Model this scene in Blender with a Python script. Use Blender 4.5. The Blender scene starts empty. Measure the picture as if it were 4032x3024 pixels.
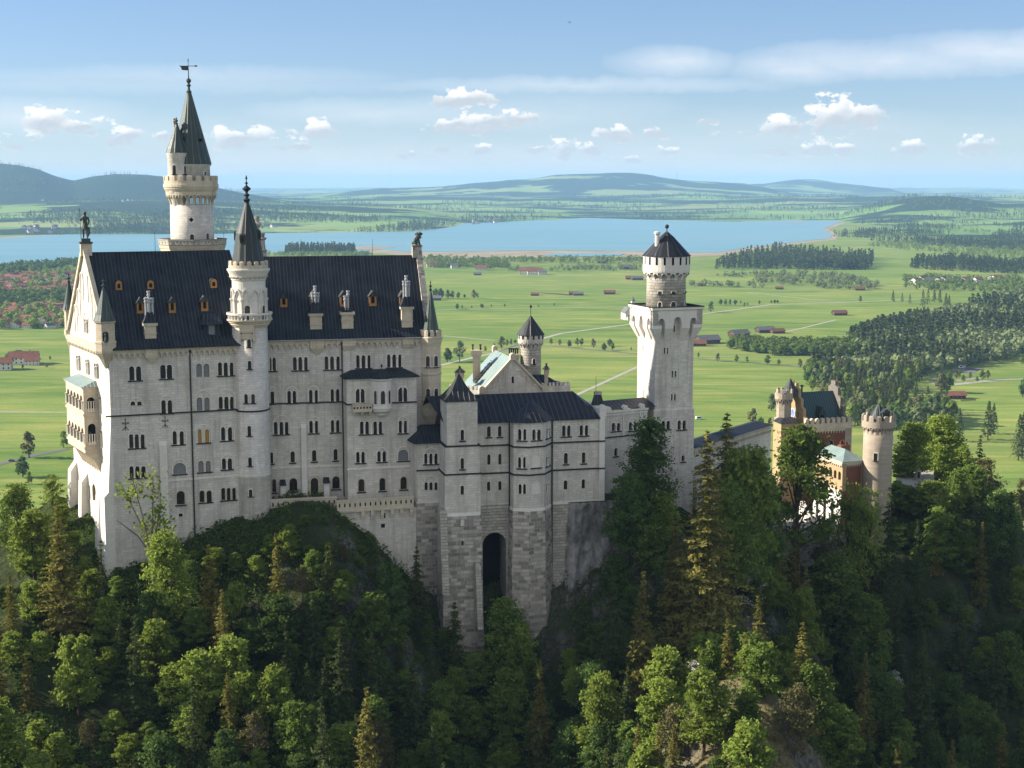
import bpy, bmesh, math, random
import numpy as np
from mathutils import Vector, noise
from mathutils.geometry import delaunay_2d_cdt, tessellate_polygon
R = math.radians
D = bpy.data
SC = bpy.context.scene
COL = SC.collection
# ------------------------------------------------------------------ camera (valley floor is z = 0)
F, CX, CY, CAMZ = 5900.0, 2016.0, 1512.0, 200.0        # focal length in photo pixels
PITCH = math.atan(792 / F)
cam = D.cameras.new('camera'); camo = D.objects.new('camera', cam); COL.objects.link(camo)
camo.location = (0, 0, CAMZ); camo.rotation_euler = (math.pi / 2 - PITCH, 0, 0)
cam.sensor_width = 36; cam.lens = 36 * F / 4032; cam.clip_start = 1; cam.clip_end = 90000
SC.camera = camo
HAZE = 4.0e-5
SUN_AZ, SUN_EL = R(-84), R(26)                           # azimuth from +Y, clockwise
SUN_DIR = Vector((math.sin(SUN_AZ) * math.cos(SUN_EL), math.cos(SUN_AZ) * math.cos(SUN_EL), math.sin(SUN_EL)))
SC.view_settings.view_transform = 'Standard'; SC.view_settings.look = 'None'
SC.view_settings.gamma = 1; SC.view_settings.use_curve_mapping = False
SC.view_settings.exposure = 1.15
SC.render.engine = 'CYCLES'
cy = SC.cycles
cy.use_denoising = True; cy.max_bounces = 6; cy.diffuse_bounces = 3; cy.glossy_bounces = 2
cy.transmission_bounces = 3; cy.volume_bounces = 1; cy.transparent_max_bounces = 4
cy.use_adaptive_sampling = True; cy.adaptive_threshold = 0.01; cy.sample_clamp_indirect = 6
sun = D.lights.new('sun', 'SUN'); sun.energy = 5.0; sun.angle = R(0.53); sun.color = (1, 0.91, 0.77)
suno = D.objects.new('sun', sun); COL.objects.link(suno)
suno.rotation_euler = (-SUN_DIR).to_track_quat('-Z', 'Y').to_euler(); suno.location = (-300, 200, 400)

def ray(px, py):
    v = (CY - py) / F
    return (px - CX) / F, math.cos(PITCH) + v * math.sin(PITCH), -math.sin(PITCH) + v * math.cos(PITCH)
def P(px, py, Y):                                        # a sight line followed to the distance Y
    a, b, c = ray(px, py); s = Y / b
    return Vector((a * s, Y, CAMZ + c * s))
def G(px, py, z=0.0):                                    # where a sight line meets level ground
    a, b, c = ray(px, py); s = (z - CAMZ) / c
    return Vector((a * s, b * s, z))
def proj(p):                                             # world -> photo pixel
    c, s = math.cos(PITCH), math.sin(PITCH); z = p[2] - CAMZ
    d = p[1] * c - z * s; u = p[1] * s + z * c
    return CX + F * p[0] / d, CY - F * u / d
# ------------------------------------------------------------------ sky
W = D.worlds.new('World'); SC.world = W; W.use_nodes = True
def N(t, kind, **kw):
    n = t.nodes.new(kind)
    for k, v in kw.items():
        if k.startswith('i_'):
            key = k[2:]; key = int(key) if key.isdigit() else key.replace('_', ' ')
            n.inputs[key].default_value = v
        else: setattr(n, k, v)
    return n
def math_(t, op, a, b=None, c=None, clamp=False):
    n = t.nodes.new('ShaderNodeMath'); n.operation = op; n.use_clamp = clamp
    for i, x in enumerate((a, b, c)):
        if x is None: continue
        if isinstance(x, (int, float)): n.inputs[i].default_value = x
        else: t.links.new(x, n.inputs[i])
    return n.outputs[0]
def mix_(t, fac, a, b, mode='MIX'):
    n = t.nodes.new('ShaderNodeMix'); n.data_type = 'RGBA'; n.blend_type = mode
    for x, s in ((fac, n.inputs[0]), (a, n.inputs[6]), (b, n.inputs[7])):
        if isinstance(x, (int, float)): s.default_value = x
        elif isinstance(x, tuple): s.default_value = (*x[:3], 1)
        else: t.links.new(x, s)
    return n.outputs[2]
def ramp_(t, fac, stops, interp='LINEAR'):
    n = t.nodes.new('ShaderNodeValToRGB'); n.color_ramp.interpolation = interp
    e = n.color_ramp.elements
    while len(e) < len(stops): e.new(0.5)
    for i, (p, c) in enumerate(stops):
        e[i].position = p; e[i].color = (c, c, c, 1) if isinstance(c, (int, float)) else (*c, 1)
    t.links.new(fac, n.inputs[0])
    return n.outputs[0]
def sky():
    t = W.node_tree; t.nodes.clear(); L = t.links.new
    out = N(t, 'ShaderNodeOutputWorld'); bg = N(t, 'ShaderNodeBackground'); bg.inputs[1].default_value = 0.068
    st = N(t, 'ShaderNodeTexSky', sky_type='NISHITA', sun_disc=False, sun_elevation=SUN_EL, sun_rotation=SUN_AZ)
    st.air_density = 1.0; st.dust_density = 0.1; st.ozone_density = 3.0; st.altitude = 900
    tc = N(t, 'ShaderNodeTexCoord'); sep = N(t, 'ShaderNodeSeparateXYZ'); L(tc.outputs['Generated'], sep.inputs[0])
    yy = math_(t, 'MAXIMUM', sep.outputs[1], 0.02)
    a = math_(t, 'DIVIDE', sep.outputs[0], yy); e = math_(t, 'DIVIDE', sep.outputs[2], yy)
    cmb = N(t, 'ShaderNodeCombineXYZ'); L(a, cmb.inputs[0]); L(e, cmb.inputs[1]); p0 = cmb.outputs[0]
    def nz(scale, vec, detail=5, rough=0.6):
        n = N(t, 'ShaderNodeTexNoise', i_Scale=scale, i_Detail=detail, i_Roughness=rough); L(vec, n.inputs['Vector']); return n
    # slightly ragged coordinates
    w = nz(55, p0, 4); ws = N(t, 'ShaderNodeVectorMath', operation='SUBTRACT'); L(w.outputs['Color'], ws.inputs[0]); ws.inputs[1].default_value = (.5, .5, .5)
    wm = N(t, 'ShaderNodeVectorMath', operation='MULTIPLY'); L(ws.outputs[0], wm.inputs[0]); wm.inputs[1].default_value = (.02, .008, 0)
    pa = N(t, 'ShaderNodeVectorMath', operation='ADD'); L(p0, pa.inputs[0]); L(wm.outputs[0], pa.inputs[1]); p = pa.outputs[0]
    def ae(px, py):
        r = ray(px, py); return r[0] / r[1], r[2] / r[1]
    def field(vec, blobs, off=(0, 0)):
        acc = None
        for (px, py, rx, ry, s) in blobs:
            x, y = ae(px, py)
            m = N(t, 'ShaderNodeMapping', vector_type='TEXTURE'); L(vec, m.inputs[0])
            m.inputs['Location'].default_value = (x + off[0], y + off[1], 0); m.inputs['Scale'].default_value = (rx * 1.05 / F, ry * 1.12 / F, 1)
            g = N(t, 'ShaderNodeTexGradient', gradient_type='SPHERICAL'); L(m.outputs[0], g.inputs[0])
            v = math_(t, 'MULTIPLY', g.outputs['Fac'], s)
            acc = v if acc is None else math_(t, 'MAXIMUM', acc, v)
        return acc
    cum = [(1830, 388, 175, 50, 1.2), (1780, 492, 130, 46, 1.1), (1900, 480, 150, 60, 1.2), (2040, 470, 110, 44, 1.1),
           (3270, 452, 150, 88, 1.35), (3385, 455, 120, 58, 1.1), (3100, 500, 150, 60, .95), (2450, 525, 130, 42, 1.15), (2570, 518, 90, 40, 1.0),
           (2230, 580, 90, 60, 1.05), (2330, 590, 70, 40, .9), (1900, 596, 80, 28, .95), (2100, 595, 50, 22, .9), (2640, 600, 80, 24, .8), (2480, 640, 90, 26, .8),
           (3220, 585, 75, 38, 1.1), (3330, 590, 80, 30, .95), (3850, 570, 110, 50, 1.15), (3590, 590, 90, 34, 1.0), (3060, 596, 90, 28, .85),
           (180, 475, 150, 70, 1.15), (330, 495, 150, 46, .95), (480, 540, 90, 46, 1.05), (640, 545, 60, 34, 1.0), (950, 545, 180, 52, 1.0), (1250, 520, 120, 55, 1.1),
           (1150, 580, 120, 30, .85), (90, 560, 130, 40, .75), (1730, 590, 60, 24, .7), (2800, 480, 80, 20, .6), (2870, 530, 80, 20, .6), (1620, 610, 70, 20, .7)]
    n1 = nz(66, p0, 9, .62); sc = N(t, 'ShaderNodeMapping'); L(p0, sc.inputs[0]); sc.inputs['Scale'].default_value = (1, 1.5, 1)
    L(sc.outputs[0], n1.inputs['Vector'])
    f = field(p, cum); f2 = field(p, cum, (-.0025, .0045))
    dn = math_(t, 'ADD', math_(t, 'MULTIPLY', f, 1.15), math_(t, 'MULTIPLY', math_(t, 'SUBTRACT', n1.outputs['Fac'], .55), 4.6))
    gate = math_(t, 'MULTIPLY', f, 7, clamp=True)
    cov = math_(t, 'MULTIPLY', ramp_(t, dn, [(.08, 0), (.50, 1)], 'EASE'), gate)
    tops = math_(t, 'ADD', math_(t, 'MULTIPLY', math_(t, 'SUBTRACT', f2, f), 1.6), .55, clamp=True)
    n2 = nz(120, sc.outputs[0], 5)
    tops = math_(t, 'ADD', tops, math_(t, 'MULTIPLY', math_(t, 'SUBTRACT', n2.outputs['Fac'], .5), .7), clamp=True)
    # high thin cirrus bands
    cir = [(3500, 235, 620, 75, 1.0), (3950, 200, 560, 80, 1.05), (2650, 245, 260, 65, .8), (2300, 335, 900, 34, .6), (3150, 265, 300, 70, .8),
           (1500, 445, 600, 60, .62), (2100, 450, 700, 90, .4), (100, 460, 500, 80, .6), (600, 330, 1200, 40, .25), (3000, 560, 1500, 130, .35), (900, 560, 1200, 120, .3), (2000, 700, 3400, 170, .75), (700, 300, 900, 45, .35)]
    n3 = N(t, 'ShaderNodeTexNoise', i_Scale=9.0, i_Detail=8.0, i_Roughness=.62); ms = N(t, 'ShaderNodeMapping'); L(p0, ms.inputs[0])
    ms.inputs['Rotation'].default_value = (0, 0, -.06); ms.inputs['Scale'].default_value = (1, 4.5, 1); L(ms.outputs[0], n3.inputs['Vector'])
    fc = field(p, cir)
    ci = math_(t, 'MULTIPLY', math_(t, 'POWER', fc, .75), math_(t, 'ADD', math_(t, 'MULTIPLY', n3.outputs['Fac'], 1.1), .1), clamp=True)
    lum = math_(t, 'ADD', math_(t, 'MULTIPLY', tops, 3.0), 4.9)
    cc = mix_(t, tops, (.88, .93, 1.0), (1.0, .97, .93))
    ccm = N(t, 'ShaderNodeVectorMath', operation='SCALE'); L(cc, ccm.inputs[0]); L(lum, ccm.inputs['Scale'])
    gm = N(t, 'ShaderNodeGamma', i_Gamma=.8); L(st.outputs[0], gm.inputs[0])
    skyc = mix_(t, 1.0, gm.outputs[0], (.935, 1.055, 1.29), 'MULTIPLY')
    s1 = mix_(t, math_(t, 'MULTIPLY', ci, .95), skyc, (6.6, 6.8, 7.1))
    s2 = mix_(t, math_(t, 'MULTIPLY', cov, .9), s1, ccm.outputs[0])
    # added unseen cloud glow behind the viewer, lifting the shaded walls and forest
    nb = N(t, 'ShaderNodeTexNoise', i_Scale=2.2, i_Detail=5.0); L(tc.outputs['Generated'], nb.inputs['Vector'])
    rear_fill = math_(t, 'MULTIPLY', ramp_(t, math_(t, 'MULTIPLY', sep.outputs[1], -1.0), [(.08, 0), (.4, 1)]), ramp_(t, nb.outputs['Fac'], [(.32, .25), (.6, 1)]))
    rear_fill = math_(t, 'MULTIPLY', rear_fill, ramp_(t, sep.outputs[2], [(0, 0), (.06, 1)]))
    s2 = mix_(t, math_(t, 'MULTIPLY', rear_fill, .85), s2, (6.6, 6.6, 6.6))
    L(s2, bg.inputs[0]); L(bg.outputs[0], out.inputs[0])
    W.cycles.sampling_method = 'MANUAL'; W.cycles.sample_map_resolution = 1024
sky()
# ------------------------------------------------------------------ materials
MATS = {}
def newmat(name):
    m = D.materials.new(name); m.use_nodes = True; t = m.node_tree; t.nodes.clear()
    MATS[name] = m
    return m, t, N(t, 'ShaderNodeOutputMaterial')
def principled(t, out, col, rough=.8, bump=None, strength=.3, dist=.1, spec=.3, metal=0):
    b = N(t, 'ShaderNodeBsdfPrincipled')
    if isinstance(col, tuple): b.inputs['Base Color'].default_value = (*col, 1)
    else: t.links.new(col, b.inputs['Base Color'])
    if isinstance(rough, (int, float)): b.inputs['Roughness'].default_value = rough
    else: t.links.new(rough, b.inputs['Roughness'])
    b.inputs['Specular IOR Level'].default_value = spec; b.inputs['Metallic'].default_value = metal
    if bump is not None:
        n = N(t, 'ShaderNodeBump', i_Strength=strength, i_Distance=dist); t.links.new(bump, n.inputs['Height']); t.links.new(n.outputs[0], b.inputs['Normal'])
    t.links.new(b.outputs[0], out.inputs[0]); return b
def tex(t, kind, vec=None, **kw):
    n = N(t, kind, **kw)
    if vec is not None: t.links.new(vec, n.inputs['Vector'])
    return n
def uvsock(t): return N(t, 'ShaderNodeTexCoord').outputs['UV']
def objsock(t): return N(t, 'ShaderNodeTexCoord').outputs['Object']
def possock(t): return N(t, 'ShaderNodeNewGeometry').outputs['Position']
def mapped(t, vec, scale, rot=(0, 0, 0)):
    m = N(t, 'ShaderNodeMapping'); t.links.new(vec, m.inputs[0]); m.inputs['Scale'].default_value = scale; m.inputs['Rotation'].default_value = rot
    return m.outputs[0]
def masonry(name, c1, c2, mortar, bw=.95, bh=.44, msize=.016, rough=.85, bstr=.35, bdist=.05, stain=.35, staincol=(.25, .23, .2), var=.5):
    m, t, out = newmat(name); uv = uvsock(t); pos = possock(t)
    wob = tex(t, 'ShaderNodeTexNoise', uv, i_Scale=.8, i_Detail=2.0)
    b = tex(t, 'ShaderNodeTexBrick', uv, i_Scale=1.0)
    b.inputs['Color1'].default_value = (*c1, 1); b.inputs['Color2'].default_value = (*c2, 1); b.inputs['Mortar'].default_value = (*mortar, 1)
    b.inputs['Mortar Size'].default_value = msize; b.inputs['Brick Width'].default_value = bw; b.inputs['Row Height'].default_value = bh
    b.inputs['Mortar Smooth'].default_value = .3; b.offset_frequency = 2; b.squash_frequency = 3; b.squash = 1.3
    n = tex(t, 'ShaderNodeTexNoise', pos, i_Scale=.22, i_Detail=7.0, i_Roughness=.65)
    n2 = tex(t, 'ShaderNodeTexNoise', mapped(t, pos, (1.3, 1.3, .12)), i_Scale=.5, i_Detail=5.0)
    n3 = tex(t, 'ShaderNodeTexNoise', pos, i_Scale=2.6, i_Detail=6.0, i_Roughness=.7)
    f = math_(t, 'MULTIPLY', ramp_(t, n.outputs[0], [(.42, 0), (.75, 1)]), stain)
    g = math_(t, 'MULTIPLY', ramp_(t, n2.outputs[0], [(.52, 0), (.8, 1)]), stain)
    c = mix_(t, math_(t, 'MULTIPLY', ramp_(t, n3.outputs[0], [(.3, 0), (.75, 1)]), var), b.outputs[0], tuple(x * .78 for x in c2))
    n4 = tex(t, 'ShaderNodeTexNoise', mapped(t, pos, (4, 4, .22)), i_Scale=.5, i_Detail=4.0); c = mix_(t, math_(t, 'MULTIPLY', ramp_(t, n4.outputs[0], [(.54, 0), (.72, 1)]), stain * .75), c, tuple(x * .85 for x in staincol))
    c = mix_(t, f, c, staincol); c = mix_(t, g, c, tuple(x * .8 for x in staincol))
    h = math_(t, 'SUBTRACT', math_(t, 'MULTIPLY', n3.outputs[0], .5), b.outputs['Fac'])
    principled(t, out, c, rough, h, bstr, bdist, spec=.2)
masonry('limestone', (.75, .705, .63), (.60, .56, .49), (.44, .405, .35), msize=.026, bdist=.07, var=.55, stain=.55, staincol=(.30, .275, .235))
masonry('limestone_warm', (.66, .575, .44), (.57, .49, .365), (.40, .33, .23), stain=.3, staincol=(.22, .19, .15))
masonry('limestone_plain', (.76, .72, .65), (.70, .66, .59), (.55, .52, .46), bw=1.6, bh=.7, bstr=.15, stain=.15)
masonry('rusticated_stone', (.64, .585, .49), (.19, .17, .15), (.55, .51, .44), bw=1.2, bh=.66, msize=.06, bstr=1.0, bdist=.25, stain=.30, staincol=(.12, .105, .095), var=.35)
masonry('rusticated_pale', (.56, .52, .44), (.36, .33, .28), (.30, .275, .24), bw=1.05, bh=.55, msize=.04, bstr=1.0, bdist=.18, stain=.3, var=.5)
masonry('red_brick', (.21, .085, .055), (.165, .065, .042), (.28, .15, .10), bw=.5, bh=.2, stain=.25, staincol=(.14, .06, .04))
masonry('ochre_stone', (.43, .315, .18), (.37, .265, .15), (.33, .24, .145), bw=.8, bh=.4, stain=.2, staincol=(.35, .23, .1))
masonry('banded_stone', (.44, .375, .295), (.35, .295, .23), (.33, .27, .2), bw=2.2, bh=.5, stain=.35, staincol=(.28, .22, .17), var=.6)
def metalroof(name, c1, c2, seam=.62, rough=.45, spec=.5, patch=.5, seamh=1.0):
    m, t, out = newmat(name); uv = uvsock(t); pos = possock(t)
    sp = N(t, 'ShaderNodeSeparateXYZ'); t.links.new(uv, sp.inputs[0])
    fr = math_(t, 'FRACT', math_(t, 'DIVIDE', sp.outputs[0], seam))
    d = math_(t, 'ABSOLUTE', math_(t, 'SUBTRACT', fr, .5))
    ridge = ramp_(t, d, [(.40, 0), (.47, 1)])
    pid = math_(t, 'FLOOR', math_(t, 'DIVIDE', sp.outputs[0], seam))
    wn = N(t, 'ShaderNodeTexWhiteNoise', noise_dimensions='1D'); t.links.new(pid, wn.inputs['W'])
    n = tex(t, 'ShaderNodeTexNoise', mapped(t, pos, (1, 1, .5)), i_Scale=.45, i_Detail=7.0, i_Roughness=.65)
    n2 = tex(t, 'ShaderNodeTexNoise', pos, i_Scale=3.0, i_Detail=4.0)
    f = math_(t, 'MULTIPLY', ramp_(t, math_(t, 'ADD', n.outputs[0], math_(t, 'MULTIPLY', wn.outputs[0], .14)), [(.4, 0), (.8, 1)]), patch)
    c = mix_(t, f, c1, c2)
    c = mix_(t, math_(t, 'MULTIPLY', ridge, .5), c, tuple(min(1, x * 2.6 + .015) for x in c2))  # seams lightened in the colour, standing for sun glint on them
    r = math_(t, 'ADD', math_(t, 'MULTIPLY', n2.outputs[0], .25), rough - .12)
    principled(t, out, c, r, math_(t, 'ADD', ridge, math_(t, 'MULTIPLY', n2.outputs[0], .2)), .8 * seamh, .06, spec=spec)
metalroof('dark_roof', (.008, .011, .017), (.032, .040, .048), patch=.75, rough=.6, spec=.2, seamh=.3)
metalroof('green_spire', (.030, .047, .044), (.065, .09, .08), seam=.7, rough=.5, spec=.35)
metalroof('grey_spire', (.020, .027, .027), (.045, .055, .053), seam=.8, rough=.5, spec=.35)
metalroof('black_roof', (.014, .016, .02), (.04, .042, .045), seam=.95, rough=.5, spec=.3, seamh=1.3)
metalroof('copper_roof', (.15, .21, .195), (.30, .37, .35), seam=.65, rough=.42, spec=.5)
metalroof('teal_roof', (.022, .055, .062), (.035, .07, .075), seam=.65, rough=.5, spec=.35)
def plain(name, col, rough=.7, spec=.3, var=.3, scale=2.0, metal=0):
    m, t, out = newmat(name)
    n = tex(t, 'ShaderNodeTexNoise', possock(t), i_Scale=scale, i_Detail=5.0)
    c = mix_(t, ramp_(t, n.outputs[0], [(.3, 0), (.75, 1)]), col, tuple(x * (1 - var) for x in col))
    principled(t, out, c, rough, spec=spec, metal=metal)
def glassmat():
    m, t, out = newmat('window_glass'); oi = N(t, 'ShaderNodeObjectInfo'); n = tex(t, 'ShaderNodeTexNoise', possock(t), i_Scale=1.3, i_Detail=2.0)
    c = mix_(t, ramp_(t, oi.outputs['Random'], [(.35, 0), (1, 1)]), (.007, .008, .010), (.060, .048, .032)); c = mix_(t, ramp_(t, n.outputs[0], [(.45, 0), (.6, .8)]), c, (.010, .011, .013)); principled(t, out, c, .14, n.outputs[0], .15, .02, spec=.5)
glassmat()
plain('dark_interior', (.012, .011, .010), .9, .1)
plain('wood_dark', (.035, .024, .016), .7, .2)
plain('sill_dark', (.035, .034, .036), .8, .2)
plain('column_stone', (.80, .75, .67), .8, .2, .15)
plain('grey_shutter', (.20, .20, .20), .8, .2, .15)
plain('orange_blind', (.42, .24, .07), .8, .2, .2)
plain('warm_trim', (.55, .46, .31), .85, .2, .3)
plain('pale_trim', (.76, .70, .61), .85, .2, .25)
plain('bronze', (.05, .065, .055), .5, .4, .4, 5)
plain('iron', (.022, .022, .026), .6, .4)
plain('zinc', (.42, .43, .44), .45, .5, .3, 4)
plain('dormer_ochre', (.40, .21, .075), .8, .2, .3)
plain('gold', (.5, .33, .1), .4, .5, .2, 2, .6)
plain('white_render', (.62, .60, .56), .85, .2, .1)
plain('shaded_stone', (.20, .18, .16), .9, .1, .4)
plain('clock_face', (.22, .28, .46), .6, .3, .1)
plain('tile_red', (.25, .10, .062), .85, .2, .4, .3)
plain('tile_brown', (.21, .085, .05), .85, .2, .4, .3)
plain('tile_grey', (.16, .15, .15), .85, .2, .3, .3)
plain('barn_wood', (.11, .075, .05), .9, .1, .4, 1)
plain('asphalt', (.16, .16, .155), .9, .1, .2, .05)
plain('gravel', (.42, .39, .34), .95, .1, .25, .2)
plain('sand', (.36, .30, .21), .95, .1, .35, .01)
plain('paving', (.36, .33, .29), .9, .2, .3, 1)
plain('car_white', (.75, .76, .78), .25, .5, .05)
plain('car_dark', (.03, .035, .045), .25, .5, .05)
plain('rubber', (.015, .015, .016), .8, .2)
plain('bark', (.075, .058, .042), .95, .1, .45, 3)
plain('bark_pale', (.20, .175, .145), .95, .1, .45, 3)
def leafmat(name, c1, c2, trans=.35, spread=.5):
    m, t, out = newmat(name)
    g = N(t, 'ShaderNodeNewGeometry'); oi = N(t, 'ShaderNodeObjectInfo')
    c = mix_(t, g.outputs['Random Per Island'], c1, c2)
    k = math_(t, 'ADD', math_(t, 'MULTIPLY', oi.outputs['Random'], spread), 1 - spread / 2)
    n = tex(t, 'ShaderNodeTexNoise', g.outputs['Position'], i_Scale=.35, i_Detail=3.0)
    k = math_(t, 'MULTIPLY', k, math_(t, 'ADD', math_(t, 'MULTIPLY', n.outputs[0], .7), .65))
    v = N(t, 'ShaderNodeVectorMath', operation='SCALE'); t.links.new(c, v.inputs[0]); t.links.new(k, v.inputs['Scale'])
    d = N(t, 'ShaderNodeBsdfDiffuse'); tr = N(t, 'ShaderNodeBsdfTranslucent'); mx = N(t, 'ShaderNodeMixShader')
    t.links.new(v.outputs[0], d.inputs[0])
    tv = mix_(t, .35, v.outputs[0], (.16, .19, .03)); t.links.new(tv, tr.inputs[0])
    mx.inputs[0].default_value = trans
    t.links.new(d.outputs[0], mx.inputs[1]); t.links.new(tr.outputs[0], mx.inputs[2])
    t.links.new(mx.outputs[0], out.inputs[0])
leafmat('leaf_bright', (.185, .265, .045), (.285, .345, .075), .52)
leafmat('leaf_green', (.115, .185, .038), (.180, .245, .055), .42)
leafmat('leaf_deep', (.070, .128, .036), (.112, .172, .048), .38)
leafmat('leaf_grey', (.150, .195, .080), (.215, .250, .115), .35)
leafmat('leaf_bud', (.11, .095, .045), (.15, .145, .06), .25)
leafmat('needle_olive', (.145, .140, .035), (.215, .190, .052), .32, .4)
leafmat('needle_dark', (.042, .066, .024), (.085, .105, .034), .26, .4)
leafmat('blossom_white', (.07, .10, .04), (.66, .66, .58), .2, .2)
leafmat('undergrowth', (.046, .088, .024), (.105, .150, .040), .3, .2)

# ------------------------------------------------------------------ mesh building
class MB:
    def __init__(s): s.v = []; s.f = []; s.m = []; s.mats = []; s.cur = 0
    def mat(s, name):
        if name not in s.mats: s.mats.append(name)
        s.cur = s.mats.index(name); return s
    def face(s, idx): s.f.append(tuple(idx)); s.m.append(s.cur)
    def add(s, pts):
        i = len(s.v); s.v.extend(tuple(p) for p in pts); return list(range(i, i + len(pts)))
    def poly(s, pts): s.face(s.add(pts))
    def loft(s, rings, cap0=True, cap1=True, closed=True):
        ids = [s.add(r) for r in rings]; n = len(rings[0])
        for a, b in zip(ids, ids[1:]):
            for i in range(n if closed else n - 1):
                j = (i + 1) % n; s.face((a[i], a[j], b[j], b[i]))
        if cap0 and n > 2: s.face(ids[0][::-1])
        if cap1 and n > 2: s.face(ids[-1])
        return ids
    def prism(s, poly, z0, z1, scale1=None):
        s.loft([[(x, y, z0) for x, y in poly], [(x, y, z1) for x, y in (scale1 or poly)]])
    def box(s, c, ax, sx, sy, z0, z1):                   # c centre xy, ax unit direction of its length
        ax = Vector(ax[:2]).normalized(); ay = Vector((-ax.y, ax.x)); c = Vector(c[:2])
        s.prism([tuple(c + ax * (a * sx / 2) + ay * (b * sy / 2)) for a, b in ((-1, -1), (1, -1), (1, 1), (-1, 1))], z0, z1)
    def ring(s, c, r, z, n, ph=0.0):
        return [(c[0] + r * math.sin(ph + 2 * math.pi * i / n), c[1] - r * math.cos(ph + 2 * math.pi * i / n), z) for i in range(n)]
    def lathe(s, c, prof, n=32, ph=0.0, cap0=True, cap1=True):
        s.loft([s.ring(c, max(r, .004), z, n, ph) for r, z in prof], cap0, cap1)
    def tube(s, p0, p1, r0, r1=None, n=8):
        p0, p1 = Vector(p0), Vector(p1); r1 = r0 if r1 is None else r1
        d = (p1 - p0).normalized(); a = d.orthogonal().normalized(); b = d.cross(a)
        s.loft([[p + (a * math.cos(2 * math.pi * i / n) + b * math.sin(2 * math.pi * i / n)) * r for i in range(n)] for p, r in ((p0, r0), (p1, r1))])
    def path(s, pts, rad, n=6):
        pts = [Vector(p) for p in pts]; rings = []; a = None
        for i, p in enumerate(pts):
            d = (pts[min(i + 1, len(pts) - 1)] - pts[max(i - 1, 0)]).normalized()
            a = d.orthogonal().normalized() if a is None else (a - d * a.dot(d)).normalized()
            b = d.cross(a)
            rings.append([p + (a * math.cos(2 * math.pi * k / n) + b * math.sin(2 * math.pi * k / n)) * rad[i] for k in range(n)])
        s.loft(rings)
    def ball(s, c, r, n=10, sq=1.0):
        s.loft([s.ring(c, max(.002, r * math.sin(math.pi * i / 6)), c[2] - r * sq * math.cos(math.pi * i / 6), n) for i in range(7)])
    def build(s, name, parent=None, smooth=False, axis=None, uvk=None):
        me = D.meshes.new(name); me.from_pydata(s.v, [], s.f)
        for k in s.mats: me.materials.append(MATS[k])
        if len(s.mats) > 1: me.polygons.foreach_set('material_index', s.m)
        wall_uv(me, axis, uvk)
        if smooth: me.polygons.foreach_set('use_smooth', [True] * len(me.polygons))
        o = D.objects.new(name, me); COL.objects.link(o); o.parent = parent
        return o
def wall_uv(me, axis=None, uvk=None):
    nl = len(me.loops)
    if not nl: return
    vi = np.empty(nl, np.int32); me.loops.foreach_get('vertex_index', vi)
    co = np.empty(len(me.vertices) * 3, np.float32); me.vertices.foreach_get('co', co); co = co.reshape(-1, 3)
    nf = len(me.polygons); nrm = np.empty(nf * 3, np.float32); me.polygons.foreach_get('normal', nrm); nrm = nrm.reshape(-1, 3)
    tot = np.empty(nf, np.int32); me.polygons.foreach_get('loop_total', tot)
    n = np.repeat(nrm, tot, axis=0); p = co[vi]
    if axis is not None:
        an = np.arctan2(p[:, 0] - axis[0], -(p[:, 1] - axis[1]))
        fid = np.repeat(np.arange(nf), tot)
        mx = np.full(nf, -9.); mn = np.full(nf, 9.); np.maximum.at(mx, fid, an); np.minimum.at(mn, fid, an)
        wrap = (mx - mn)[fid] > math.pi
        an = np.where(wrap & (an < 0), an + 2 * math.pi, an)
        u = an * (uvk or axis[2]); v = p[:, 2]
        flat = np.abs(n[:, 2]) > .95
        u = np.where(flat, p[:, 0], u); v = np.where(flat, p[:, 1], v)
    else:
        h = np.hypot(n[:, 0], n[:, 1]); flat = h < .2; hh = np.where(flat, 1, h)
        tx, ty = np.where(flat, 1, -n[:, 1] / hh), np.where(flat, 0, n[:, 0] / hh)
        u = p[:, 0] * tx + p[:, 1] * ty; v = np.where(flat, p[:, 1], p[:, 2] / np.maximum(np.where(flat, 1, h), .2))
    uv = me.uv_layers.new(name='UVMap'); uv.data.foreach_set('uv', np.stack([u, v], 1).astype(np.float32).ravel())
def _each(s, name, parent=None, **kw):
    par = list(range(len(s.v)))
    def fd(i):
        while par[i] != i: par[i] = par[par[i]]; i = par[i]
        return i
    for f in s.f:
        for j in f[1:]: par[fd(j)] = fd(f[0])
    grp = {}
    for k, f in enumerate(s.f): grp.setdefault(fd(f[0]), []).append(k)
    out = []
    for ks in grp.values():
        m = MB(); m.mats = list(s.mats); idx = {}
        for k in ks:
            for i in s.f[k]:
                if i not in idx: idx[i] = len(m.v); m.v.append(s.v[i])
            m.f.append(tuple(idx[i] for i in s.f[k])); m.m.append(s.m[k])
        out.append(m.build(name, parent, **kw))
    return out
MB.each = _each
def tag(o, label=None, cat=None, group=None, kind=None):
    if label: o['label'] = label
    if cat: o['category'] = cat
    if group: o['group'] = group
    if kind: o['kind'] = kind
    return o
def thing(name, label, cat, loc=(0, 0, 0), group=None, kind=None):
    o = D.objects.new(name, None); COL.objects.link(o); o.location = loc; o.empty_display_size = .5
    return tag(o, label, cat, group, kind)
def adopt(root):                                         # children built in world space keep their place under a moved Empty
    for c in root.children: c.location = c.location - root.location
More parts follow.
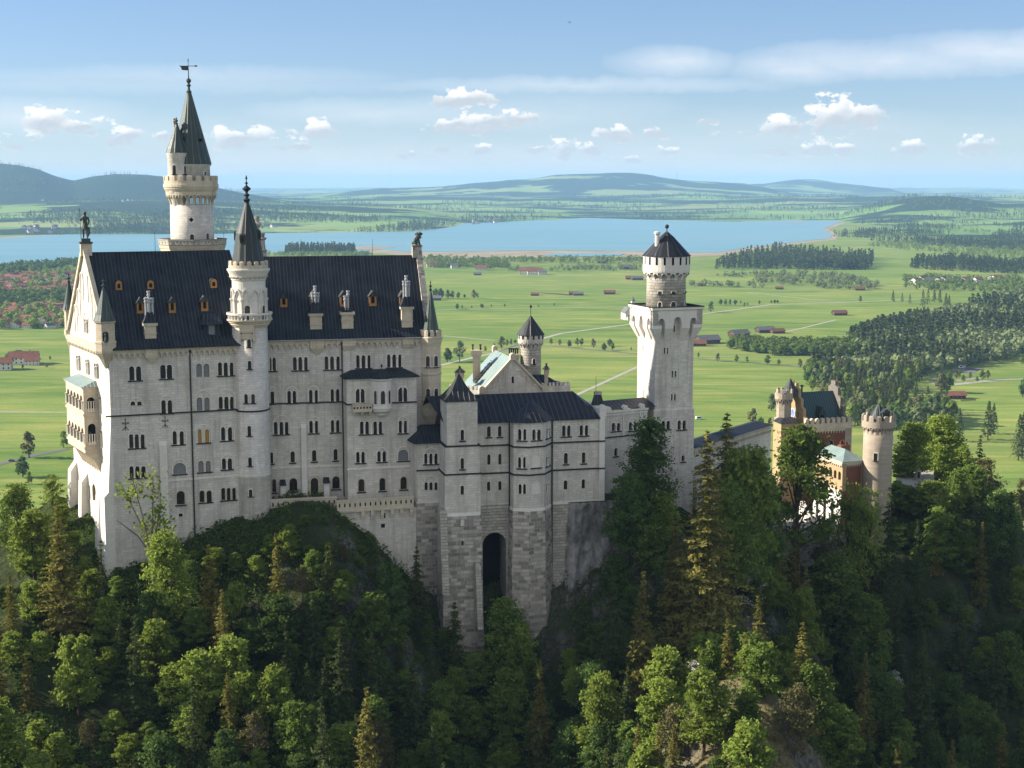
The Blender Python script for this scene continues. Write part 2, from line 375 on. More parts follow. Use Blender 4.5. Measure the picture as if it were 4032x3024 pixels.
class Fac:
    """A vertical wall plane from A to B (left to right seen from outside), measured in metres (u along, z up, d outwards)."""
    def __init__(s, A, B):
        s.A = Vector(A[:2]); s.B = Vector(B[:2]); s.t = (s.B - s.A).normalized(); s.n = Vector((s.t.y, -s.t.x)); s.L = (s.B - s.A).length
    def off(s, d): return Fac(s.A + s.n * d, s.B + s.n * d)
    def hit(s, px, py):
        a, b, c = ray(px, py); k = s.n.dot(s.A) / (s.n.x * a + s.n.y * b)
        return (Vector((a * k, b * k)) - s.A).dot(s.t), CAMZ + c * k
    def p(s, u, z, d=0.0):
        q = s.A + s.t * u + s.n * d; return (q.x, q.y, z)
    def box(s, mb, u0, u1, z0, z1, d0, d1):
        mb.loft([[s.p(u0, z0, d1), s.p(u1, z0, d1), s.p(u1, z0, d0), s.p(u0, z0, d0)], [s.p(u0, z1, d1), s.p(u1, z1, d1), s.p(u1, z1, d0), s.p(u0, z1, d0)]])
    def plate(s, mb, pts, d0, d1):                       # 2-D outline (u, z) extruded from d0 out to d1
        mb.loft([[s.p(u, z, d1) for u, z in pts], [s.p(u, z, d0) for u, z in pts]])
def arch(u0, u1, zb, zt, n=7, kind='round'):             # outline, anticlockwise from bottom left
    r = (u1 - u0) / 2; c = (u0 + u1) / 2
    if kind == 'rect': return [(u0, zb), (u1, zb), (u1, zt), (u0, zt)]
    if kind == 'point':
        h = min((zt - zb) * .6, r * 1.9); zs = zt - h
        right = [(c + r * math.cos(a) ** .8, zs + h * math.sin(a)) for a in [math.pi / 2 * i / 5 for i in range(6)]]
        left = [(2 * c - u, z) for u, z in right[::-1]][1:]
        return [(u0, zb), (u1, zb)] + right + left
    zs = max(zb + .05, zt - r); rz = zt - zs
    return [(u0, zb), (u1, zb)] + [(c + r * math.cos(math.pi * i / n), zs + rz * math.sin(math.pi * i / n)) for i in range(n + 1)]
def holed(mb, fac, outer, holes, depth=.45, d=0.0):
    loops = [outer] + holes; vs = []; es = []
    for lp in loops:
        b = len(vs); vs += [Vector(q) for q in lp]; es += [(b + i, b + (i + 1) % len(lp)) for i in range(len(lp))]
    co, _, fs, *_ = delaunay_2d_cdt(vs, es, [], 0, 1e-5)
    ids = mb.add([fac.p(c.x, c.y, d) for c in co])
    def inside(q, lp):
        r = False
        for i in range(len(lp)):
            a, b = lp[i], lp[i - 1]
            if (a[1] > q[1]) != (b[1] > q[1]) and q[0] < (b[0] - a[0]) * (q[1] - a[1]) / (b[1] - a[1]) + a[0]: r = not r
        return r
    bb = [(min(p[0] for p in h), max(p[0] for p in h), min(p[1] for p in h), max(p[1] for p in h), h) for h in holes]
    for f in fs:
        q = (sum(co[i].x for i in f) / len(f), sum(co[i].y for i in f) / len(f))
        if not inside(q, outer) or any(b[0] < q[0] < b[1] and b[2] < q[1] < b[3] and inside(q, b[4]) for b in bb): continue
        mb.face([ids[i] for i in f])
    for h in holes:
        a = mb.add([fac.p(u, z, d) for u, z in h]); b = mb.add([fac.p(u, z, d - depth) for u, z in h])
        for i in range(len(h)):
            j = (i + 1) % len(h); mb.face((a[i], b[i], b[j], a[j]))
class Win:
    """One window of one or more arched lights; pixel measures are turned into metres on its wall plane."""
    def __init__(s, fac, cv, lights, top, bot, hood=None, shut=None, kind='round', trim='pale_trim', sill=True, name='window', door=False, depth=.45, cols=True, label=None):
        s.fac = fac; s.cols = cols; s.shut = shut; s.kind = kind; s.trim = trim; s.sill = sill; s.name = name; s.depth = depth; s.door = door; s.label = label
        s.l = []
        for a, b in lights:
            pa, pb = cv(a, bot), cv(b, top); u0, z0 = fac.hit(*pa); u1, z1 = fac.hit(*pb); s.l.append((u0, u1, z0, z1))
        s.hood = None
        if hood:
            a = cv(hood[0], bot); b = cv(hood[1], hood[2]); s.hood = (fac.hit(*a)[0], fac.hit(*b)[0], fac.hit(*b)[1])
    def holes(s): return [arch(*l, kind=s.kind) for l in s.l]
    def make(s, parent):
        f = s.fac; mb = MB().mat(s.trim); l0, l1 = s.l[0], s.l[-1]
        for u0, u1, z0, z1 in s.l:                       # moulded surround of each light
            w = .10; o = arch(u0 - w, u1 + w, z0 - .02, z1 + w, kind=s.kind); i = arch(u0, u1, z0, z1, kind=s.kind)
            oa = mb.add([f.p(u, z, .05) for u, z in o]); ia = mb.add([f.p(u, z, .05) for u, z in i]); ob = mb.add([f.p(u, z, -.02) for u, z in o]); ib = mb.add([f.p(u, z, -.12) for u, z in i])
            n = len(o)
            for k in range(1, n):
                j = (k + 1) % n
                mb.face((oa[k], oa[j], ia[j], ia[k])); mb.face((ob[k], ob[j], oa[j], oa[k])); mb.face((ia[k], ia[j], ib[j], ib[k]))
        if s.hood:                                       # blind relieving arch
            u0, u1, zt = s.hood; zb = l0[2]
            o = arch(u0, u1, zb, zt, 12); i = arch(u0 + .16, u1 - .16, zb, zt - .16, 12)
            oa = mb.add([f.p(u, z, .10) for u, z in o]); ia = mb.add([f.p(u, z, .10) for u, z in i]); ob = mb.add([f.p(u, z, -.02) for u, z in o]); ib = mb.add([f.p(u, z, -.02) for u, z in i])
            n = len(o)
            for k in range(1, n):
                j = (k + 1) % n
                mb.face((oa[k], oa[j], ia[j], ia[k])); mb.face((ob[k], ob[j], oa[j], oa[k])); mb.face((ia[k], ia[j], ib[j], ib[k]))
        w = mb.build(s.name, parent)
        if s.label: w['label'] = s.label
        if s.cols and len(s.l) > 1:
            for a, b in zip(s.l, s.l[1:]):
                c = (a[1] + b[0]) / 2; q = f.p(c, 0, .10); zt = min(a[3], b[3]) - (a[1] - a[0]) / 2; z0 = a[2]; h = zt - z0
                cm = MB().mat('column_stone'); r = max(.09, min(.15, (b[0] - a[1]) * .33))
                cm.lathe(q, [(r * 1.7, z0), (r * 1.7, z0 + .12), (r, z0 + .22), (r * .9, zt - .3), (r * 1.2, zt - .25), (r * 1.9, zt - .05), (r * 1.9, zt + .06)], 8)
                cm.build('column', w)
        pm = MB().mat({None: 'window_glass', 'grey': 'grey_shutter', 'orange': 'orange_blind', 'wood': 'wood_dark', 'blind': 'limestone_plain'}[s.shut])
        dd = -s.depth + .03 if s.shut is None else (-.06 if s.shut == 'blind' else -.16)
        for l in s.l:
            g = 0.0; pts = arch(l[0] - .02, l[1] + .02, l[2] - .02, l[3] + .02, kind=s.kind)
            pm.poly([f.p(u, z, dd) for u, z in pts])
            if s.shut is None and l[1] - l[0] > .45:       # wooden casement bars
                pm.mat('wood_dark'); c = (l[0] + l[1]) / 2
                f.box(pm, c - .03, c + .03, l[2], l[3] - .05, dd, dd + .05)
                for k in (.36, .68):
                    z = l[2] + (l[3] - l[2]) * k; f.box(pm, l[0], l[1], z - .025, z + .025, dd, dd + .045)
                pm.mat('window_glass')
        pm.build('shutter' if s.shut in ('grey', 'orange') else 'door_leaf' if s.door else 'infill' if s.shut == 'blind' else 'pane', w)
        if s.sill:
            sm = MB().mat('sill_dark'); f.box(sm, l0[0] - .25, l1[1] + .25, l0[2] - .22, l0[2] - .02, -.05, .24); sm.build('sill', w)
        return w
def wall(mb, fac, outer, wins, depth=.45):
    holed(mb, fac, outer, [h for w in wins for h in w.holes()], depth)
def scallop(mb, fac, u0, u1, zt, h, n, d1=.28, d0=0.0):   # round-arched corbel table under a cornice
    pts = [(u1, zt), (u0, zt)]; w = (u1 - u0) / n
    for i in range(n):
        a = u0 + i * w; pts += [(a, zt - h), (a + w * .16, zt - h)]
        pts += [(a + w * .58 - w * .42 * math.cos(math.pi * k / 5), zt - h + h * .62 * math.sin(math.pi * k / 5)) for k in range(1, 5)]
        pts += [(a + w, zt - h)] if i == n - 1 else []
    tri = tessellate_polygon([[Vector((p[0], p[1], 0)) for p in pts]])
    a = mb.add([fac.p(u, z, d1) for u, z in pts]); b = mb.add([fac.p(u, z, d0) for u, z in pts])
    for t3 in tri: mb.face([a[i] for i in t3])
    for i in range(len(pts)):
        j = (i + 1) % len(pts); mb.face((a[i], a[j], b[j], b[i]))
Z1 = lambda x, y: (200 + x / 2.212, 850 + y / 2.212)
Z2 = lambda x, y: (200 + x / 2.212, 1550 + y / 2.212)
Z3 = lambda x, y: (900 + x / 2.212, 850 + y / 2.212)
Z4 = lambda x, y: (1000 + x / 2.37, 1300 + y / 2.37)
Z5 = lambda x, y: (1600 + x / 2.37, 1300 + y / 2.37)
Z6 = lambda x, y: (1600 + x / 2.37, 1900 + y / 2.37)
ZA = lambda x, y: (550 + x * .4823, 200 + y * .4823)
ZB = lambda x, y: (2350 + x * .6024, 860 + y * .6024)
ZC = lambda x, y: (2650 + x / 2.074, 1400 + y / 2.074)
ZG = lambda x, y: (x * .6935, 950 + y * .6932)
class Axis:
    """A tower's upright axis: widths and heights read at the axis' own distance."""
    def __init__(s, px, py, Y, cv=None):
        q = P(*(cv(px, py) if cv else (px, py)), Y); s.x, s.y, s.Y = q.x, q.y, Y; s.c = (q.x, q.y); s.cv = cv; s.k = 1.0
        if cv: s.k = (cv(1, 0)[0] - cv(0, 0)[0])
    def z(s, y): return P(CX, s.cv(0, y)[1] if s.cv else y, s.Y).z
    def r(s, w): return w * s.k / 2 / F * math.hypot(s.Y, 30) * 1.005
    def prof(s, lst): return [(s.r(w), s.z(y)) for w, y in lst]
def ringwin(ax, rad, ang, w, z0, z1, parent, kind='round', hood=True, shut=None, name='window'):
    """A window on a round wall, ang measured from the side facing the viewer (+ to the right)."""
    t = Vector((math.cos(ang), math.sin(ang))); n = Vector((math.sin(ang), -math.cos(ang)))
    c = Vector(ax.c) + n * (rad + .015)
    f = Fac(c - t * w / 2, c + t * w / 2); mb = MB().mat('pale_trim')
    o = arch(-.12, w + .12, z0, z1 + .12, kind=kind); i = arch(0, w, z0, z1, kind=kind); n_ = len(o)
    oa = mb.add([f.p(u, z, .13) for u, z in o]); ia = mb.add([f.p(u, z, .13) for u, z in i]); ob = mb.add([f.p(u, z, -.15) for u, z in o]); ib = mb.add([f.p(u, z, .03) for u, z in i])
    for k in range(1, n_):
        j = (k + 1) % n_
        mb.face((oa[k], oa[j], ia[j], ia[k])); mb.face((ob[k], ob[j], oa[j], oa[k])); mb.face((ia[k], ia[j], ib[j], ib[k]))
    wo = mb.build(name, parent)
    pm = MB().mat('window_glass'); pm.poly([f.p(u, z, .035) for u, z in arch(-.02, w + .02, z0, z1 + .02, kind=kind)]); pm.build('pane', wo)
    sm = MB().mat('sill_dark'); f.box(sm, -.2, w + .2, z0 - .16, z0, -.1, .2); sm.build('sill', wo)
    return wo
def merlons(mb, c, r, z0, z1, n, frac=.6, th=.35, ph=0.0, cap=.12):
    for i in range(n):
        a0 = ph + 2 * math.pi * i / n; a1 = a0 + 2 * math.pi * frac / n; ring = []
        for (rr, aa) in ((r, a0), (r, (a0 + a1) / 2), (r, a1), (r - th, a1), (r - th, (a0 + a1) / 2), (r - th, a0)):
            ring.append((c[0] + rr * math.sin(aa), c[1] - rr * math.cos(aa)))
        mid = (sum(x for x, _ in ring) / 6, sum(y for _, y in ring) / 6)
        mb.loft([[(x, y, z0) for x, y in ring], [(x, y, z1) for x, y in ring], [((x + mid[0]) / 2, (y + mid[1]) / 2, z1 + cap) for x, y in ring]])
def corbels(mb, c, r0, r1, z0, z1, n, frac=.34, ph=0.0, arch_=True):
    """Stone brackets under an overhang, with small round arches joining them."""
    for i in range(n):
        a = ph + 2 * math.pi * i / n; h = math.pi * frac / n; rings = []
        for k in range(5):
            q = k / 4; rr = r0 + (r1 - r0) * q ** 1.6; z = z0 + (z1 - z0) * .8 * q
            rings.append([(c[0] + x * math.sin(b), c[1] - x * math.cos(b), z) for x, b in ((r0 - .1, a - h), (rr + .02, a - h), (rr + .02, a + h), (r0 - .1, a + h))])
        mb.loft(rings)
        if arch_:
            b0, b1 = a + h, a + 2 * math.pi / n - h; zs = z0 + (z1 - z0) * .62; A = []; B = []
            for k in range(7):
                b = b0 + (b1 - b0) * k / 6; zz = zs + (z1 - zs) * .75 * math.sin(math.pi * k / 6)
                for rr, arr in ((r1 + .01, A), (r0, B)): arr.append(((c[0] + rr * math.sin(b), c[1] - rr * math.cos(b), zz), (c[0] + rr * math.sin(b), c[1] - rr * math.cos(b), z1 + .02)))
            for k in range(6):
                mb.poly([A[k][0], A[k + 1][0], A[k + 1][1], A[k][1]]); mb.poly([A[k][0], B[k][0], B[k + 1][0], A[k + 1][0]])
def finial(mb, c, z, h, r=.12, mat='iron'):
    mb.mat(mat); mb.lathe(c, [(r * 1.6, z - .3), (r * 2.2, z), (r, z + h * .08), (r * .9, z + h * .25), (r * 2.4, z + h * .34), (r * 2.4, z + h * .38), (r * .8, z + h * .46), (r * .5, z + h * .7), (r * 1.3, z + h * .78), (r * .4, z + h * .86), (.02, z + h)], 10)
# ------------------------------------------------------------------ the palace hall
def xy(v): return Vector((v.x, v.y))
def up3(v, z): return (v.x, v.y, z)
pal = thing('palace_hall', 'long pale limestone palace hall with steep dark roof and rows of arched windows', 'palace', (-45, 266, 130))
A0 = xy(P(427, 1385, 250)); B0 = xy(P(990, 1360, 258.8)); C0 = xy(P(272, 1329, 274.5))
FL = Fac(A0, B0); FG = Fac(C0, A0)
E0 = xy(P(985, 1345, 264.3)); E1 = xy(P(1692, 1328, 271.2)); FR = Fac(E0, E1)
ZE = 172.2; ZRL, ZRR = 188.0, 186.6; ZB0 = 122
gb = C0 - A0; rb = -FR.n * 22
def L_(a, b): return [(a, b)]
LW = [
 Win(FL, Z1, [(685, 725), (745, 785)], 1308, 1435), Win(FL, Z1, [(955, 1000), (1010, 1055)], 1295, 1420),
 Win(FL, Z1, [(1268, 1315), (1332, 1380)], 1285, 1405, shut='grey', cols=False, sill=False), Win(FL, Z1, [(1458, 1490), (1507, 1540), (1560, 1590)], 1275, 1392),
 Win(FL, Z2, [(695, 735), (752, 790)], 66, 106, hood=(683, 808, 26), sill=False), Win(FL, Z2, [(965, 1000), (1020, 1055)], 55, 172, hood=(953, 1073, 10)),
 Win(FL, Z2, [(1272, 1318), (1338, 1382)], 30, 150, hood=(1262, 1398, -36), shut='grey', cols=False, sill=False), Win(FL, Z2, [(1463, 1497), (1512, 1547), (1562, 1592)], 25, 135, hood=(1455, 1607, -45)),
 Win(FL, Z2, [(685, 717), (733, 765), (785, 815)], 352, 476, hood=(672, 832, 288)), Win(FL, Z2, [(1062, 1095), (1125, 1157)], 325, 445, hood=(1055, 1182, 280)),
 Win(FL, Z2, [(1282, 1312), (1345, 1378)], 308, 430, hood=(1270, 1400, 262), shut='orange', cols=False), Win(FL, Z2, [(1485, 1517), (1545, 1578)], 290, 410, hood=(1475, 1600, 248)),
 Win(FL, Z2, [(688, 720), (738, 772), (790, 825)], 630, 738), Win(FL, Z2, [(1068, 1175)], 598, 703, hood=(1058, 1185, 562), shut='grey'),
 Win(FL, Z2, [(1285, 1330), (1350, 1392)], 582, 685, shut='grey', cols=False), Win(FL, Z2, [(1492, 1525), (1542, 1578)], 562, 662, hood=(1483, 1602, 522)),
 Win(FL, Z2, [(1098, 1165)], 845, 970, trim='warm_trim'), Win(FL, Z2, [(1297, 1337), (1360, 1400)], 843, 950, trim='warm_trim', cols=False),
 Win(FL, Z2, [(1487, 1518), (1535, 1563), (1583, 1610)], 820, 930, trim='warm_trim', cols=False),
 Win(FL, Z2, [(1115, 1148)], 1042, 1074, kind='rect', sill=False), Win(FL, Z2, [(1347, 1384)], 1167, 1194, kind='rect', sill=False)]
w = MB().mat('limestone')
wall(w, FL, [(0, ZB0), (FL.L, ZB0), (FL.L, ZE), (0, ZE)], LW)
zrow = [ZE - 6, ZE - 12]
GW = []
for zz, px in ((0, (225, 260)), (0, (305, 340)), (0, (380, 420))):
    y0 = {225: 1215, 305: 1250, 380: 1285}[px[0]]; a, b = px; k = (b - a) / 3
    GW.append(Win(FG, Z1, [(a + i * k + k * .15, a + (i + 1) * k - k * .15) for i in range(3)], y0, y0 + 130, sill=False, depth=.3))
GW.append(Win(FG, Z1, [(296, 304), (307, 315), (318, 326)], 900, 1018, hood=(290, 330, 842), sill=False, depth=.3))
GW.append(Win(FG, ZG, [(468, 473), (475, 480)], 1365, 1435, sill=False)); GW.append(Win(FG, ZG, [(498, 504), (506, 512)], 1385, 1460, sill=False))
GW.append(Win(FG, ZG, [(528, 542)], 1385, 1470, sill=False, trim='warm_trim'))
GW.append(Win(FG, ZG, [(564, 569), (571, 576)], 885, 980, sill=False)); GW.append(Win(FG, ZG, [(570, 575), (577, 582)], 1075, 1170, sill=False))
gm = FG.L / 2; ZAP = ZRL + .6
wall(w, FG, [(0, ZB0), (FG.L, ZB0), (FG.L, ZE + .3), (gm, ZAP), (0, ZE + .3)], GW, .35)
BL, BC = B0 + gb, C0
w.poly([up3(BL, ZB0), up3(BC, ZB0), up3(BC, ZE), up3(BL, ZE)])
gB = Fac(B0, BL); w.poly([gB.p(0, ZB0), gB.p(gB.L, ZB0), gB.p(gB.L, ZE), gB.p(gB.L / 2, ZRL - .3), gB.p(0, ZE)])
w.build('wall', pal)
# gable dressings: raking cornice, stepped blind arcading, floor cornice
w = MB().mat('limestone_warm')
for (u0, z0, u1, z1) in ((-.5, ZE - .4, gm, ZAP - .1), (FG.L + .5, ZE - .4, gm, ZAP - .1)):
    a, b = (u0, z0), (u1, z1); s = 1.1
    FG.plate(w, [a, b, (b[0], b[1] + s), (a[0], a[1] + s)] if u0 < u1 else [b, a, (a[0], a[1] + s), (b[0], b[1] + s)], -.3, .45)
scallop(w, FG, 0, FG.L, ZE - .5, 1.1, 26, .35); FG.box(w, -.2, FG.L + .2, ZE - .5, ZE + .25, -.05, .6)
w.build('cornice', pal)
w = MB().mat('pale_trim')
for k in range(-3, 4):
    if k == 0: continue
    u = gm + k * 2.6; zt = ZAP - abs(k) * 2.6 * (ZAP - ZE) / gm - 2.2
    for s in (-.95, .95): FG.box(w, u + s - .12, u + s + .12, ZE + 1.2 if abs(k) > 2 else zt - 4, zt, -.03, .14)
    o = arch(u - 1.07, u + 1.07, zt - .2, zt + 1.1, 8); i = arch(u - .83, u + .83, zt - .2, zt + .86, 8)
    a = w.add([FG.p(q[0], q[1], .14) for q in o[1:]]); b = w.add([FG.p(q[0], q[1], .14) for q in i[1:]]); c = w.add([FG.p(q[0], q[1], -.02) for q in i[1:]])
    for j in range(len(a) - 1): w.face((a[j], a[j + 1], b[j + 1], b[j])); w.face((b[j], b[j + 1], c[j + 1], c[j]))
w.each('blind_arch', pal)
# right-hand block and its projecting bay
FB = Fac(xy(P(1366, 1590, 263.6)), xy(P(1641, 1582, 267.0)))
RW = [
 Win(FR, Z4, [(150, 163), (172, 203)], 255, 380), Win(FR, Z4, [(365, 397), (415, 448), (470, 500)], 250, 375), Win(FR, Z4, [(660, 692), (712, 745), (770, 800)], 243, 367),
 Win(FR, Z4, [(955, 985), (1005, 1038), (1060, 1088)], 232, 354), Win(FR, Z4, [(1243, 1272), (1292, 1325), (1348, 1375)], 225, 347),
 Win(FR, Z4, [(155, 187)], 570, 685, hood=(145, 205, 528)), Win(FR, Z4, [(313, 342), (362, 392)], 565, 680, hood=(300, 410, 522)), Win(FR, Z4, [(515, 545), (568, 595)], 557, 673, hood=(502, 608, 515)),
 Win(FR, Z4, [(717, 745), (767, 797)], 550, 665, hood=(704, 810, 510)),
 Win(FR, Z4, [(187, 217), (240, 270), (290, 320)], 855, 973, hood=(173, 340, 790)), Win(FR, Z4, [(518, 547), (570, 597)], 845, 962, hood=(508, 618, 800)), Win(FR, Z4, [(720, 747), (768, 797)], 838, 954, hood=(708, 815, 795)),
 Win(FR, Z4, [(155, 178)], 1140, 1245), Win(FR, Z4, [(342, 380)], 1130, 1236), Win(FR, Z4, [(543, 582)], 1118, 1226), Win(FR, Z4, [(743, 780)], 1108, 1216),
 Win(FR, Z4, [(172, 205)], 1390, 1515, trim='warm_trim'), Win(FR, Z4, [(333, 402)], 1380, 1504, trim='warm_trim'), Win(FR, Z4, [(733, 798)], 1362, 1484, trim='warm_trim'),
 Win(FR, Z4, [(532, 598)], 1378, 1550, trim='warm_trim', name='terrace_door', shut='wood', door=True, hood=(512, 622, 1352), sill=False)]
BW = [
 Win(FB, Z4, [(950, 985), (997, 1032)], 545, 678, hood=(942, 1040, 530), sill=False), Win(FB, Z4, [(1347, 1384), (1394, 1430)], 532, 668, hood=(1338, 1438, 520), sill=False),
 Win(FB, Z4, [(990, 1022), (1040, 1072), (1115, 1147), (1165, 1195)], 850, 972), Win(FB, Z4, [(1352, 1380), (1400, 1427)], 843, 962, hood=(1340, 1445, 800)),
 Win(FB, Z4, [(955, 985), (1003, 1033)], 1135, 1240, hood=(945, 1050, 1100)), Win(FB, Z4, [(1152, 1182), (1200, 1232)], 1128, 1230, hood=(1142, 1248, 1090)),
 Win(FB, Z4, [(1345, 1440)], 1112, 1220, hood=(1337, 1447, 1080), shut='grey'),
 Win(FB, Z4, [(975, 1030)], 1388, 1510, trim='warm_trim'), Win(FB, Z4, [(1172, 1225)], 1378, 1500, trim='warm_trim'), Win(FB, Z4, [(1368, 1426)], 1367, 1488, trim='warm_trim')]
w = MB().mat('limestone')
wall(w, FR, [(0, ZB0), (FR.L, ZB0), (FR.L, ZE), (0, ZE)], RW)
e1b, e0b = E1 + rb, E0 + rb
gE = Fac(E1, e1b); w.poly([gE.p(0, ZB0), gE.p(gE.L, ZB0), gE.p(gE.L, ZE), gE.p(gE.L / 2, ZRR + .7), gE.p(0, ZE)])
w.poly([up3(e1b, ZB0), up3(e0b, ZB0), up3(e0b, ZE), up3(e1b, ZE)])
w.build('wall', pal)
zbt = FB.hit(*Z4(870, 448))[1]
ub0, ub1 = 0, FB.L
w = MB().mat('limestone')
wall(w, FB, [(0, ZB0), (FB.L, ZB0), (FB.L, zbt), (0, zbt)], BW)
for u in (0, FB.L): w.poly([FB.p(u, ZB0), FB.p(u, zbt), FB.p(u, zbt, -5), FB.p(u, ZB0, -5)])
w.build('bay_wall', pal)
# bay roof, oriel and balcony
zr = FR.hit(*Z4(1200, 362))[1]
w = MB().mat('dark_roof')
a = [FB.p(-.5, zbt, .5), FB.p(FB.L + .5, zbt, .5), FB.p(FB.L + .5, zbt, -4.5), FB.p(-.5, zbt, -4.5)]
b = [FB.p(1.5, zr, -3.6), FB.p(FB.L - 1.5, zr, -3.6), FB.p(FB.L - 1.5, zr, -4.4), FB.p(1.5, zr, -4.4)]
w.loft([[(x, y, z - .18) for x, y, z in a], a, b]); w.build('bay_roof', pal)
uo0, uo1 = FB.hit(*Z4(1082, 600))[0], FB.hit(*Z4(1290, 600))[0]; uc = (uo0 + uo1) / 2; hw = (uo1 - uo0) / 2
zo = lambda y: FB.off(1.6).hit(*Z4(1190, y))[1]
def oring(k, z, d=1.75): return [FB.p(uc + s * hw * k, z, dd * k) for s, dd in ((-1, -.1), (-.82, .9), (-.38, d), (.38, d), (.82, .9), (1, -.1))]
w = MB().mat('limestone_plain')
w.loft([oring(.25, zo(822), 1.2), oring(.55, zo(800)), oring(.6, zo(785)), oring(.95, zo(760)), oring(.95, zo(745)), oring(1.06, zo(740)), oring(1.06, zo(728)), oring(.97, zo(724)), oring(.97, zo(480)), oring(1.1, zo(470)), oring(1.1, zo(456))])
org = w.build('oriel', pal)
w = MB().mat('dark_roof'); w.loft([oring(1.2, zo(455)), oring(1.0, zo(440)), oring(.55, zo(405)), oring(.12, zo(378))]); w.mat('iron')
q = FB.p(uc, 0, .9); w.lathe(q, [(.08, zo(395)), (.08, zo(350)), (.22, zo(345)), (.22, zo(340)), (.03, zo(318))], 8); w.build('oriel_roof', pal)
for s0, s1, d0, d1 in ((-.78, -.44, 1.0, 1.6), (-.32, .32, 1.72, 1.72), (.44, .78, 1.6, 1.0)):
    pa, pb = FB.p(uc + s0 * hw, 0, d0 * .99), FB.p(uc + s1 * hw, 0, d1 * .99); f = Fac(pa, pb).off(.01)
    m = MB().mat('pale_trim'); L = f.L; zt, zb = zo(566), zo(690)
    o = arch(L * .12, L * .88, zb, zt + .1, kind='point'); i = arch(L * .2, L * .8, zb, zt, kind='point')
    oa = m.add([f.p(*q_, .1) for q_ in o]); ia = m.add([f.p(*q_, .1) for q_ in i]); ib = m.add([f.p(*q_, 0) for q_ in i])
    for k in range(1, len(o)):
        j = (k + 1) % len(o); m.face((oa[k], oa[j], ia[j], ia[k])); m.face((ia[k], ia[j], ib[j], ib[k]))
    wo = m.build('oriel_window', org); 
    m = MB().mat('window_glass'); m.poly([f.p(*q_, .012) for q_ in i]); m.build('oriel_pane', org)
fb = FB; u0, u1 = fb.off(1.1).hit(*Z4(922, 700))[0], fb.off(1.1).hit(*Z4(1100, 700))[0]; zz = lambda y: fb.off(1.1).hit(*Z4(1000, y))[1]
w = MB().mat('limestone_warm')
FB.box(w, u0, u1, zz(765), zz(750), 0, 1.2)
for a, b, c, d in ((u0, u1, 1.0, 1.15), ): FB.box(w, a, b, zz(750), zz(700), c, d); FB.box(w, a - .05, b + .05, zz(700), zz(690), c - .1, d + .08)
FB.box(w, u0, u0 + .15, zz(750), zz(692), 0, 1.0); FB.box(w, u1 - .15, u1, zz(750), zz(692), 0, 1.0)
for k in range(3):
    u = u0 + .3 + k * (u1 - u0 - .6) / 2; FB.box(w, u - .18, u + .18, zz(785), zz(765), 0, 1.0); FB.box(w, u - .18, u + .18, zz(800), zz(785), 0, .5)
for k in range(6):
    u = u0 + (k + .5) * (u1 - u0) / 6; w.mat('sill_dark'); w.poly([FB.p(u + r_ * math.cos(t), (zz(750) + zz(700)) / 2 + r_ * math.sin(t), 1.156) for r_, t in [(.2, i * math.pi / 4) for i in range(8)]])
w.build('balcony', pal)
# string courses, eaves cornices
w = MB().mat('sill_dark')
def course(f, cv, x0, y0, x1, y1, h=.22, d=.22):
    (u0, z0), (u1, z1) = f.hit(*cv(x0, y0)), f.hit(*cv(x1, y1)); z = (z0 + z1) / 2; f.box(w, u0, u1, z - h / 2, z + h / 2, -.03, d)
course(FL, Z2, 478, 205, 1640, 132); course(FR, Z4, 150, 690, 828, 664); course(FB, Z4, 868, 694, 935, 690); course(FB, Z4, 1290, 677, 1518, 668)
FB.box(w, -.2, 0.02, FB.hit(*Z4(868, 694))[1] - .1, FB.hit(*Z4(868, 694))[1] + .1, -3.6, .2)
w.mat('pale_trim')
course(FL, Z2, 1015, 755, 1635, 716, .3, .14); course(FR, Z4, 165, 1285, 828, 1263, .3, .14); course(FB, Z4, 868, 1300, 1465, 1268, .3, .14); course(FL, Z2, 540, 795, 1010, 765, .22, .1)
w.build('string_course', pal)
w = MB().mat('limestone_warm')
scallop(w, FL, .6, FL.L - 2, ZE - .15, 1.45, 24, .32); scallop(w, FR, 2, FR.L - 1.5, ZE - .15, 1.45, 28, .32)
FL.box(w, .2, FL.L, ZE - .2, ZE + .02, -.05, .5); FR.box(w, 0, FR.L, ZE - .2, ZE + .02, -.05, .5)
w.build('cornice', pal)
# pilaster strips and buttresses
w = MB().mat('limestone_plain')
def strip(f, cv, x0, x1, yt, zb, d=.35, batter=.5):
    (u0, zt), (u1, _) = f.hit(*cv(x0, yt)), f.hit(*cv(x1, yt))
    w.loft([[f.p(u0, zb, d + batter), f.p(u1, zb, d + batter), f.p(u1, zb, -.2), f.p(u0, zb, -.2)], [f.p(u0, zt, d), f.p(u1, zt, d), f.p(u1, zt, -.2), f.p(u0, zt, -.2)], [f.p(u0, zt + .7, 0), f.p(u1, zt + .7, 0), f.p(u1, zt + .7, -.2), f.p(u0, zt + .7, -.2)]])
strip(FL, Z2, 943, 1008, 450, ZB0); strip(FR, Z4, 437, 487, 912, 130, .4, .2)
strip(FR, Z4, 243, 292, 1440, 140, 1.0, .1); strip(FR, Z4, 648, 700, 1418, 140, 1.0, .1)
zb1 = FL.hit(*Z2(500, 900))[1]; zb2 = FL.hit(*Z2(500, 430))[1]
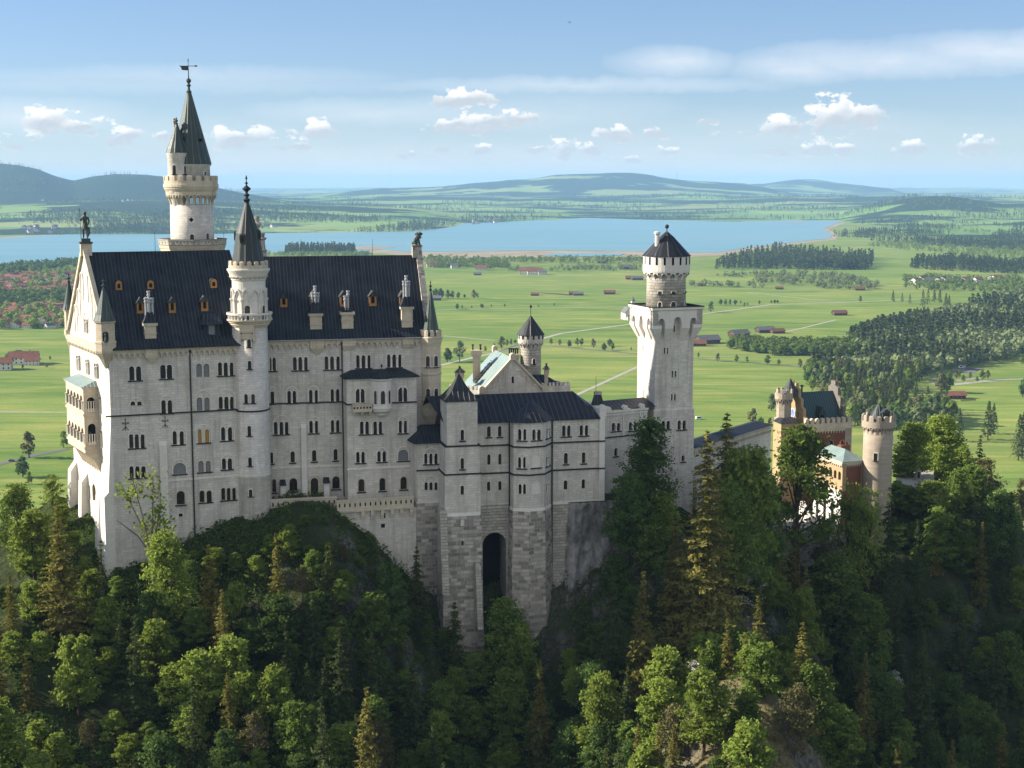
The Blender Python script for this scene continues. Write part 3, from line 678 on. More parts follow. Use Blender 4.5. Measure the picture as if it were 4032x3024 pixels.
# battered corner and the two tall buttresses on the gable side
FG.box(w, FG.L - 3.2, FG.L - .02, ZB0, zb1, -.1, 1.6); w.loft([[FG.p(FG.L - 3.2, zb1, 1.6), FG.p(FG.L - .02, zb1, 1.6), FG.p(FG.L - .02, zb1, 0), FG.p(FG.L - 3.2, zb1, 0)], [FG.p(FG.L - 3.0, zb1 + 1.1, .5), FG.p(FG.L - .02, zb1 + 1.1, .5), FG.p(FG.L - .02, zb1 + 1.1, 0), FG.p(FG.L - 3.0, zb1 + 1.1, 0)]])
w.loft([[FG.p(FG.L - 2.6, zb1, .9), FG.p(FG.L + .03, zb1, .9), FG.p(FG.L + .03, zb1, -.1), FG.p(FG.L - 2.6, zb1, -.1)], [FG.p(FG.L - 2.2, zb2 + 4, .02), FG.p(FG.L + .03, zb2 + 4, .02), FG.p(FG.L + .03, zb2 + 4, -.1), FG.p(FG.L - 2.2, zb2 + 4, -.1)]])
for xb, yt in ((545, 1450), (448, 1365), (388, 1300)):
    uu, zt = FG.off(1.4).hit(*ZG(xb, yt)); uu = max(1.3, uu)
    w.loft([[FG.p(uu - 1.2, ZB0, 2.3), FG.p(uu + 1.2, ZB0, 2.3), FG.p(uu + 1.2, ZB0, 0), FG.p(uu - 1.2, ZB0, 0)], [FG.p(uu - 1.1, zt, 1.2), FG.p(uu + 1.1, zt, 1.2), FG.p(uu + 1.1, zt, 0), FG.p(uu - 1.1, zt, 0)], [FG.p(uu - 1.1, zt + 1.6, 0.02), FG.p(uu + 1.1, zt + 1.6, 0.02), FG.p(uu + 1.1, zt + 1.6, 0), FG.p(uu - 1.1, zt + 1.6, 0)]])
w.each('buttress', pal)
w = MB().mat('limestone_warm'); w.mat('dark_roof')
for x0, x1, y in ((243, 292, 1440), (648, 700, 1418)):
    u0, zt = FR.hit(*Z4(x0, y)); u1, _ = FR.hit(*Z4(x1, y)); w.loft([[FR.p(u0 - .1, zt, 1.35), FR.p(u1 + .1, zt, 1.35), FR.p(u1 + .1, zt, 0), FR.p(u0 - .1, zt, 0)], [FR.p(u0, zt + .9, .15), FR.p(u1, zt + .9, .15), FR.p(u1, zt + .9, 0), FR.p(u0, zt + .9, 0)]])
w.each('buttress_cap', pal)
# two-storey loggia on the gable
lg = FG.off(2.5); ul0, ul1 = lg.hit(*ZG(377, 900))[0], lg.hit(*ZG(474, 900))[0]; zl = lambda x, y: lg.hit(*ZG(x, y))[1]
zlt, zl1, zl2, zl3 = zl(474, 832), zl(478, 985), zl(480, 1170), zl(482, 1205)
w = MB().mat('limestone_warm'); hol = []; LWn = []
n = 5
for (zt_, zb_) in ((zl(474, 880), zl(474, 965)), (zl(478, 1065), zl(478, 1148))):
    for i in range(n):
        a = ul0 + .5 + i * (ul1 - ul0 - 1.0) / n; b = a + (ul1 - ul0 - 1.0) / n; hol.append(arch(a + .25, b - .25, zb_, zt_))
holed(w, lg, [(ul0, zl3), (ul1, zl3), (ul1, zlt), (ul0, zlt)], hol, .5)
sd = Fac(lg.p(ul1, 0), FG.p(ul1, 0)); hs = [arch(.55, sd.L - .55, zb_, zt_) for zt_, zb_ in ((zlt - 1.8, zl1 + .9), (zl1 - 1.7, zl2 + .9))]
holed(w, sd, [(0, zl3), (sd.L, zl3), (sd.L, zlt), (0, zlt)], hs, .4)
sd2 = Fac(FG.p(ul0, 0), lg.p(ul0, 0)); holed(w, sd2, [(0, zl3), (sd2.L, zl3), (sd2.L, zlt), (0, zlt)], [], .4)
for z in (zl1, zl2, zlt): lg.box(w, ul0 - .15, ul1 + .15, z - .3, z + .1, -2.5, .2)
for k in range(8):
    u = ul0 + .3 + k * (ul1 - ul0 - .6) / 7
    lg.plate(w, [(u - .25, zl3), (u + .25, zl3), (u + .25, zl3 + .4), (u - .25, zl3 + .4)], -2.4, .02)
    w.loft([[FG.p(u - .25, zl3 - 3.6, 0), FG.p(u + .25, zl3 - 3.6, 0), FG.p(u + .25, zl3 - 3.6, -.1), FG.p(u - .25, zl3 - 3.6, -.1)], [FG.p(u - .25, zl3 - 1.2, 1.2), FG.p(u + .25, zl3 - 1.2, 1.2), FG.p(u + .25, zl3 - 1.2, 0), FG.p(u - .25, zl3 - 1.2, 0)], [FG.p(u - .25, zl3, 2.5), FG.p(u + .25, zl3, 2.5), FG.p(u + .25, zl3, 0), FG.p(u - .25, zl3, 0)]])
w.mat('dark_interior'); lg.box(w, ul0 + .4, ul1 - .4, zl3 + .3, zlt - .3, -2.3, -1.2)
logg = w.build('loggia', pal)
w = MB().mat('column_stone')
for (zt_, zb_) in ((zl(474, 880), zl(474, 965)), (zl(478, 1065), zl(478, 1148))):
    for i in range(n + 1):
        a = ul0 + .5 + i * (ul1 - ul0 - 1.0) / n; w.lathe(lg.p(a, 0, .12), [(.22, zb_), (.14, zb_ + .2), (.13, zt_ - 1.2), (.25, zt_ - .9)], 8)
    for j in range(3):
        w.lathe(sd.p(.8 + j * .45, 0, .02), [(.16, zb_ - .2), (.1, zb_), (.1, zt_ - 1.2), (.18, zt_ - 1)], 6)
w.each('column', logg)
w = MB().mat('copper_roof'); zt2 = FG.hit(*ZG(530, 748))[1] - 1.2
w.loft([[lg.p(ul0 - .4, zlt, .5), lg.p(ul1 + .4, zlt, .5), FG.p(ul1 + .4, zlt, 0), FG.p(ul0 - .4, zlt, 0)], [FG.p(ul0 + .6, zt2, .3), FG.p(ul1 - .8, zt2, .3), FG.p(ul1 - .8, zt2, 0), FG.p(ul0 + .6, zt2, 0)]]); w.build('loggia_roof', pal)
# roofs
def pitched(name, f, back, zr_, u0, u1, h0, h1, mat='dark_roof'):
    """front slope with a bell-cast eave, back slope; h0/h1 ridge end insets"""
    m = MB().mat(mat); b = Vector((back.x, back.y)); mid = b / 2; t = f.t
    def at(u, q, z): p = f.A + f.t * u + b * q; return (p.x, p.y, z)
    prof = [(-.035, ZE - .05), (-.035, ZE + .12), (.055, ZE + 1.75), (.5, zr_), (.945, ZE + 1.75), (1.035, ZE + .12), (1.035, ZE - .05)]
    rings = [[at(u0 + h0 * max(0, (z - ZE) / (zr_ - ZE)), q, z) for q, z in prof], [at(u1 - h1 * max(0, (z - ZE) / (zr_ - ZE)), q, z) for q, z in prof]]
    m.loft(rings); return m.build(name, pal)
rfL = pitched('roof', FL, gb, ZRL, .45, FL.L + 1.2, 0, 0); rfR = pitched('roof', FR, rb, ZRR, .5, FR.L - .2, 0, 0)
w = MB().mat('limestone_warm')     # gable end parapet on the right
for q0, q1, z0, z1 in ((-.02, .5, ZE, ZRR), (1.02, .5, ZE, ZRR)):
    pa = FR.A + FR.t * (FR.L - .2) + rb * q0; pb = FR.A + FR.t * (FR.L - .2) + rb * q1; ff = Fac(pa, pb)
    w.mat('rusticated_stone'); ff.plate(w, [(0, z0 - .2), (ff.L, z1 - .2), (ff.L, z1 + .75), (0, z0 + .75)], -.5, .6) if q0 < .5 else ff.plate(w, [(0, z0 - .2), (ff.L, z1 - .2), (ff.L, z1 + .75), (0, z0 + .75)], -.6, .5)
w.build('gable_parapet', pal)
w = MB().mat('zinc'); FL.box(w, .3, FL.L - .5, ZE - .02, ZE + .1, .72, .9); FR.box(w, 1, FR.L - 1, ZE - .02, ZE + .1, .72, .9); w.build('gutter', pal)
def slopehit(f, back, zr_, px, py):                      # where a sight line meets the front roof slope
    b = Vector((back.x, back.y)); hl = (b / 2).length * abs(f.n.dot(b.normalized()))
    n = Vector((f.n.x * (zr_ - ZE - 1.75), f.n.y * (zr_ - ZE - 1.75), hl * .89)); p0 = Vector(f.p(0, ZE + 1.75, -.055 * 2 * hl))
    d = Vector(ray(px, py)); o = Vector((0, 0, CAMZ)); return o + d * ((p0 - o).dot(n) / d.dot(n))
def dormer(f, back, zr_, roof, cv, x0, x1, yb, yt, pointed):
    p = slopehit(f, back, zr_, *cv((x0 + x1) / 2, yb)); wpx = (cv(x1, 0)[0] - cv(x0, 0)[0]) / F * p.y * 1.02; hpx = (cv(0, yb)[1] - cv(0, yt)[1]) / F * p.y * 1.02
    c = Vector((p.x, p.y)); g = Fac(c - f.t * wpx / 2, c + f.t * wpx / 2).off(.1); m = MB().mat('dormer_ochre'); z = p.z; hh = hpx * .68
    out = [(0, z), (wpx, z), (wpx, z + hh), (wpx / 2, z + hpx), (0, z + hh)] if pointed else arch(0, wpx, z, z + hpx, 8)
    g.plate(m, out, -.25, 0)
    m.mat('dark_interior'); pts = arch(wpx * .3, wpx * .7, z + hh * .28, z + hh * 1.0); m.poly([g.p(*q, .012) for q in pts])
    m.mat('wood_dark')
    for q in (.3, .5, .7): g.box(m, wpx * q - .03, wpx * q + .03, z + hh * .28, z + hh * .85, .012, .05)
    m.mat('dark_roof' if not pointed else 'grey_spire'); lb = 2.0
    if pointed:
        e = .18; m.loft([[g.p(-e, z + hh - .1, .15), g.p(wpx / 2, z + hpx + .12, .2), g.p(wpx + e, z + hh - .1, .15)], [g.p(-e, z + hh - .1, -lb), g.p(wpx / 2, z + hpx + .12, -lb), g.p(wpx + e, z + hh - .1, -lb)]])
        m.mat('wood_dark'); g.box(m, 0.02, wpx - .02, z, z + hh - .05, -lb, -.25)
    else: g.plate(m, arch(-.1, wpx + .1, z - .05, z + hpx + .12, 8), -lb, -.05)
    m.build('dormer', roof)
for x0, x1, yb, yt, k in ((567, 620, 645, 565, 0), (843, 898, 637, 562, 0), (1392, 1447, 627, 550, 0), (752, 808, 850, 715, 1), (1030, 1088, 845, 715, 1), (1312, 1370, 830, 705, 1)):
    dormer(FL, gb, ZRL, rfL, Z1, x0, x1, yb, yt, k)
for x0, x1, yb, yt in ((452, 512, 795, 680), (712, 765, 790, 660), (972, 1032, 790, 660), (1225, 1288, 785, 660), (1490, 1540, 790, 660)): dormer(FR, rb, ZRR, rfR, Z3, x0, x1, yb, yt, 1)
def chimney(f, roof, cv, x0, x1, yb, ys, yh, yp, pipes, din=1.2, deep=2.2, hood=True, cap=None):
    g = f.off(-din); u0, z0 = g.hit(*cv(x0, yb)); u1, _ = g.hit(*cv(x1, yb)); zs, zh, zp = (g.hit(*cv((x0 + x1) / 2, y))[1] for y in (ys, yh, yp))
    m = MB().mat('limestone_warm'); g.box(m, u0, u1, z0 - 2, zs, -deep, 0); g.box(m, u0 - .25, u1 + .25, zs - .5, zs, -deep - .2, .25)
    g.box(m, u0 - .1, u1 + .1, z0 + (zs - z0) * .42, z0 + (zs - z0) * .42 + .15, -deep - .1, .1)
    if hood:
        e = .35; m.mat('dark_roof'); r = lambda k, z, s: [g.p(u0 - e + k, z, e - k), g.p(u1 + e - k, z, e - k), g.p(u1 + e - k, z, -deep - e + k), g.p(u0 - e + k, z, -deep - e + k)]
        m.loft([r(0, zs, 0), r(.45, zs + (zh - zs) * .35, 0), r(.8, zh, 0)])
    else:
        m.mat('iron')
        for i in range(5): g.box(m, u0 + i * (u1 - u0) / 4.5, u0 + i * (u1 - u0) / 4.5 + .2, zs, zs + .7, -deep * .5, -deep * .5 + .3)
    m.mat('zinc'); c = (u0 + u1) / 2
    for (du, dd, k) in pipes:
        q = g.p(c + du, 0, -deep / 2 + dd); zt = zh + (zp - zh) * k
        m.lathe(q, [(.2, zh - .5), (.2, zh + (zt - zh) * .3), (.25, zh + (zt - zh) * .33), (.2, zh + (zt - zh) * .36), (.2, zt - .9), (.3, zt - .8), (.3, zt - .55), (.22, zt - .5), (.22, zt - .3), (.32, zt - .25), (.32, zt)], 10)
    m.build('chimney', roof)
chimney(FL, rfL, Z1, 822, 922, 1100, 932, 840, 657, ((0, 0, 1), (-.55, .3, .68), (.55, .3, .68), (0, .5, .66), (-.3, -.4, .7)))
chimney(FR, rfR, Z3, 712, 815, 1028, 848, 755, 612, ((0, 0, 1), (-.5, .2, .6), (.5, .2, .6), (0, .5, .6)))
chimney(FR, rfR, Z3, 987, 1088, 965, 838, 800, 655, ((.25, 0, 1), (-.3, .1, .7)), hood=False)
chimney(FR, rfR, Z3, 1510, 1605, 1012, 790, 705, 522, ((0, 0, 1), (-.45, .2, .75), (.45, .2, .75), (0, .5, .72)))
w = MB().mat('limestone_warm')                           # the corbelled-out chimney breasts below the eaves
for f, cv, x0, x1, yt, yb, pt in ((FL, Z1, 820, 930, 1175, 1285, 1), (FR, Z3, 708, 832, 1095, 1205, 1), (FR, Z3, 990, 1105, 1090, 1170, 0), (FR, Z3, 1512, 1610, 1075, 1155, 0)):
    u0, zt = f.hit(*cv(x0, yt)); u1, zb_ = f.hit(*cv(x1, yb)); zm = zt - (zt - zb_) * .5; c = (u0 + u1) / 2; hw_ = .25 if pt else (u1 - u0) / 2 * .85
    w.loft([[f.p(c - hw_, zb_, .1), f.p(c + hw_, zb_, .1), f.p(c + hw_, zb_, -.1), f.p(c - hw_, zb_, -.1)], [f.p(u0, zm, .55), f.p(u1, zm, .55), f.p(u1, zm, -.1), f.p(u0, zm, -.1)], [f.p(u0, zt + .3, .6), f.p(u1, zt + .3, .6), f.p(u1, zt + .3, -.1), f.p(u0, zt + .3, -.1)]])
w.each('chimney_corbel', pal)
# small roof house beside the stair tower
p = slopehit(FL, gb, ZRL, *Z1(1400, 1045)); g = Fac(Vector((p.x - 1.1, p.y)), Vector((p.x + 1.1, p.y + .4)))
m = MB().mat('dark_roof'); g.box(m, -.2, g.L + .2, p.z - .3, p.z + 2.0, -3, 0); m.loft([[g.p(-.8, p.z + 2, .6), g.p(g.L + .8, p.z + 2, .6), g.p(g.L + .8, p.z + 2, -4), g.p(-.8, p.z + 2, -4)], [g.p(-.2, p.z + 3.9, -1.4), g.p(g.L + .2, p.z + 3.9, -1.4), g.p(g.L + .2, p.z + 3.9, -4), g.p(-.2, p.z + 3.9, -4)]])
m.mat('grey_shutter'); m.poly([g.p(*q, .015) for q in arch(g.L / 2 - .5, g.L / 2 + .5, p.z + .2, p.z + 1.8, kind='rect')]); m.build('dormer', rfL)
for f, back, zr_, rf, cv, xs in ((FL, gb, ZRL, rfL, Z1, ((905, 140, 305), (1505, 140, 300))), (FR, rb, ZRR, rfR, Z3, ((628, 203, 358), (1253, 203, 354)))):
    for x, yt, yb in xs:
        mid = f.A + Vector((back.x, back.y)) / 2; g = Fac(mid, mid + f.t); u, zt = g.hit(*cv(x, yt)); m = MB().mat('iron'); m.tube(g.p(u, zr_ - .2), g.p(u, zt), .05, .03, 5); m.build('lightning_rod', rf)
# drainpipes and wall anchors
for f, pts in ((FL, [(Z1, 1208, 1160), (Z2, 1240, 1240)]), (FR, [(Z3, 985, 1090), (Z4, 835, 1545)])):
    m = MB().mat('iron'); (c0, x0, y0), (c1, x1, y1) = pts; u, zt = f.hit(*c0(x0, y0)); _, zb_ = f.hit(*c1(x1, y1)); f.box(m, u - .11, u + .11, zb_, zt, .02, .26)
    f.box(m, u - .2, u + .2, zt - .6, zt - .1, .02, .4); m.build('drainpipe', pal)
for x, y in ((650, 270), (995, 248)):
    u, z = FL.hit(*Z2(x, y)); m = MB().mat('iron'); d = .08
    m.tube(FL.p(u, z - 1.0, d), FL.p(u, z + 1.1, d), .06)
    for s in (-1, 1):
        m.path([FL.p(u + s * .1, z + .1, d), FL.p(u + s * .45, z + .45, d), FL.p(u + s * .6, z + .2, d), FL.p(u + s * .35, z + .15, d)], [.05] * 4, 5)
        m.path([FL.p(u, z - .4, d), FL.p(u + s * .25, z - .6, d), FL.p(u + s * .5, z - .95, d)], [.05] * 3, 5)
    m.build('wall_anchor', pal)
for x in LW + GW + RW + BW: x.make(pal)
# corner turret on the near left corner
ax = Axis(473, 1000, 250.3, Z1)
w = MB().mat('limestone_warm'); sq = lambda r, z: w.ring(ax.c, r, z, 8, math.pi / 8 + .3)
pr = ax.prof([(20, 1330), (60, 1290), (110, 1240), (165, 1195), (178, 1175), (178, 1110), (185, 1105), (185, 1090), (165, 1085), (165, 930), (185, 925), (185, 905)])
w.loft([sq(r * 1.05, z) for r, z in pr])
w.mat('dark_interior')
ct = w.build('corner_turret', pal)
m = MB().mat('green_spire'); m.lathe(ax.c, [(ax.r(205), ax.z(913)), (ax.r(160), ax.z(860)), (ax.r(28), ax.z(640))], 8, math.pi / 8 + .3); m.build('turret_spire', ct)
m = MB(); finial(m, ax.c, ax.z(640), ax.z(548) - ax.z(640), .16, 'bronze'); m.tube((ax.x - .4, ax.y, ax.z(570)), (ax.x + .4, ax.y, ax.z(570)), .09); m.build('finial', ct)
t = Vector((math.cos(.3), math.sin(.3))); nrm = Vector((math.sin(.3) , -math.cos(.3))); 
for dt, wd in ((-.35, .9),):
    rr = ax.r(165) * 1.05 * math.cos(math.pi / 8); c = Vector(ax.c) + nrm * rr; f = Fac(c - t * .45, c + t * .45); m = MB().mat('dark_interior'); m.poly([f.p(*q, .02) for q in arch(0, .9, ax.z(1095), ax.z(1000))])
    m.mat('bronze'); m.lathe(f.p(.45, 0, .15), [(.25, ax.z(1095)), (.3, ax.z(1075)), (.22, ax.z(1045)), (.3, ax.z(1025)), (.1, ax.z(1015)), (.16, ax.z(1008)), (.05, ax.z(1000))], 8); m.build('niche_figure', ct)
# far corner turret
ax = Axis(165, 800, 274.6, Z1); w = MB().mat('limestone_warm')
w.loft([w.ring(ax.c, r, z, 8, .3) for r, z in ax.prof([(20, 1180), (60, 1100), (95, 1050), (110, 1030), (110, 990), (95, 985), (95, 830), (110, 825), (110, 815)])]); ct = w.build('corner_turret', pal)
m = MB().mat('green_spire'); m.lathe(ax.c, [(ax.r(125), ax.z(815)), (ax.r(95), ax.z(770)), (ax.r(14), ax.z(570))], 8, .3); m.build('turret_spire', ct)
m = MB(); finial(m, ax.c, ax.z(570), ax.z(490) - ax.z(570), .14, 'bronze'); m.build('finial', ct)
# octagonal corner turret on the right
ax = Axis(1762, 1100, 271.5, Z3); w = MB().mat('limestone_warm')
pr = ax.prof([(30, 1960), (60, 1890), (100, 1820), (150, 1760), (185, 1730), (195, 1690), (195, 1670), (180, 1660), (180, 1610), (195, 1605), (195, 1590), (175, 1585), (175, 1380), (188, 1375), (188, 1360), (178, 1355), (178, 1320), (188, 1315), (188, 1305), (175, 1300), (175, 1130), (195, 1090), (205, 1065), (215, 1055), (185, 1045), (170, 1043)])
w.loft([w.ring(ax.c, r, z, 8, math.pi / 8 + .2) for r, z in pr]); merlons(w, ax.c, ax.r(185), ax.z(1045), ax.z(995), 10, .62, .4)
ct = w.build('corner_turret', pal)
m = MB().mat('green_spire'); m.lathe(ax.c, [(ax.r(150), ax.z(1045)), (ax.r(142), ax.z(1000)), (ax.r(12), ax.z(635))], 10, .2); m.build('turret_spire', ct)
m = MB(); finial(m, ax.c, ax.z(640), ax.z(560) - ax.z(640), .13, 'iron'); m.build('finial', ct)
for y0, y1 in ((1210, 1308), (1492, 1590)):
    for an in (-.25, .55):
        ringwin(ax, ax.r(172), an, .75, ax.z(y1), ax.z(y0), ct, name='turret_window')
# roof ridge statues stand on pedestals at the gable peaks
m = MB().mat('limestone_warm'); q = FG.p(gm, 0, -.3); m.box(q, FL.t, 1.9, 1.5, ZRL - .6, ZRL + 1.5); m.mat('bronze'); m.box(q, FL.t, 2.2, 1.8, ZRL + 1.5, ZRL + 1.8); m.box(q, FL.t, 1.5, 1.2, ZRL + 1.8, ZRL + 2.4); m.build('statue_pedestal', pal)
kq = Vector((q[0], q[1], ZRL + 2.4))
pe = FR.A + FR.t * (FR.L - .6) + rb / 2; m = MB().mat('rusticated_stone'); m.box(pe, FR.t, 1.7, 1.6, ZRR - .5, ZRR + 1.6); m.box(pe, FR.t, 2.0, 1.9, ZRR + 1.6, ZRR + 1.85); m.build('statue_pedestal', pal)
lq = Vector((pe.x, pe.y, ZRR + 1.85))
adopt(pal)
# terrace in front of the right-hand block
ter = thing('terrace_wall', 'grey stone terrace parapet on a retaining wall below the palace windows', 'wall', (-25, 260, 140))
T1 = Fac(xy(P(1064, 1968, 259.6)), xy(P(1326, 1956, 262.2))); T2 = Fac(xy(P(1326, 1962, 258.6)), xy(P(1628, 1936, 262.6)))
m = MB().mat('limestone_warm'); zt1 = T1.hit(*Z4(400, 1568))[1]; 
for f in (T1, T2):
    f.box(m, 0, f.L, zt1 - 2.2, zt1 - 1.9, -6, .25); f.box(m, 0, f.L, zt1 - 1.9, zt1 - .25, -.2, .1); f.box(m, -.05, f.L + .05, zt1 - .25, zt1, -.3, .22)
m.build('parapet', ter)
m = MB().mat('sill_dark')
for f in (T1, T2):
    k = int(f.L / .9)
    for i in range(k): u = (i + .5) * f.L / k; m.poly([f.p(u + .16 * math.cos(a), zt1 - .95 + .4 * math.sin(a), .104) for a in [j * math.pi / 4 for j in range(8)]])
m.build('parapet_openwork', ter)
m = MB().mat('rusticated_pale'); T1.box(m, 0, T1.L, 128, zt1 - 2.2, -5.8, -.1); m.mat('limestone'); T2.box(m, 0, T2.L + 2, 118, zt1 - 2.2, -6, -.35); m.build('retaining_wall', ter)
m = MB().mat('limestone_warm')
for i in range(6): u = 4.6 + i * (T2.L - 5) / 5; T2.box(m, u - .3, u + .3, zt1 - 3.1, zt1 - 2.2, -.4, .2); T2.box(m, u - .3, u + .3, zt1 - 3.7, zt1 - 3.1, -.4, -.1)
m.each('corbel', ter)
m = MB().mat('dark_interior')
for x, y, s in ((830, 1865, .45), (830, 1950, .35)):
    f = T2.off(-.34); u, z = f.hit(1000 + 1210 * 0 + 508, 2030 if y == 1865 else 2070); m.poly([f.p(u - s, z - s), f.p(u + s, z - s), f.p(u + s, z + s), f.p(u - s, z + s)])
m.each('vent_opening', ter)
adopt(ter)
# ------------------------------------------------------------------ stair tower on the palace front
st = thing('stair_tower', 'slender round stair tower with balustraded gallery and dark spire before the palace hall', 'tower', (*P(987, 1900, 260).xy, 138))
ax = Axis(192, 1300, 260, Z3)
m = MB().mat('limestone')
zb = 128
m.lathe(ax.c, [(ax.r(325), zb), (ax.r(318), zb + 8), (ax.r(309), P(990, 1870, 260).z), (ax.r(318), P(990, 1868, 260).z), (ax.r(318), P(990, 1862, 260).z), (ax.r(303), P(990, 1858, 260).z), (ax.r(303), ax.z(965))], 40)
m.build('shaft', st, True, axis=(ax.x, ax.y, ax.r(300)))
m = MB().mat('limestone_warm'); m.lathe(ax.c, ax.prof([(303, 966), (318, 955), (330, 945), (345, 940), (345, 930), (365, 922), (365, 914), (392, 906), (392, 893), (300, 893)]), 40)
m.mat('pale_trim'); m.build('gallery_corbel', st, axis=(ax.x, ax.y, ax.r(300)))
m = MB().mat('limestone_plain'); r0 = ax.r(386); z0, z1 = ax.z(893), ax.z(838)
m.lathe(ax.c, [(r0 + .08, z1 - .32), (r0 + .08, z1), (r0 - .45, z1), (r0 - .45, z1 - .32), (r0 + .08, z1 - .32)], 40, cap0=False, cap1=False)
nb = 34
for i in range(nb):
    a = 2 * math.pi * i / nb; big = i % 6 == 0; r = .16 if big else .09; m.lathe((ax.x + (r0 - .2) * math.sin(a), ax.y - (r0 - .2) * math.cos(a)), [(r * 1.5, z0), (r, z0 + .25), (r * 1.25, (z0 + z1) / 2), (r, z1 - .6), (r * 1.9, z1 - .3)], 6)
m.build('balustrade', st)
m = MB().mat('limestone_plain'); m.lathe(ax.c, ax.prof([(285, 893), (285, 562), (300, 552), (300, 545), (318, 535), (318, 520), (330, 505), (345, 490), (365, 470), (365, 458), (330, 456)]), 40)
dr = m.build('upper_drum', st, False, axis=(ax.x, ax.y, ax.r(285)))
m = MB().mat('limestone_warm'); corbels(m, ax.c, ax.r(286), ax.r(330), ax.z(560), ax.z(520), 24, .3)
m.build('corbel_frieze', st)
m = MB().mat('limestone_plain')                          # arcade of niches round the drum
for i in range(12):
    a = 2 * math.pi * (i + .5) / 12; r = ax.r(300); m.lathe((ax.x + r * math.sin(a), ax.y - r * math.cos(a)), [(.24, ax.z(893)), (.17, ax.z(885)), (.15, ax.z(742)), (.3, ax.z(728)), (.34, ax.z(715))], 8)
    a0, a1 = 2 * math.pi * (i - .5) / 12, 2 * math.pi * (i + .5) / 12; A = []; B = []
    for k in range(9):
        q = k / 8; an = a0 + (a1 - a0) * q; zz_ = ax.z(715) + 1.45 * math.sin(math.pi * q); zt = zz_ + .3; ro = ax.r(314)
        A.append((ax.x + ro * math.sin(an), ax.y - ro * math.cos(an), zz_)); B.append((ax.x + ro * math.sin(an), ax.y - ro * math.cos(an), zt))
    for k in range(8):
        ins = lambda p, f_=.92: (ax.x + (p[0] - ax.x) * f_, ax.y + (p[1] - ax.y) * f_, p[2])
        m.poly([A[k], A[k + 1], B[k + 1], B[k]]); m.poly([ins(A[k]), ins(A[k + 1]), A[k + 1], A[k]]); m.poly([B[k], B[k + 1], ins(B[k + 1]), ins(B[k])])
m.build('blind_arcade', st)
ringwin(ax, ax.r(286), .07, 1.0, ax.z(880), ax.z(770), st, name='gallery_door'); ringwin(ax, ax.r(286), 1.15, .9, ax.z(880), ax.z(775), st, name='gallery_door')
m = MB().mat('limestone_warm'); m.lathe(ax.c, [(ax.r(336), ax.z(457)), (ax.r(338), ax.z(425)), (ax.r(300), ax.z(425)), (ax.r(300), ax.z(457))], 40, cap0=False, cap1=False); merlons(m, ax.c, ax.r(338), ax.z(430), ax.z(398), 16, .6, .4, .1, .18); m.build('parapet', st)
m = MB().mat('grey_spire'); ztop = P(*ZA(890, 1232), 260).z; m.lathe(ax.c, [(ax.r(285), ax.z(440)), (ax.r(276), ax.z(400)), (ax.r(200), ax.z(150)), (ax.r(32), ztop)], 16); sp = m.build('spire', st, axis=(ax.x, ax.y, 1.6))
m = MB(); zf = P(*ZA(890, 1015), 260).z; m.mat('iron'); h = zf - ztop
m.lathe(ax.c, [(.36, ztop - .2), (.62, ztop + h * .08), (.3, ztop + h * .13), (.28, ztop + h * .2), (.55, ztop + h * .25), (.24, ztop + h * .32), (.24, ztop + h * .38), (.75, ztop + h * .47), (.75, ztop + h * .5), (.2, ztop + h * .6), (.12, ztop + h * .66), (.35, ztop + h * .7), (.1, ztop + h * .74), (.08, ztop + h * .84), (.22, ztop + h * .87), (.03, ztop + h)], 10); m.build('finial', sp)
for an, zz_ in ((-.25, 205), (1.5, 175), (-1.6, 185)):     # spire dormers
    rr = ax.r(276 - (400 - zz_) * .304); c = (ax.x + rr * math.sin(an), ax.y - rr * math.cos(an)); z = ax.z(zz_ + 30); m = MB().mat('wood_dark'); f = Fac(Vector(c) - Vector((math.cos(an), math.sin(an))) * .42, Vector(c) + Vector((math.cos(an), math.sin(an))) * .42).off(.15)
    f.plate(m, arch(0, .84, z, z + 1.5, 8), -.9, 0); m.mat('grey_spire'); f.plate(m, arch(-.1, .94, z + .5, z + 1.65, 8), -1.1, -.05); m.mat('dark_interior'); m.poly([f.p(*q, .01) for q in arch(.14, .7, z + .2, z + 1.3, 8)]); m.build('dormer', sp)
for y0, y1, a_ in ((1058, 1128, .12), (1243, 1315, .12)): ringwin(ax, ax.r(303), a_, .62, ax.z(y1), ax.z(y0), st)
for y0, y1, w_ in ((255, 342, 304), (525, 602, 304), (800, 862, 319)): ringwin(ax, ax.r(w_), .02, .62, P(*Z2(1780, y1), 260).z, P(*Z2(1780, y0), 260).z, st)
for s in (-.16, .26): ringwin(ax, ax.r(304), s * .9 + .03, .62, ax.z(1608), ax.z(1530), st)
m = MB().mat('limestone_warm'); f = Fac(Vector((ax.x - 1.3, ax.y - ax.r(303))), Vector((ax.x + 1.4, ax.y - ax.r(303) + .1))).off(.12)
f.plate(m, arch(.1, 2.6, ax.z(1060), ax.z(990), 8), -.5, .12); f.plate(m, [(.0, ax.z(1075)), (.3, ax.z(1075)), (.3, ax.z(1000)), (0, ax.z(1000))], -.5, .3); f.plate(m, [(2.4, ax.z(1075)), (2.7, ax.z(1075)), (2.7, ax.z(1000)), (2.4, ax.z(1000))], -.5, .3)
f.plate(m, [(.1, ax.z(1000)), (2.6, ax.z(1000)), (2.6, ax.z(930)), (.1, ax.z(930))], -.5, .35); m.build('window_canopy', st)
m = MB().mat('sill_dark'); zc = P(*Z2(1770, 68), 260).z; m.lathe(ax.c, [(ax.r(304), zc - 1.5), (ax.r(322), zc - 1.4), (ax.r(322), zc - 1.25), (ax.r(304), zc - 1.2)], 40); m.build('string_course', st)
adopt(st)
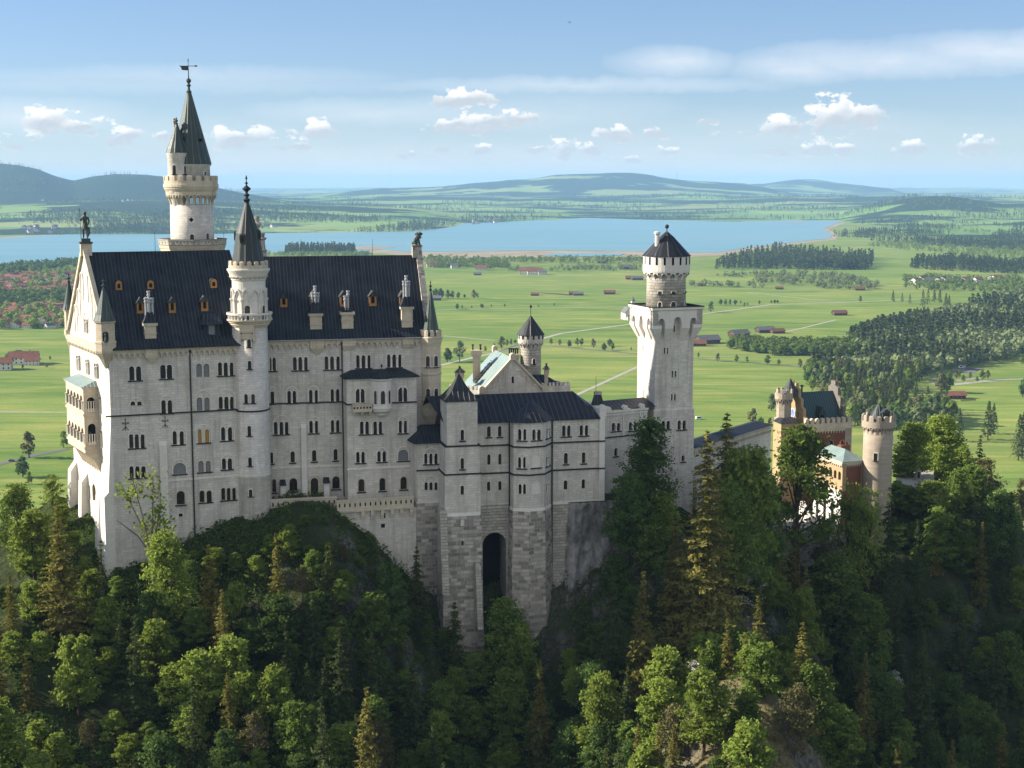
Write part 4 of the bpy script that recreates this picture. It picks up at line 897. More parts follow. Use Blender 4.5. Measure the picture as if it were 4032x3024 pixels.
# ------------------------------------------------------------------ the tall north tower behind the palace roof
tt = thing('tall_tower', 'tallest round white tower with corbelled parapet, side turret and dark green spire', 'tower', (*P(756, 1000, 293).xy, 150))
ax = Axis(428, 1420, 293, ZA)
m = MB().mat('limestone_warm'); z0, z1 = ax.z(1640), ax.z(1582)
m.lathe(ax.c, [(ax.r(505), 140), (ax.r(505), z1 - .8), (ax.r(518), z1 - .6), (ax.r(530), z1)], 8, .22)
m.build('platform', tt)
m = MB().mat('rusticated_pale'); zt = ax.z(1532); ro = ax.r(536)
m.lathe(ax.c, [(ro, z1), (ro, zt), (ro - .5, zt), (ro - .5, z1)], 8, .22); m.lathe(ax.c, [(ro + .15, zt - .25), (ro + .15, zt), (ro - .6, zt), (ro - .6, zt - .25)], 8, .22)
for i in range(8):
    a0 = .22 + math.pi / 4 * i; a1 = a0 + math.pi / 4; pa = Vector((ax.x + ro * math.sin(a0), ax.y - ro * math.cos(a0))); pb = Vector((ax.x + ro * math.sin(a1), ax.y - ro * math.cos(a1))); f = Fac(pa, pb)
    m.mat('pale_trim')
    for j in range(6):
        u = f.L * (.14 + j * .145); f.plate(m, [(u - .35, z1 + .2), (u - .2, z1 + .2), (u + .2, zt - .4), (u + .05, zt - .4)] if j % 2 == 0 else [(u + .2, z1 + .2), (u + .35, z1 + .2), (u - .05, zt - .4), (u - .2, zt - .4)], 0, .09)
    m.mat('rusticated_pale')
m.build('parapet', tt)
m = MB().mat('limestone'); m.lathe(ax.c, ax.prof([(348, 1640), (344, 1535), (338, 1255)]), 40); m.build('shaft', tt, True, axis=(ax.x, ax.y, ax.r(343)))
m = MB().mat('limestone_warm'); corbels(m, ax.c, ax.r(338), ax.r(396), ax.z(1258), ax.z(1170), 22, .36, .05)
m.lathe(ax.c, ax.prof([(330, 1200), (398, 1178), (400, 1150), (425, 1128), (425, 1122), (436, 1112), (436, 1090), (422, 1088), (410, 1085), (300, 1085)]), 44); m.build('corbel_frieze', tt, axis=(ax.x, ax.y, ax.r(400)))
m = MB().mat('limestone_warm'); m.lathe(ax.c, [(ax.r(424), ax.z(1090)), (ax.r(424), ax.z(1060)), (ax.r(395), ax.z(1060)), (ax.r(395), ax.z(1090))], 44, cap0=False, cap1=False); merlons(m, ax.c, ax.r(426), ax.z(1062), ax.z(1024), 18, .62, .55, .05, .1); m.build('battlement', tt)
a2 = Axis(421, 1000, 293.3, ZA)
m = MB().mat('limestone'); m.lathe(a2.c, a2.prof([(300, 1100), (296, 945), (316, 935), (316, 922)]), 36); m.build('upper_drum', tt, True, axis=(ax.x, ax.y, ax.r(300)))
a3 = Axis(408, 700, 293.3, ZA)
m = MB().mat('green_spire'); m.lathe((a2.x, a2.y), [(a2.r(326), a2.z(927)), (a2.r(305), a2.z(880)), (a2.r(38), a2.z(345))], 18); sp = m.build('spire', tt, axis=(a2.x, a2.y, 2.0))
m = MB().mat('bronze'); zt = a2.z(345); h = a2.z(60) - zt; cc = a2.c
m.lathe(cc, [(.36, zt - .4), (.5, zt + h * .02), (.5, zt + h * .05), (.24, zt + h * .09), (.22, zt + h * .18), (.46, zt + h * .22), (.2, zt + h * .26), (.2, zt + h * .28), (.46, zt + h * .33), (.46, zt + h * .38), (.12, zt + h * .43), (.08, zt + h * .6), (.05, zt + h * .9), (.12, zt + h * .93), (.02, zt + h)], 10); fi = m.build('finial', sp)
m = MB().mat('bronze'); zv = a2.z(124)                   # weather vane
m.tube((cc[0] - 1.5, cc[1], zv), (cc[0] + 1.7, cc[1], zv), .06); 
for s in (1.35, 1.6): m.ball((cc[0] + s, cc[1], zv), .16)
f = Fac((cc[0] - 1.7, cc[1]), (cc[0] + 1, cc[1])); f.plate(m, [(.45, zv - .75), (1.6, zv - .85), (1.7, zv), (.3, zv), (-.1, zv + .15), (.3, zv - .25)], -.04, .04); m.build('weather_vane', sp)
for an, y0, y1, ro in ((-.35, 740, 690, 1), (.95, 750, 680, 1)):
    rr = a2.r(326) * (y0 - 345) / (927 - 345) * 1.0; t_ = Vector((math.cos(an), math.sin(an))); c = Vector(cc) + Vector((math.sin(an), -math.cos(an))) * (rr + .1); f = Fac(c - t_ * .5, c + t_ * .5); z = a2.z(y0); hh = a2.z(y1) - z
    m = MB().mat('wood_dark'); f.plate(m, arch(0, 1.0, z, z + hh, 8), -1.2, 0); m.mat('green_spire'); f.plate(m, arch(-.15, 1.15, z + hh * .45, z + hh + .2, 8), -1.4, .12); m.mat('dark_interior'); m.poly([f.p(*q, .012) for q in arch(.2, .8, z + .3, z + hh - .3)]); m.build('dormer', sp)
a4 = Axis(313, 1000, 290.6, ZA)
m = MB().mat('limestone'); m.lathe(a4.c, a4.prof([(40, 1310), (80, 1280), (130, 1200), (160, 1150), (160, 1085), (157, 870), (168, 862), (168, 850), (176, 838), (176, 832)]), 28); tu = m.build('side_turret', tt, True, axis=(a4.x, a4.y, a4.r(160)))
m = MB().mat('green_spire'); m.lathe(a4.c, a4.prof([(182, 834), (165, 800), (110, 735), (60, 660), (12, 590)]), 14); m.build('turret_spire', tu, axis=(a4.x, a4.y, 1.1))
m = MB(); finial(m, a4.c, a4.z(592), a4.z(540) - a4.z(592), .14, 'bronze'); m.ball((a4.x, a4.y, a4.z(570)), .28); m.build('finial', tu)
m = MB().mat('rusticated_pale'); q = Axis(286, 650, 291.5, ZA); m.lathe(q.c, [(.2, q.z(720)), (.2, q.z(590)), (.34, q.z(582)), (.34, q.z(570)), (.2, q.z(568)), (.3, q.z(552))], 10); m.build('chimney', tu)
ringwin(a4, a4.r(157), -.12, .62, a4.z(1008), a4.z(935), tu, name='turret_window'); ringwin(a4, a4.r(157), .95, .62, a4.z(1008), a4.z(938), tu, name='turret_window')
ringwin(a2, a2.r(298), 1.0, .62, a2.z(1022), a2.z(985), tt); ringwin(ax, ax.r(342), .19, .75, ax.z(1535), ax.z(1492), tt); ringwin(ax, ax.r(342), .95, .75, ax.z(1535), ax.z(1485), tt)
an = .18; rr = ax.r(340); c = Vector(ax.c) + Vector((math.sin(an), -math.cos(an))) * rr; f = Fac(c - Vector((math.cos(an), math.sin(an))), c + Vector((math.cos(an), math.sin(an)))); z = ax.z(1375)
m = MB().mat('pale_trim'); ring = [(1 + .8 * math.cos(i * math.pi / 8), z + .8 * math.sin(i * math.pi / 8)) for i in range(16)]; f.plate(m, ring, -.3, .12); m.mat('dark_interior')
for dx, dz in ((0, 0), (.22, 0), (-.22, 0), (0, .22), (0, -.22)): m.poly([f.p(1 + dx + .2 * math.cos(i * math.pi / 5), z + dz + .2 * math.sin(i * math.pi / 5), .125 + .002 * (dx + 2 * dz)) for i in range(10)])
m.build('quatrefoil_window', tt)
adopt(tt)
# ------------------------------------------------------------------ ornate chimneys of the far roof edge, behind the stair tower spire
oc = thing('chimney_stack', 'slim carved stone chimney pair rising behind the stair tower spire', 'chimney', (*P(1015, 1000, 286).xy, 180))
m = MB().mat('rusticated_stone')
for px, yt, yb in ((959, 1350, 1720), (1000, 1490, 1720)):
    a = Axis(px, 1500, 286, ZA); z0, z1 = a.z(yb), a.z(yt)
    m.lathe(a.c, [(.8, z0 - 6), (.8, z0 + (z1 - z0) * .35), (1.0, z0 + (z1 - z0) * .38), (.6, z0 + (z1 - z0) * .45), (.45, z0 + (z1 - z0) * .75), (.8, z0 + (z1 - z0) * .8), (.8, z0 + (z1 - z0) * .84), (.4, z0 + (z1 - z0) * .88), (.55, z1)], 8)
o = m.build('stone_shaft', oc); adopt(oc)
# ------------------------------------------------------------------ bower house with its square turret and polygonal bay
bw = thing('bower_house', 'pale bower house with square spired turret, polygonal bay and tall rusticated stone base', 'castle wing', (0, 268, 115))
KF = Fac(xy(P(1752, 1900, 262)), xy(P(2380, 1850, 269)))
zs_ = KF.hit(*Z5(1600, 1590))[1]                          # top of the rusticated base
zst = zs_; ZEK = KF.hit(*Z5(1600, 822))[1]; ZK0 = 96
ku = lambda x, y=1200, d=0: KF.off(d).hit(*Z5(x, y))[0]
u_t0, u_t1 = ku(380, 1200, 3.3), ku(665, 1200, 3.3); u_b0, u_b1 = ku(962), ku(1352); u_e = ku(1845)
KW = [Win(KF, Z5, [(752, 788)], 895, 998), Win(KF, Z5, [(855, 888)], 893, 995), Win(KF, Z5, [(755, 785)], 1157, 1258, sill=False), Win(KF, Z5, [(858, 888)], 1152, 1255, sill=False), Win(KF, Z5, [(752, 783)], 1412, 1500, sill=False), Win(KF, Z5, [(857, 888)], 1407, 1495, sill=False),
      Win(KF, Z5, [(1453, 1485), (1500, 1532)], 888, 992), Win(KF, Z5, [(1617, 1648), (1665, 1697)], 885, 984), Win(KF, Z5, [(1470, 1507)], 1145, 1250), Win(KF, Z5, [(1637, 1672)], 1138, 1243), Win(KF, Z5, [(1468, 1503)], 1400, 1490, sill=False), Win(KF, Z5, [(1635, 1668)], 1390, 1480, sill=False)]
m = MB().mat('limestone'); wall(m, KF, [(u_t0, zst), (u_e, zst), (u_e, ZEK), (u_t0, ZEK)], KW)
kb = -KF.n * 10
for u in (u_e,): m.poly([KF.p(u, zst - 6), KF.p(u, zst - 6, -10), KF.p(u, ZEK, -10), KF.p(u, ZEK)])
m.poly([KF.p(u_e, zst - 6, -10), KF.p(u_t0, zst - 6, -10), KF.p(u_t0, ZEK, -10), KF.p(u_e, ZEK, -10)])
m.build('wall', bw)
# square turret in three stages
K3 = KF.off(3.3); zt_ = lambda y: K3.hit(*Z5(520, y))[1]
TW = [Win(K3, Z5, [(506, 538)], 928, 1030), Win(K3.off(.12), Z5, [(506, 538)], 1192, 1298), Win(K3.off(.24), Z5, [(506, 538)], 1448, 1538, sill=False)]
ztr, zsa, zsb = zt_(658), zt_(1080), zt_(1342)
m = MB().mat('limestone')
for k, (z0, z1) in enumerate(((zsa, ztr), (zsb, zsa), (zst - 1.0, zsb))):
    e = .12 * k + (.0 if k == 0 else .22); f = K3.off(.12 * k); wall(m, f, [(u_t0 - e, z0), (u_t1 + e, z0), (u_t1 + e, z1), (u_t0 - e, z1)], [TW[k]])
    for u in (u_t0 - e, u_t1 + e): m.poly([f.p(u, z0), f.p(u, z1), f.p(u, z1, -5.9), f.p(u, z0, -5.9)])
    m.poly([f.p(u_t0 - e, z0, -5.9), f.p(u_t1 + e, z0, -5.9), f.p(u_t1 + e, z1, -5.9), f.p(u_t0 - e, z1, -5.9)])
m.build('turret_wall', bw)
m = MB().mat('black_roof'); c_ = (u_t0 + u_t1) / 2; hw = (u_t1 - u_t0) / 2; rr = lambda k, z: [K3.p(c_ - hw * k, z, hw * (k - 1)), K3.p(c_ + hw * k, z, hw * (k - 1)), K3.p(c_ + hw * k, z, -hw * (k + 1)), K3.p(c_ - hw * k, z, -hw * (k + 1))]
zap = K3.off(-hw).hit(*Z5(523, 405))[1]; hh = zap - ztr
m.loft([rr(1.12, ztr - .15), rr(1.12, ztr), rr(.86, ztr + hh * .17), rr(.60, ztr + hh * .37), rr(.38, ztr + hh * .58), rr(.03, zap)]); m.mat('iron'); m.tube(K3.p(c_, zap - .2, -hw), K3.p(c_, zap + 1.6, -hw), .07, .03, 6); m.build('turret_roof', bw)
# polygonal bay
def proj_u(x, d): return KF.off(d).hit(*Z5(x, 1050))
bp = [(u_b0, 0.0), (ku(1002, 1060, 2.3), 2.3), (ku(1145, 1060, 3.4), 3.4), (ku(1290, 1060, 2.9), 2.9), (u_b1, 0.0)]
bpts = [Vector(KF.p(u, 0, d)[:2]) for u, d in bp]; BF = [Fac(a, b) for a, b in zip(bpts, bpts[1:])]
BWn = [[], [Win(BF[1], Z5, [(1043, 1072), (1092, 1118)], 922, 1027), Win(BF[1], Z5, [(1043, 1070), (1090, 1115)], 1185, 1287, hood=(1034, 1122, 1155)), Win(BF[1], Z5, [(1047, 1075), (1090, 1116)], 1437, 1530, hood=(1038, 1124, 1410), sill=False)],
       [Win(BF[2], Z5, [(1175, 1205), (1220, 1255)], 925, 1029), Win(BF[2], Z5, [(1172, 1252)], 1155, 1285, shut='blind'), Win(BF[2], Z5, [(1172, 1252)], 1413, 1535, shut='blind', sill=False)],
       [Win(BF[3], Z5, [(1303, 1317), (1323, 1339)], 910, 1012), Win(BF[3], Z5, [(1301, 1315), (1320, 1334)], 1175, 1275), Win(BF[3], Z5, [(1299, 1312), (1317, 1331)], 1430, 1518, sill=False)]]
zbe = BF[2].hit(*Z5(1200, 862))[1]
m = MB().mat('limestone')
for f, ws in zip(BF, BWn): wall(m, f, [(0, zst - .3), (f.L, zst - .3), (f.L, zbe), (0, zbe)], ws)
m.build('bay_wall', bw)
m = MB().mat('black_roof'); ap = KF.off(-2.2).hit(*Z5(1168, 642)); apx = KF.p(ap[0], ap[1], -2.2)
cen = KF.p((u_b0 + u_b1) / 2, 0, 0); ex = lambda p, k: (cen[0] + (p.x - cen[0]) * k, cen[1] + (p.y - cen[1]) * k)
lo = [(*ex(p, 1.12), zbe) for p in bpts]; md = [(*ex(p, .62), zbe + (apx[2] - zbe) * .42) for p in bpts]
i0, i1 = m.add(lo), m.add(md)
for k in range(4): m.face((i0[k], i0[k + 1], i1[k + 1], i1[k])); m.poly([md[k], md[k + 1], apx])
m.poly([(x, y, z - .02) for x, y, z in lo][::-1])
m.poly([md[4], lo[4], KF.p(ap[0] + 2, zbe + 1.5, -1), apx]); m.poly([lo[0], md[0], apx, KF.p(ap[0] - 2, zbe + 1.5, -1)])
m.build('bay_roof', bw)
# main roof: front slope, hip at the right, ridge behind
m = MB().mat('black_roof'); kr = KF.off(-6); ur0, zr_ = kr.hit(*Z5(600, 602)); ur1, _ = kr.hit(*Z5(1552, 600))
ev = lambda u, d: KF.p(u, ZEK + .02, d)
m.poly([ev(u_t0, .5), ev(u_e - .9, .5), kr.p(ur1, zr_), kr.p(u_t0 - 2, zr_)]); m.poly([ev(u_e - .9, .5), KF.p(u_e - .9, ZEK + 1.6, -6), kr.p(ur1, zr_)]); m.poly([kr.p(u_t0 - 2, zr_), kr.p(ur1, zr_), KF.p(u_e - .9, ZEK + 1.6, -6), KF.p(u_e, ZEK, -12), KF.p(u_t0 - 2, ZEK, -12)])
m.poly([ev(u_t0, .5), ev(u_e - .9, .5), KF.p(u_e - .9, ZEK - .2, .5), KF.p(u_t0, ZEK - .2, .5)])
m.build('roof', bw)
m = MB().mat('limestone_plain')                            # right-hand pier with its shouldered parapet
zp = KF.hit(*Z5(1810, 700))[1]; KF.box(m, u_e - 1.0, u_e + .05, zst - .6, ZEK + .2, -.4, .3); KF.box(m, u_e - 1.0, u_e + .25, ZEK + .2, zp - .7, -10, .35); KF.plate(m, arch(u_e - 1.05, u_e + .3, zp - .8, zp + .1, 8), -.5, .45)
m.build('corner_pier', bw)
q = KF.off(-5); u0, z0 = q.hit(*Z5(1745, 665)); u1, z1 = q.hit(*Z5(1822, 572)); m = MB().mat('black_roof'); m.loft([[q.p(u0 - .7, ZEK, .8), q.p(u1 + .7, ZEK, .8), q.p(u1 + .7, ZEK, -.8), q.p(u0 - .7, ZEK, -.8)], [q.p(u0 + .3, z1 - .5, .5), q.p(u1 - .2, z1 - .5, .5), q.p(u1 - .2, z1 - .5, -.5), q.p(u0 + .3, z1 - .5, -.5)]])
m.mat('rusticated_stone'); q.box(m, u0 + .2, u1 - .1, z1 - .5, z1, -.55, .55); m.mat('iron'); m.tube(q.p((u0 + u1) / 2 - .3, z1), q.p((u0 + u1) / 2 - .3, q.hit(*Z5(1742, 430))[1]), .05, .03, 5); m.build('chimney', bw)
# string courses
m = MB().mat('sill_dark')
zc1, zc2 = KF.hit(*Z5(1600, 1042))[1], KF.hit(*Z5(1600, 1297))[1]
for z in (zc1, zc2):
    KF.box(m, u_t1 + .2, u_b0, z - .13, z + .13, -.03, .2); KF.box(m, u_b1, u_e - 1.0, z - .13, z + .13, -.03, .2); KF.box(m, u_e - 1.0, u_e + .1, z - .13, z + .13, -.03, .45)
    for f in BF: f.box(m, -.05, f.L + .05, z - .13, z + .13, -.03, .2)
for k, z in ((1, zsa), (2, zsb)): f = K3.off(.12 * k); e = .12 * k + .22; f.box(m, u_t0 - e - .12, u_t1 + e + .12, z - .13, z + .13, -9, .14)
m.build('string_course', bw)
# rusticated base: turret foot, arch bay, polygon foot
m = MB().mat('rusticated_pale'); m.mat('rusticated_stone')
def foot(fr, u0, u1, zt, zb, d0, d1, w0, w1):
    m.loft([[fr.p(u0 - w1, zb, d1), fr.p(u1 + w1 * .6, zb, d1), fr.p(u1 + w1 * .6, zb, -9), fr.p(u0 - w1, zb, -9)], [fr.p(u0 - w0, zt, d0), fr.p(u1 + w0, zt, d0), fr.p(u1 + w0, zt, -9), fr.p(u0 - w0, zt, -9)]])
foot(K3, u_t0, u_t1, zst - .9, ZK0, .42, 1.9, .55, 1.9)
m.mat('limestone_plain'); foot(K3, u_t0, u_t1, zst - .35, zst - .9, .3, .42, .45, .55); m.mat('rusticated_stone')
fk = KF.off(.1); ar = fk.hit(*Z6(712, 800)), fk.hit(*Z6(932, 460))
hol = arch(ar[0][0], ar[1][0], ZK0 + .1, ar[1][1], 12)
m.mat('rusticated_pale'); holed(m, fk, [(u_t1 - 1, ZK0), (u_b0 + .6, ZK0), (u_b0 + .6, zst), (u_t1 - 1, zst)], [hol], 5.0)
m.mat('rusticated_stone')
cb = (sum(p.x for p in bpts) / 5, sum(p.y for p in bpts) / 5); ring = lambda k, z: [(cb[0] + (p.x - cb[0]) * k, cb[1] + (p.y - cb[1]) * k - (k - 1) * 1.5, z) for p in bpts] + [(*KF.p(u_b1, 0, -6)[:2], z), (*KF.p(u_b0, 0, -6)[:2], z)]
zl = BF[2].hit(*Z6(1280, 1115))[1] - 1
m.loft([ring(1.2, ZK0 - 6), ring(1.17, zl)]); m.loft([ring(1.13, zl - .5), ring(1.10, zl + 6), ring(1.06, zst - 3), ring(1.045, zst - .8)])
m.mat('limestone_plain'); m.loft([ring(1.05, zst - .8), ring(1.02, zst - .25)])
m.mat('rusticated_pale'); KF.box(m, u_b1 + .2, u_b1 + 3.6, ZK0 + 6, zst, -4, .06)
m.mat('limestone_plain'); KF.box(m, u_b1, u_e + .1, zst - .5, zst + .02, -3, .14)
m.build('rusticated_base', bw)
m = MB().mat('dark_interior'); ff = KF.off(-4.8); ff.box(m, ar[0][0] - .2, ar[1][0] + .2, ZK0, ar[1][1] + .3, -.3, 0)
m.build('niche_back', bw)
m = MB().mat('rusticated_stone')                            # slim buttresses flanking the turret foot
def butt(x, yt, w_, dd, yb):
    u, z = K3.off(.6).hit(*Z6(x, yt)); zb = K3.off(dd + 1.9).hit(*Z6(x, yb))[1]; m.mat('rusticated_pale'); m.loft([[K3.p(u - w_, zb, dd + 1.9), K3.p(u + w_, zb, dd + 1.9), K3.p(u + w_, zb, -2), K3.p(u - w_, zb, -2)], [K3.p(u - w_, z, dd), K3.p(u + w_, z, dd), K3.p(u + w_, z, -2), K3.p(u - w_, z, -2)], [K3.p(u - w_ * .7, z + .5, dd - .3), K3.p(u + w_ * .7, z + .5, dd - .3), K3.p(u + w_ * .7, z + .5, -2), K3.p(u - w_ * .7, z + .5, -2)]])
butt(345, 285, .62, .75, 1050); butt(655, 770, .5, 2.0, 1380)
m.each('buttress', bw)
for y0, y1 in ((348, 405), (540, 585)):
    f = K3.off(.75 if y0 < 400 else 1.1); w_ = Win(f, Z6, [(511, 534)], y0, y1, sill=False); w_.shut = 'blind' if y0 < 400 else None; w_.depth = -.05; w_.make(bw)
m = MB().mat('iron')
for x, d in ((958, .3), (1358, .3)):
    u = ku(x); KF.box(m, u - .1, u + .1, zst - 14 if x < 1000 else zst - 12, ZEK, .15, .38)
m.each('drainpipe', bw)
for ws in [KW, TW] + BWn:
    for x in ws: x.make(bw)
adopt(bw)
# ------------------------------------------------------------------ low annex between palace and bower
an = thing('corner_annex', 'small pale annex with hipped dark roof between palace hall and bower turret', 'annex', (*P(1690, 1900, 263).xy, 130))
AF = Fac(xy(P(1642, 1800, 263.2)), xy(P(1757, 1790, 264.4))); za = lambda y: AF.hit(*Z4(1600, y))[1]
AW = [Win(AF, Z4, [(1590, 1618), (1638, 1665), (1685, 1713)], 1150, 1250, hood=(1580, 1728, 1090)), Win(AF, Z4, [(1592, 1622), (1637, 1667), (1685, 1713)], 1418, 1495, hood=(1582, 1722, 1352), sill=False, cols=False)]
m = MB().mat('limestone'); wall(m, AF, [(0, za(1600)), (AF.L + 1, za(1600)), (AF.L + 1, za(1048)), (0, za(1048))], AW); sdv = Vector((-2.2, 5.5))
m.poly([AF.p(0, za(1600)), AF.p(0, za(1048)), (AF.A.x + sdv.x, AF.A.y + sdv.y, za(1048)), (AF.A.x + sdv.x, AF.A.y + sdv.y, za(1600))]); m.build('wall', an)
m = MB().mat('rusticated_stone'); b0 = AF.A + sdv; m.loft([[AF.p(-.9, 110, .9), AF.p(AF.L + 1.5, 110, .9), AF.p(AF.L + 1.5, 110, -6), (b0.x - 1, b0.y, 110)], [AF.p(-.15, za(1610), .15), AF.p(AF.L + 1.5, za(1610), .15), AF.p(AF.L + 1.5, za(1610), -6), (b0.x - .2, b0.y, za(1610))]])
m.mat('limestone_plain'); AF.box(m, -.15, AF.L + 1, za(1612), za(1598), -4, .17); m.build('rusticated_base', an)
m = MB().mat('dark_roof'); zt = AF.off(-3).hit(*Z4(1680, 903))[1]; lo = [AF.p(-.6, za(1048), .5), AF.p(AF.L + 1, za(1048), .5), AF.p(AF.L + 1, za(1048), -6), (b0.x - .6, b0.y, za(1048))]
m.loft([[(x, y, z - .15) for x, y, z in lo], lo, [AF.p(1.6, zt, -3), AF.p(AF.L + 1, zt, -3), AF.p(AF.L + 1, zt, -6), AF.p(1.6, zt, -6)]]); m.build('roof', an)
m = MB().mat('sill_dark'); AF.box(m, -.15, AF.L + .5, za(1308) - .12, za(1308) + .12, -.03, .18); m.build('string_course', an)
for x in AW: x.make(an)
m = MB().mat('iron'); AF.box(m, AF.L - .1, AF.L + .12, za(1800), za(1050), .1, .32); m.build('drainpipe', an)
adopt(an)
# ------------------------------------------------------------------ knights' house behind, with its gable and copper roof
kh = thing('knights_house', 'gabled stone house with streaked copper roof and skylight behind the bower', 'castle wing', (*P(2010, 1560, 296).xy, 140))
HF = Fac(xy(P(1912, 1540, 295.2)), xy(P(2132, 1540, 298.0))); hz = lambda x, y: HF.hit(*Z5(x, y)); gu = hz(995, 265)
HW = [Win(HF, Z5, [(982, 1005)], 430, 497, sill=False)]
m = MB().mat('limestone'); ul, zl_ = hz(735, 575); ur, _ = hz(1258, 575)
wall(m, HF, [(ul, 140), (ur, 140), (ur, zl_ + .4), (gu[0], gu[1]), (ul, zl_ + .4)], HW); hb = -HF.n * 15.5
for u in (ul, ur): m.poly([HF.p(u, 140), HF.p(u, zl_ + .3), HF.p(u, zl_ + .3, -15.5), HF.p(u, 140, -15.5)])
m.poly([HF.p(ul, 140, -15.5), HF.p(ur, 140, -15.5), HF.p(ur, zl_, -15.5), HF.p(gu[0], gu[1], -15.5), HF.p(ul, zl_, -15.5)]); m.build('wall', kh)
m = MB().mat('copper_roof'); e = .5
m.poly([HF.p(ul - 1.2, zl_ - .5, -.4), HF.p(gu[0], gu[1] + .1, -.4), HF.p(gu[0], gu[1] + .1, -15.8), HF.p(ul - 1.2, zl_ - .5, -15.8)]); m.mat('black_roof'); m.poly([HF.p(gu[0], gu[1] + .1, -.4), HF.p(ur + .8, zl_ - .3, -.4), HF.p(ur + .8, zl_ - .3, -15.8), HF.p(gu[0], gu[1] + .1, -15.8)])
rf = m.build('roof', kh)
m = MB().mat('window_glass')                              # long skylight with iron bars
def rp(q, d, up=.12): return (lambda p: (p[0], p[1], p[2] + up))(HF.p(gu[0] + (ul - 1.2 - gu[0]) * q, gu[1] + (zl_ - .5 - gu[1]) * q, d))
m.loft([[rp(.30, -8.6), rp(.30, -10.8), rp(.86, -10.2), rp(.86, -7.6)], [rp(.33, -8.8, .5), rp(.33, -10.6, .5), rp(.83, -10, .5), rp(.83, -7.9, .5)]])
m.mat('iron')
for i in range(7): q = .3 + i * .56 / 6; m.tube(rp(q, -8.4 + i * .15, .55), rp(q, -10.9 + i * .1, .55), .06)
m.build('skylight', rf)
m = MB().mat('limestone_warm')
for (u0, z0), (u1, z1) in (((ul - .6, zl_ - .2), gu), (gu, (ur + .6, zl_ - .2))): HF.plate(m, [(u0, z0), (u1, z1), (u1, z1 + .55), (u0, z0 + .55)], -.6, .35)
HF.box(m, ul - .6, ur + .6, zl_ - 1.0, zl_ - .6, -.05, .35)
for u, z in ((ul - .7, zl_ + .1), (ur + .7, zl_ + .1), gu): HF.plate(m, arch(u - .6, u + .6, z - .3, z + 1.1, 8), -.9, .4)
HF.plate(m, arch(gu[0] - .5, gu[0] + .5, gu[1] - .3, gu[1] + 1.0, 8), -16.2, -15.2)
for s in (-1, 1):                                         # stepped blind frieze
    for k in range(5): u = gu[0] + s * (1.3 + k * 1.15); z = gu[1] - 2.6 - k * 1.05; HF.box(m, u - .62, u + .62, z, z + .22, -.03, .12); HF.box(m, u + s * .5 - .1, u + s * .5 + .1, z - 1.0, z, -.03, .12)
m.each('gable_trim', kh)
for x in HW: x.make(kh)
def stack(x0, x1, yb, yt, Y, pots, mat='limestone_warm', cap=0):
    a, b = P(*Z5(x0, yb), Y), P(*Z5(x1, yb), Y); zt = P(*Z5(x0, yt), Y).z; f = Fac(a, b); m = MB().mat(mat); w_ = f.L
    f.box(m, w_ * .16, w_ * .84, a.z - 3, zt - .9, -w_ * .68, 0); f.box(m, 0, w_, zt - .9, zt, -w_ * .8, w_ * .12); f.box(m, w_ * .08, w_ * .92, zt - 1.3, zt - .9, -w_ * .75, w_ * .06)
    m.mat('iron')
    for i in range(pots): u = w_ * (.15 + .7 * i / max(1, pots - 1)) if pots > 1 else w_ / 2; m.lathe(f.p(u, 0, -w_ * .35), [(.16, zt), (.16, zt + .9), (.24, zt + .95), (.24, zt + 1.2)], 8)
    if cap: m.mat('black_roof'); m.loft([[f.p(-.2, zt, .4), f.p(w_ + .2, zt, .4), f.p(w_ + .2, zt, -w_ - .2), f.p(-.2, zt, -w_ - .2)], [f.p(w_ * .4, zt + .8, -w_ * .4), f.p(w_ * .6, zt + .8, -w_ * .4), f.p(w_ * .6, zt + .8, -w_ * .6), f.p(w_ * .4, zt + .8, -w_ * .6)]])
    return m.build('chimney', kh)
stack(605, 706, 390, 190, 305, 2); stack(455, 540, 500, 395, 300, 1, cap=1); stack(945, 1055, 290, 225, 310, 5); stack(1280, 1332, 440, 365, 305, 1, cap=1)
m = MB().mat('limestone'); f = Fac(P(*Z5(1255, 560), 303), P(*Z5(1530, 560), 305)); z0, z1 = f.hit(*Z5(1400, 560))[1], f.hit(*Z5(1400, 520))[1]
f.box(m, 0, f.L, 145, z1, -8, 0)
for i in range(8): u = (i + .5) * f.L / 8; f.box(m, u - f.L / 26, u + f.L / 26, z1, z1 + .7, -.5, 0)
m.mat('black_roof'); zt = f.hit(*Z5(1330, 440))[1]; m.loft([[f.p(0, z1, -.6), f.p(f.L * .8, z1, -.6), f.p(f.L * .8, z1, -8), f.p(0, z1, -8)], [f.p(0, zt, -4), f.p(f.L * .35, zt, -4), f.p(f.L * .35, zt, -5), f.p(0, zt, -5)]]); m.build('side_block', kh)
m = MB().mat('limestone'); f = Fac(P(*Z5(395, 560), 301), P(*Z5(740, 575), 297)); z1 = f.hit(*Z5(560, 555))[1]
f.box(m, 0, f.L, 145, z1, -6, 0)
for i in range(9): u = (i + .5) * f.L / 9; f.box(m, u - f.L / 30, u + f.L / 30, z1, z1 + .8, -.5, 0)
m.mat('copper_roof'); a = f.hit(*Z5(625, 500)); m.loft([[f.p(f.L * .55, z1, 0), f.p(f.L * .95, z1, 0), f.p(f.L * .95, z1, -4), f.p(f.L * .55, z1, -4)], [f.p(a[0], a[1], -2), f.p(a[0] + .3, a[1], -2), f.p(a[0] + .3, a[1], -2.3), f.p(a[0], a[1], -2.3)]]); m.build('side_block', kh)
adopt(kh)
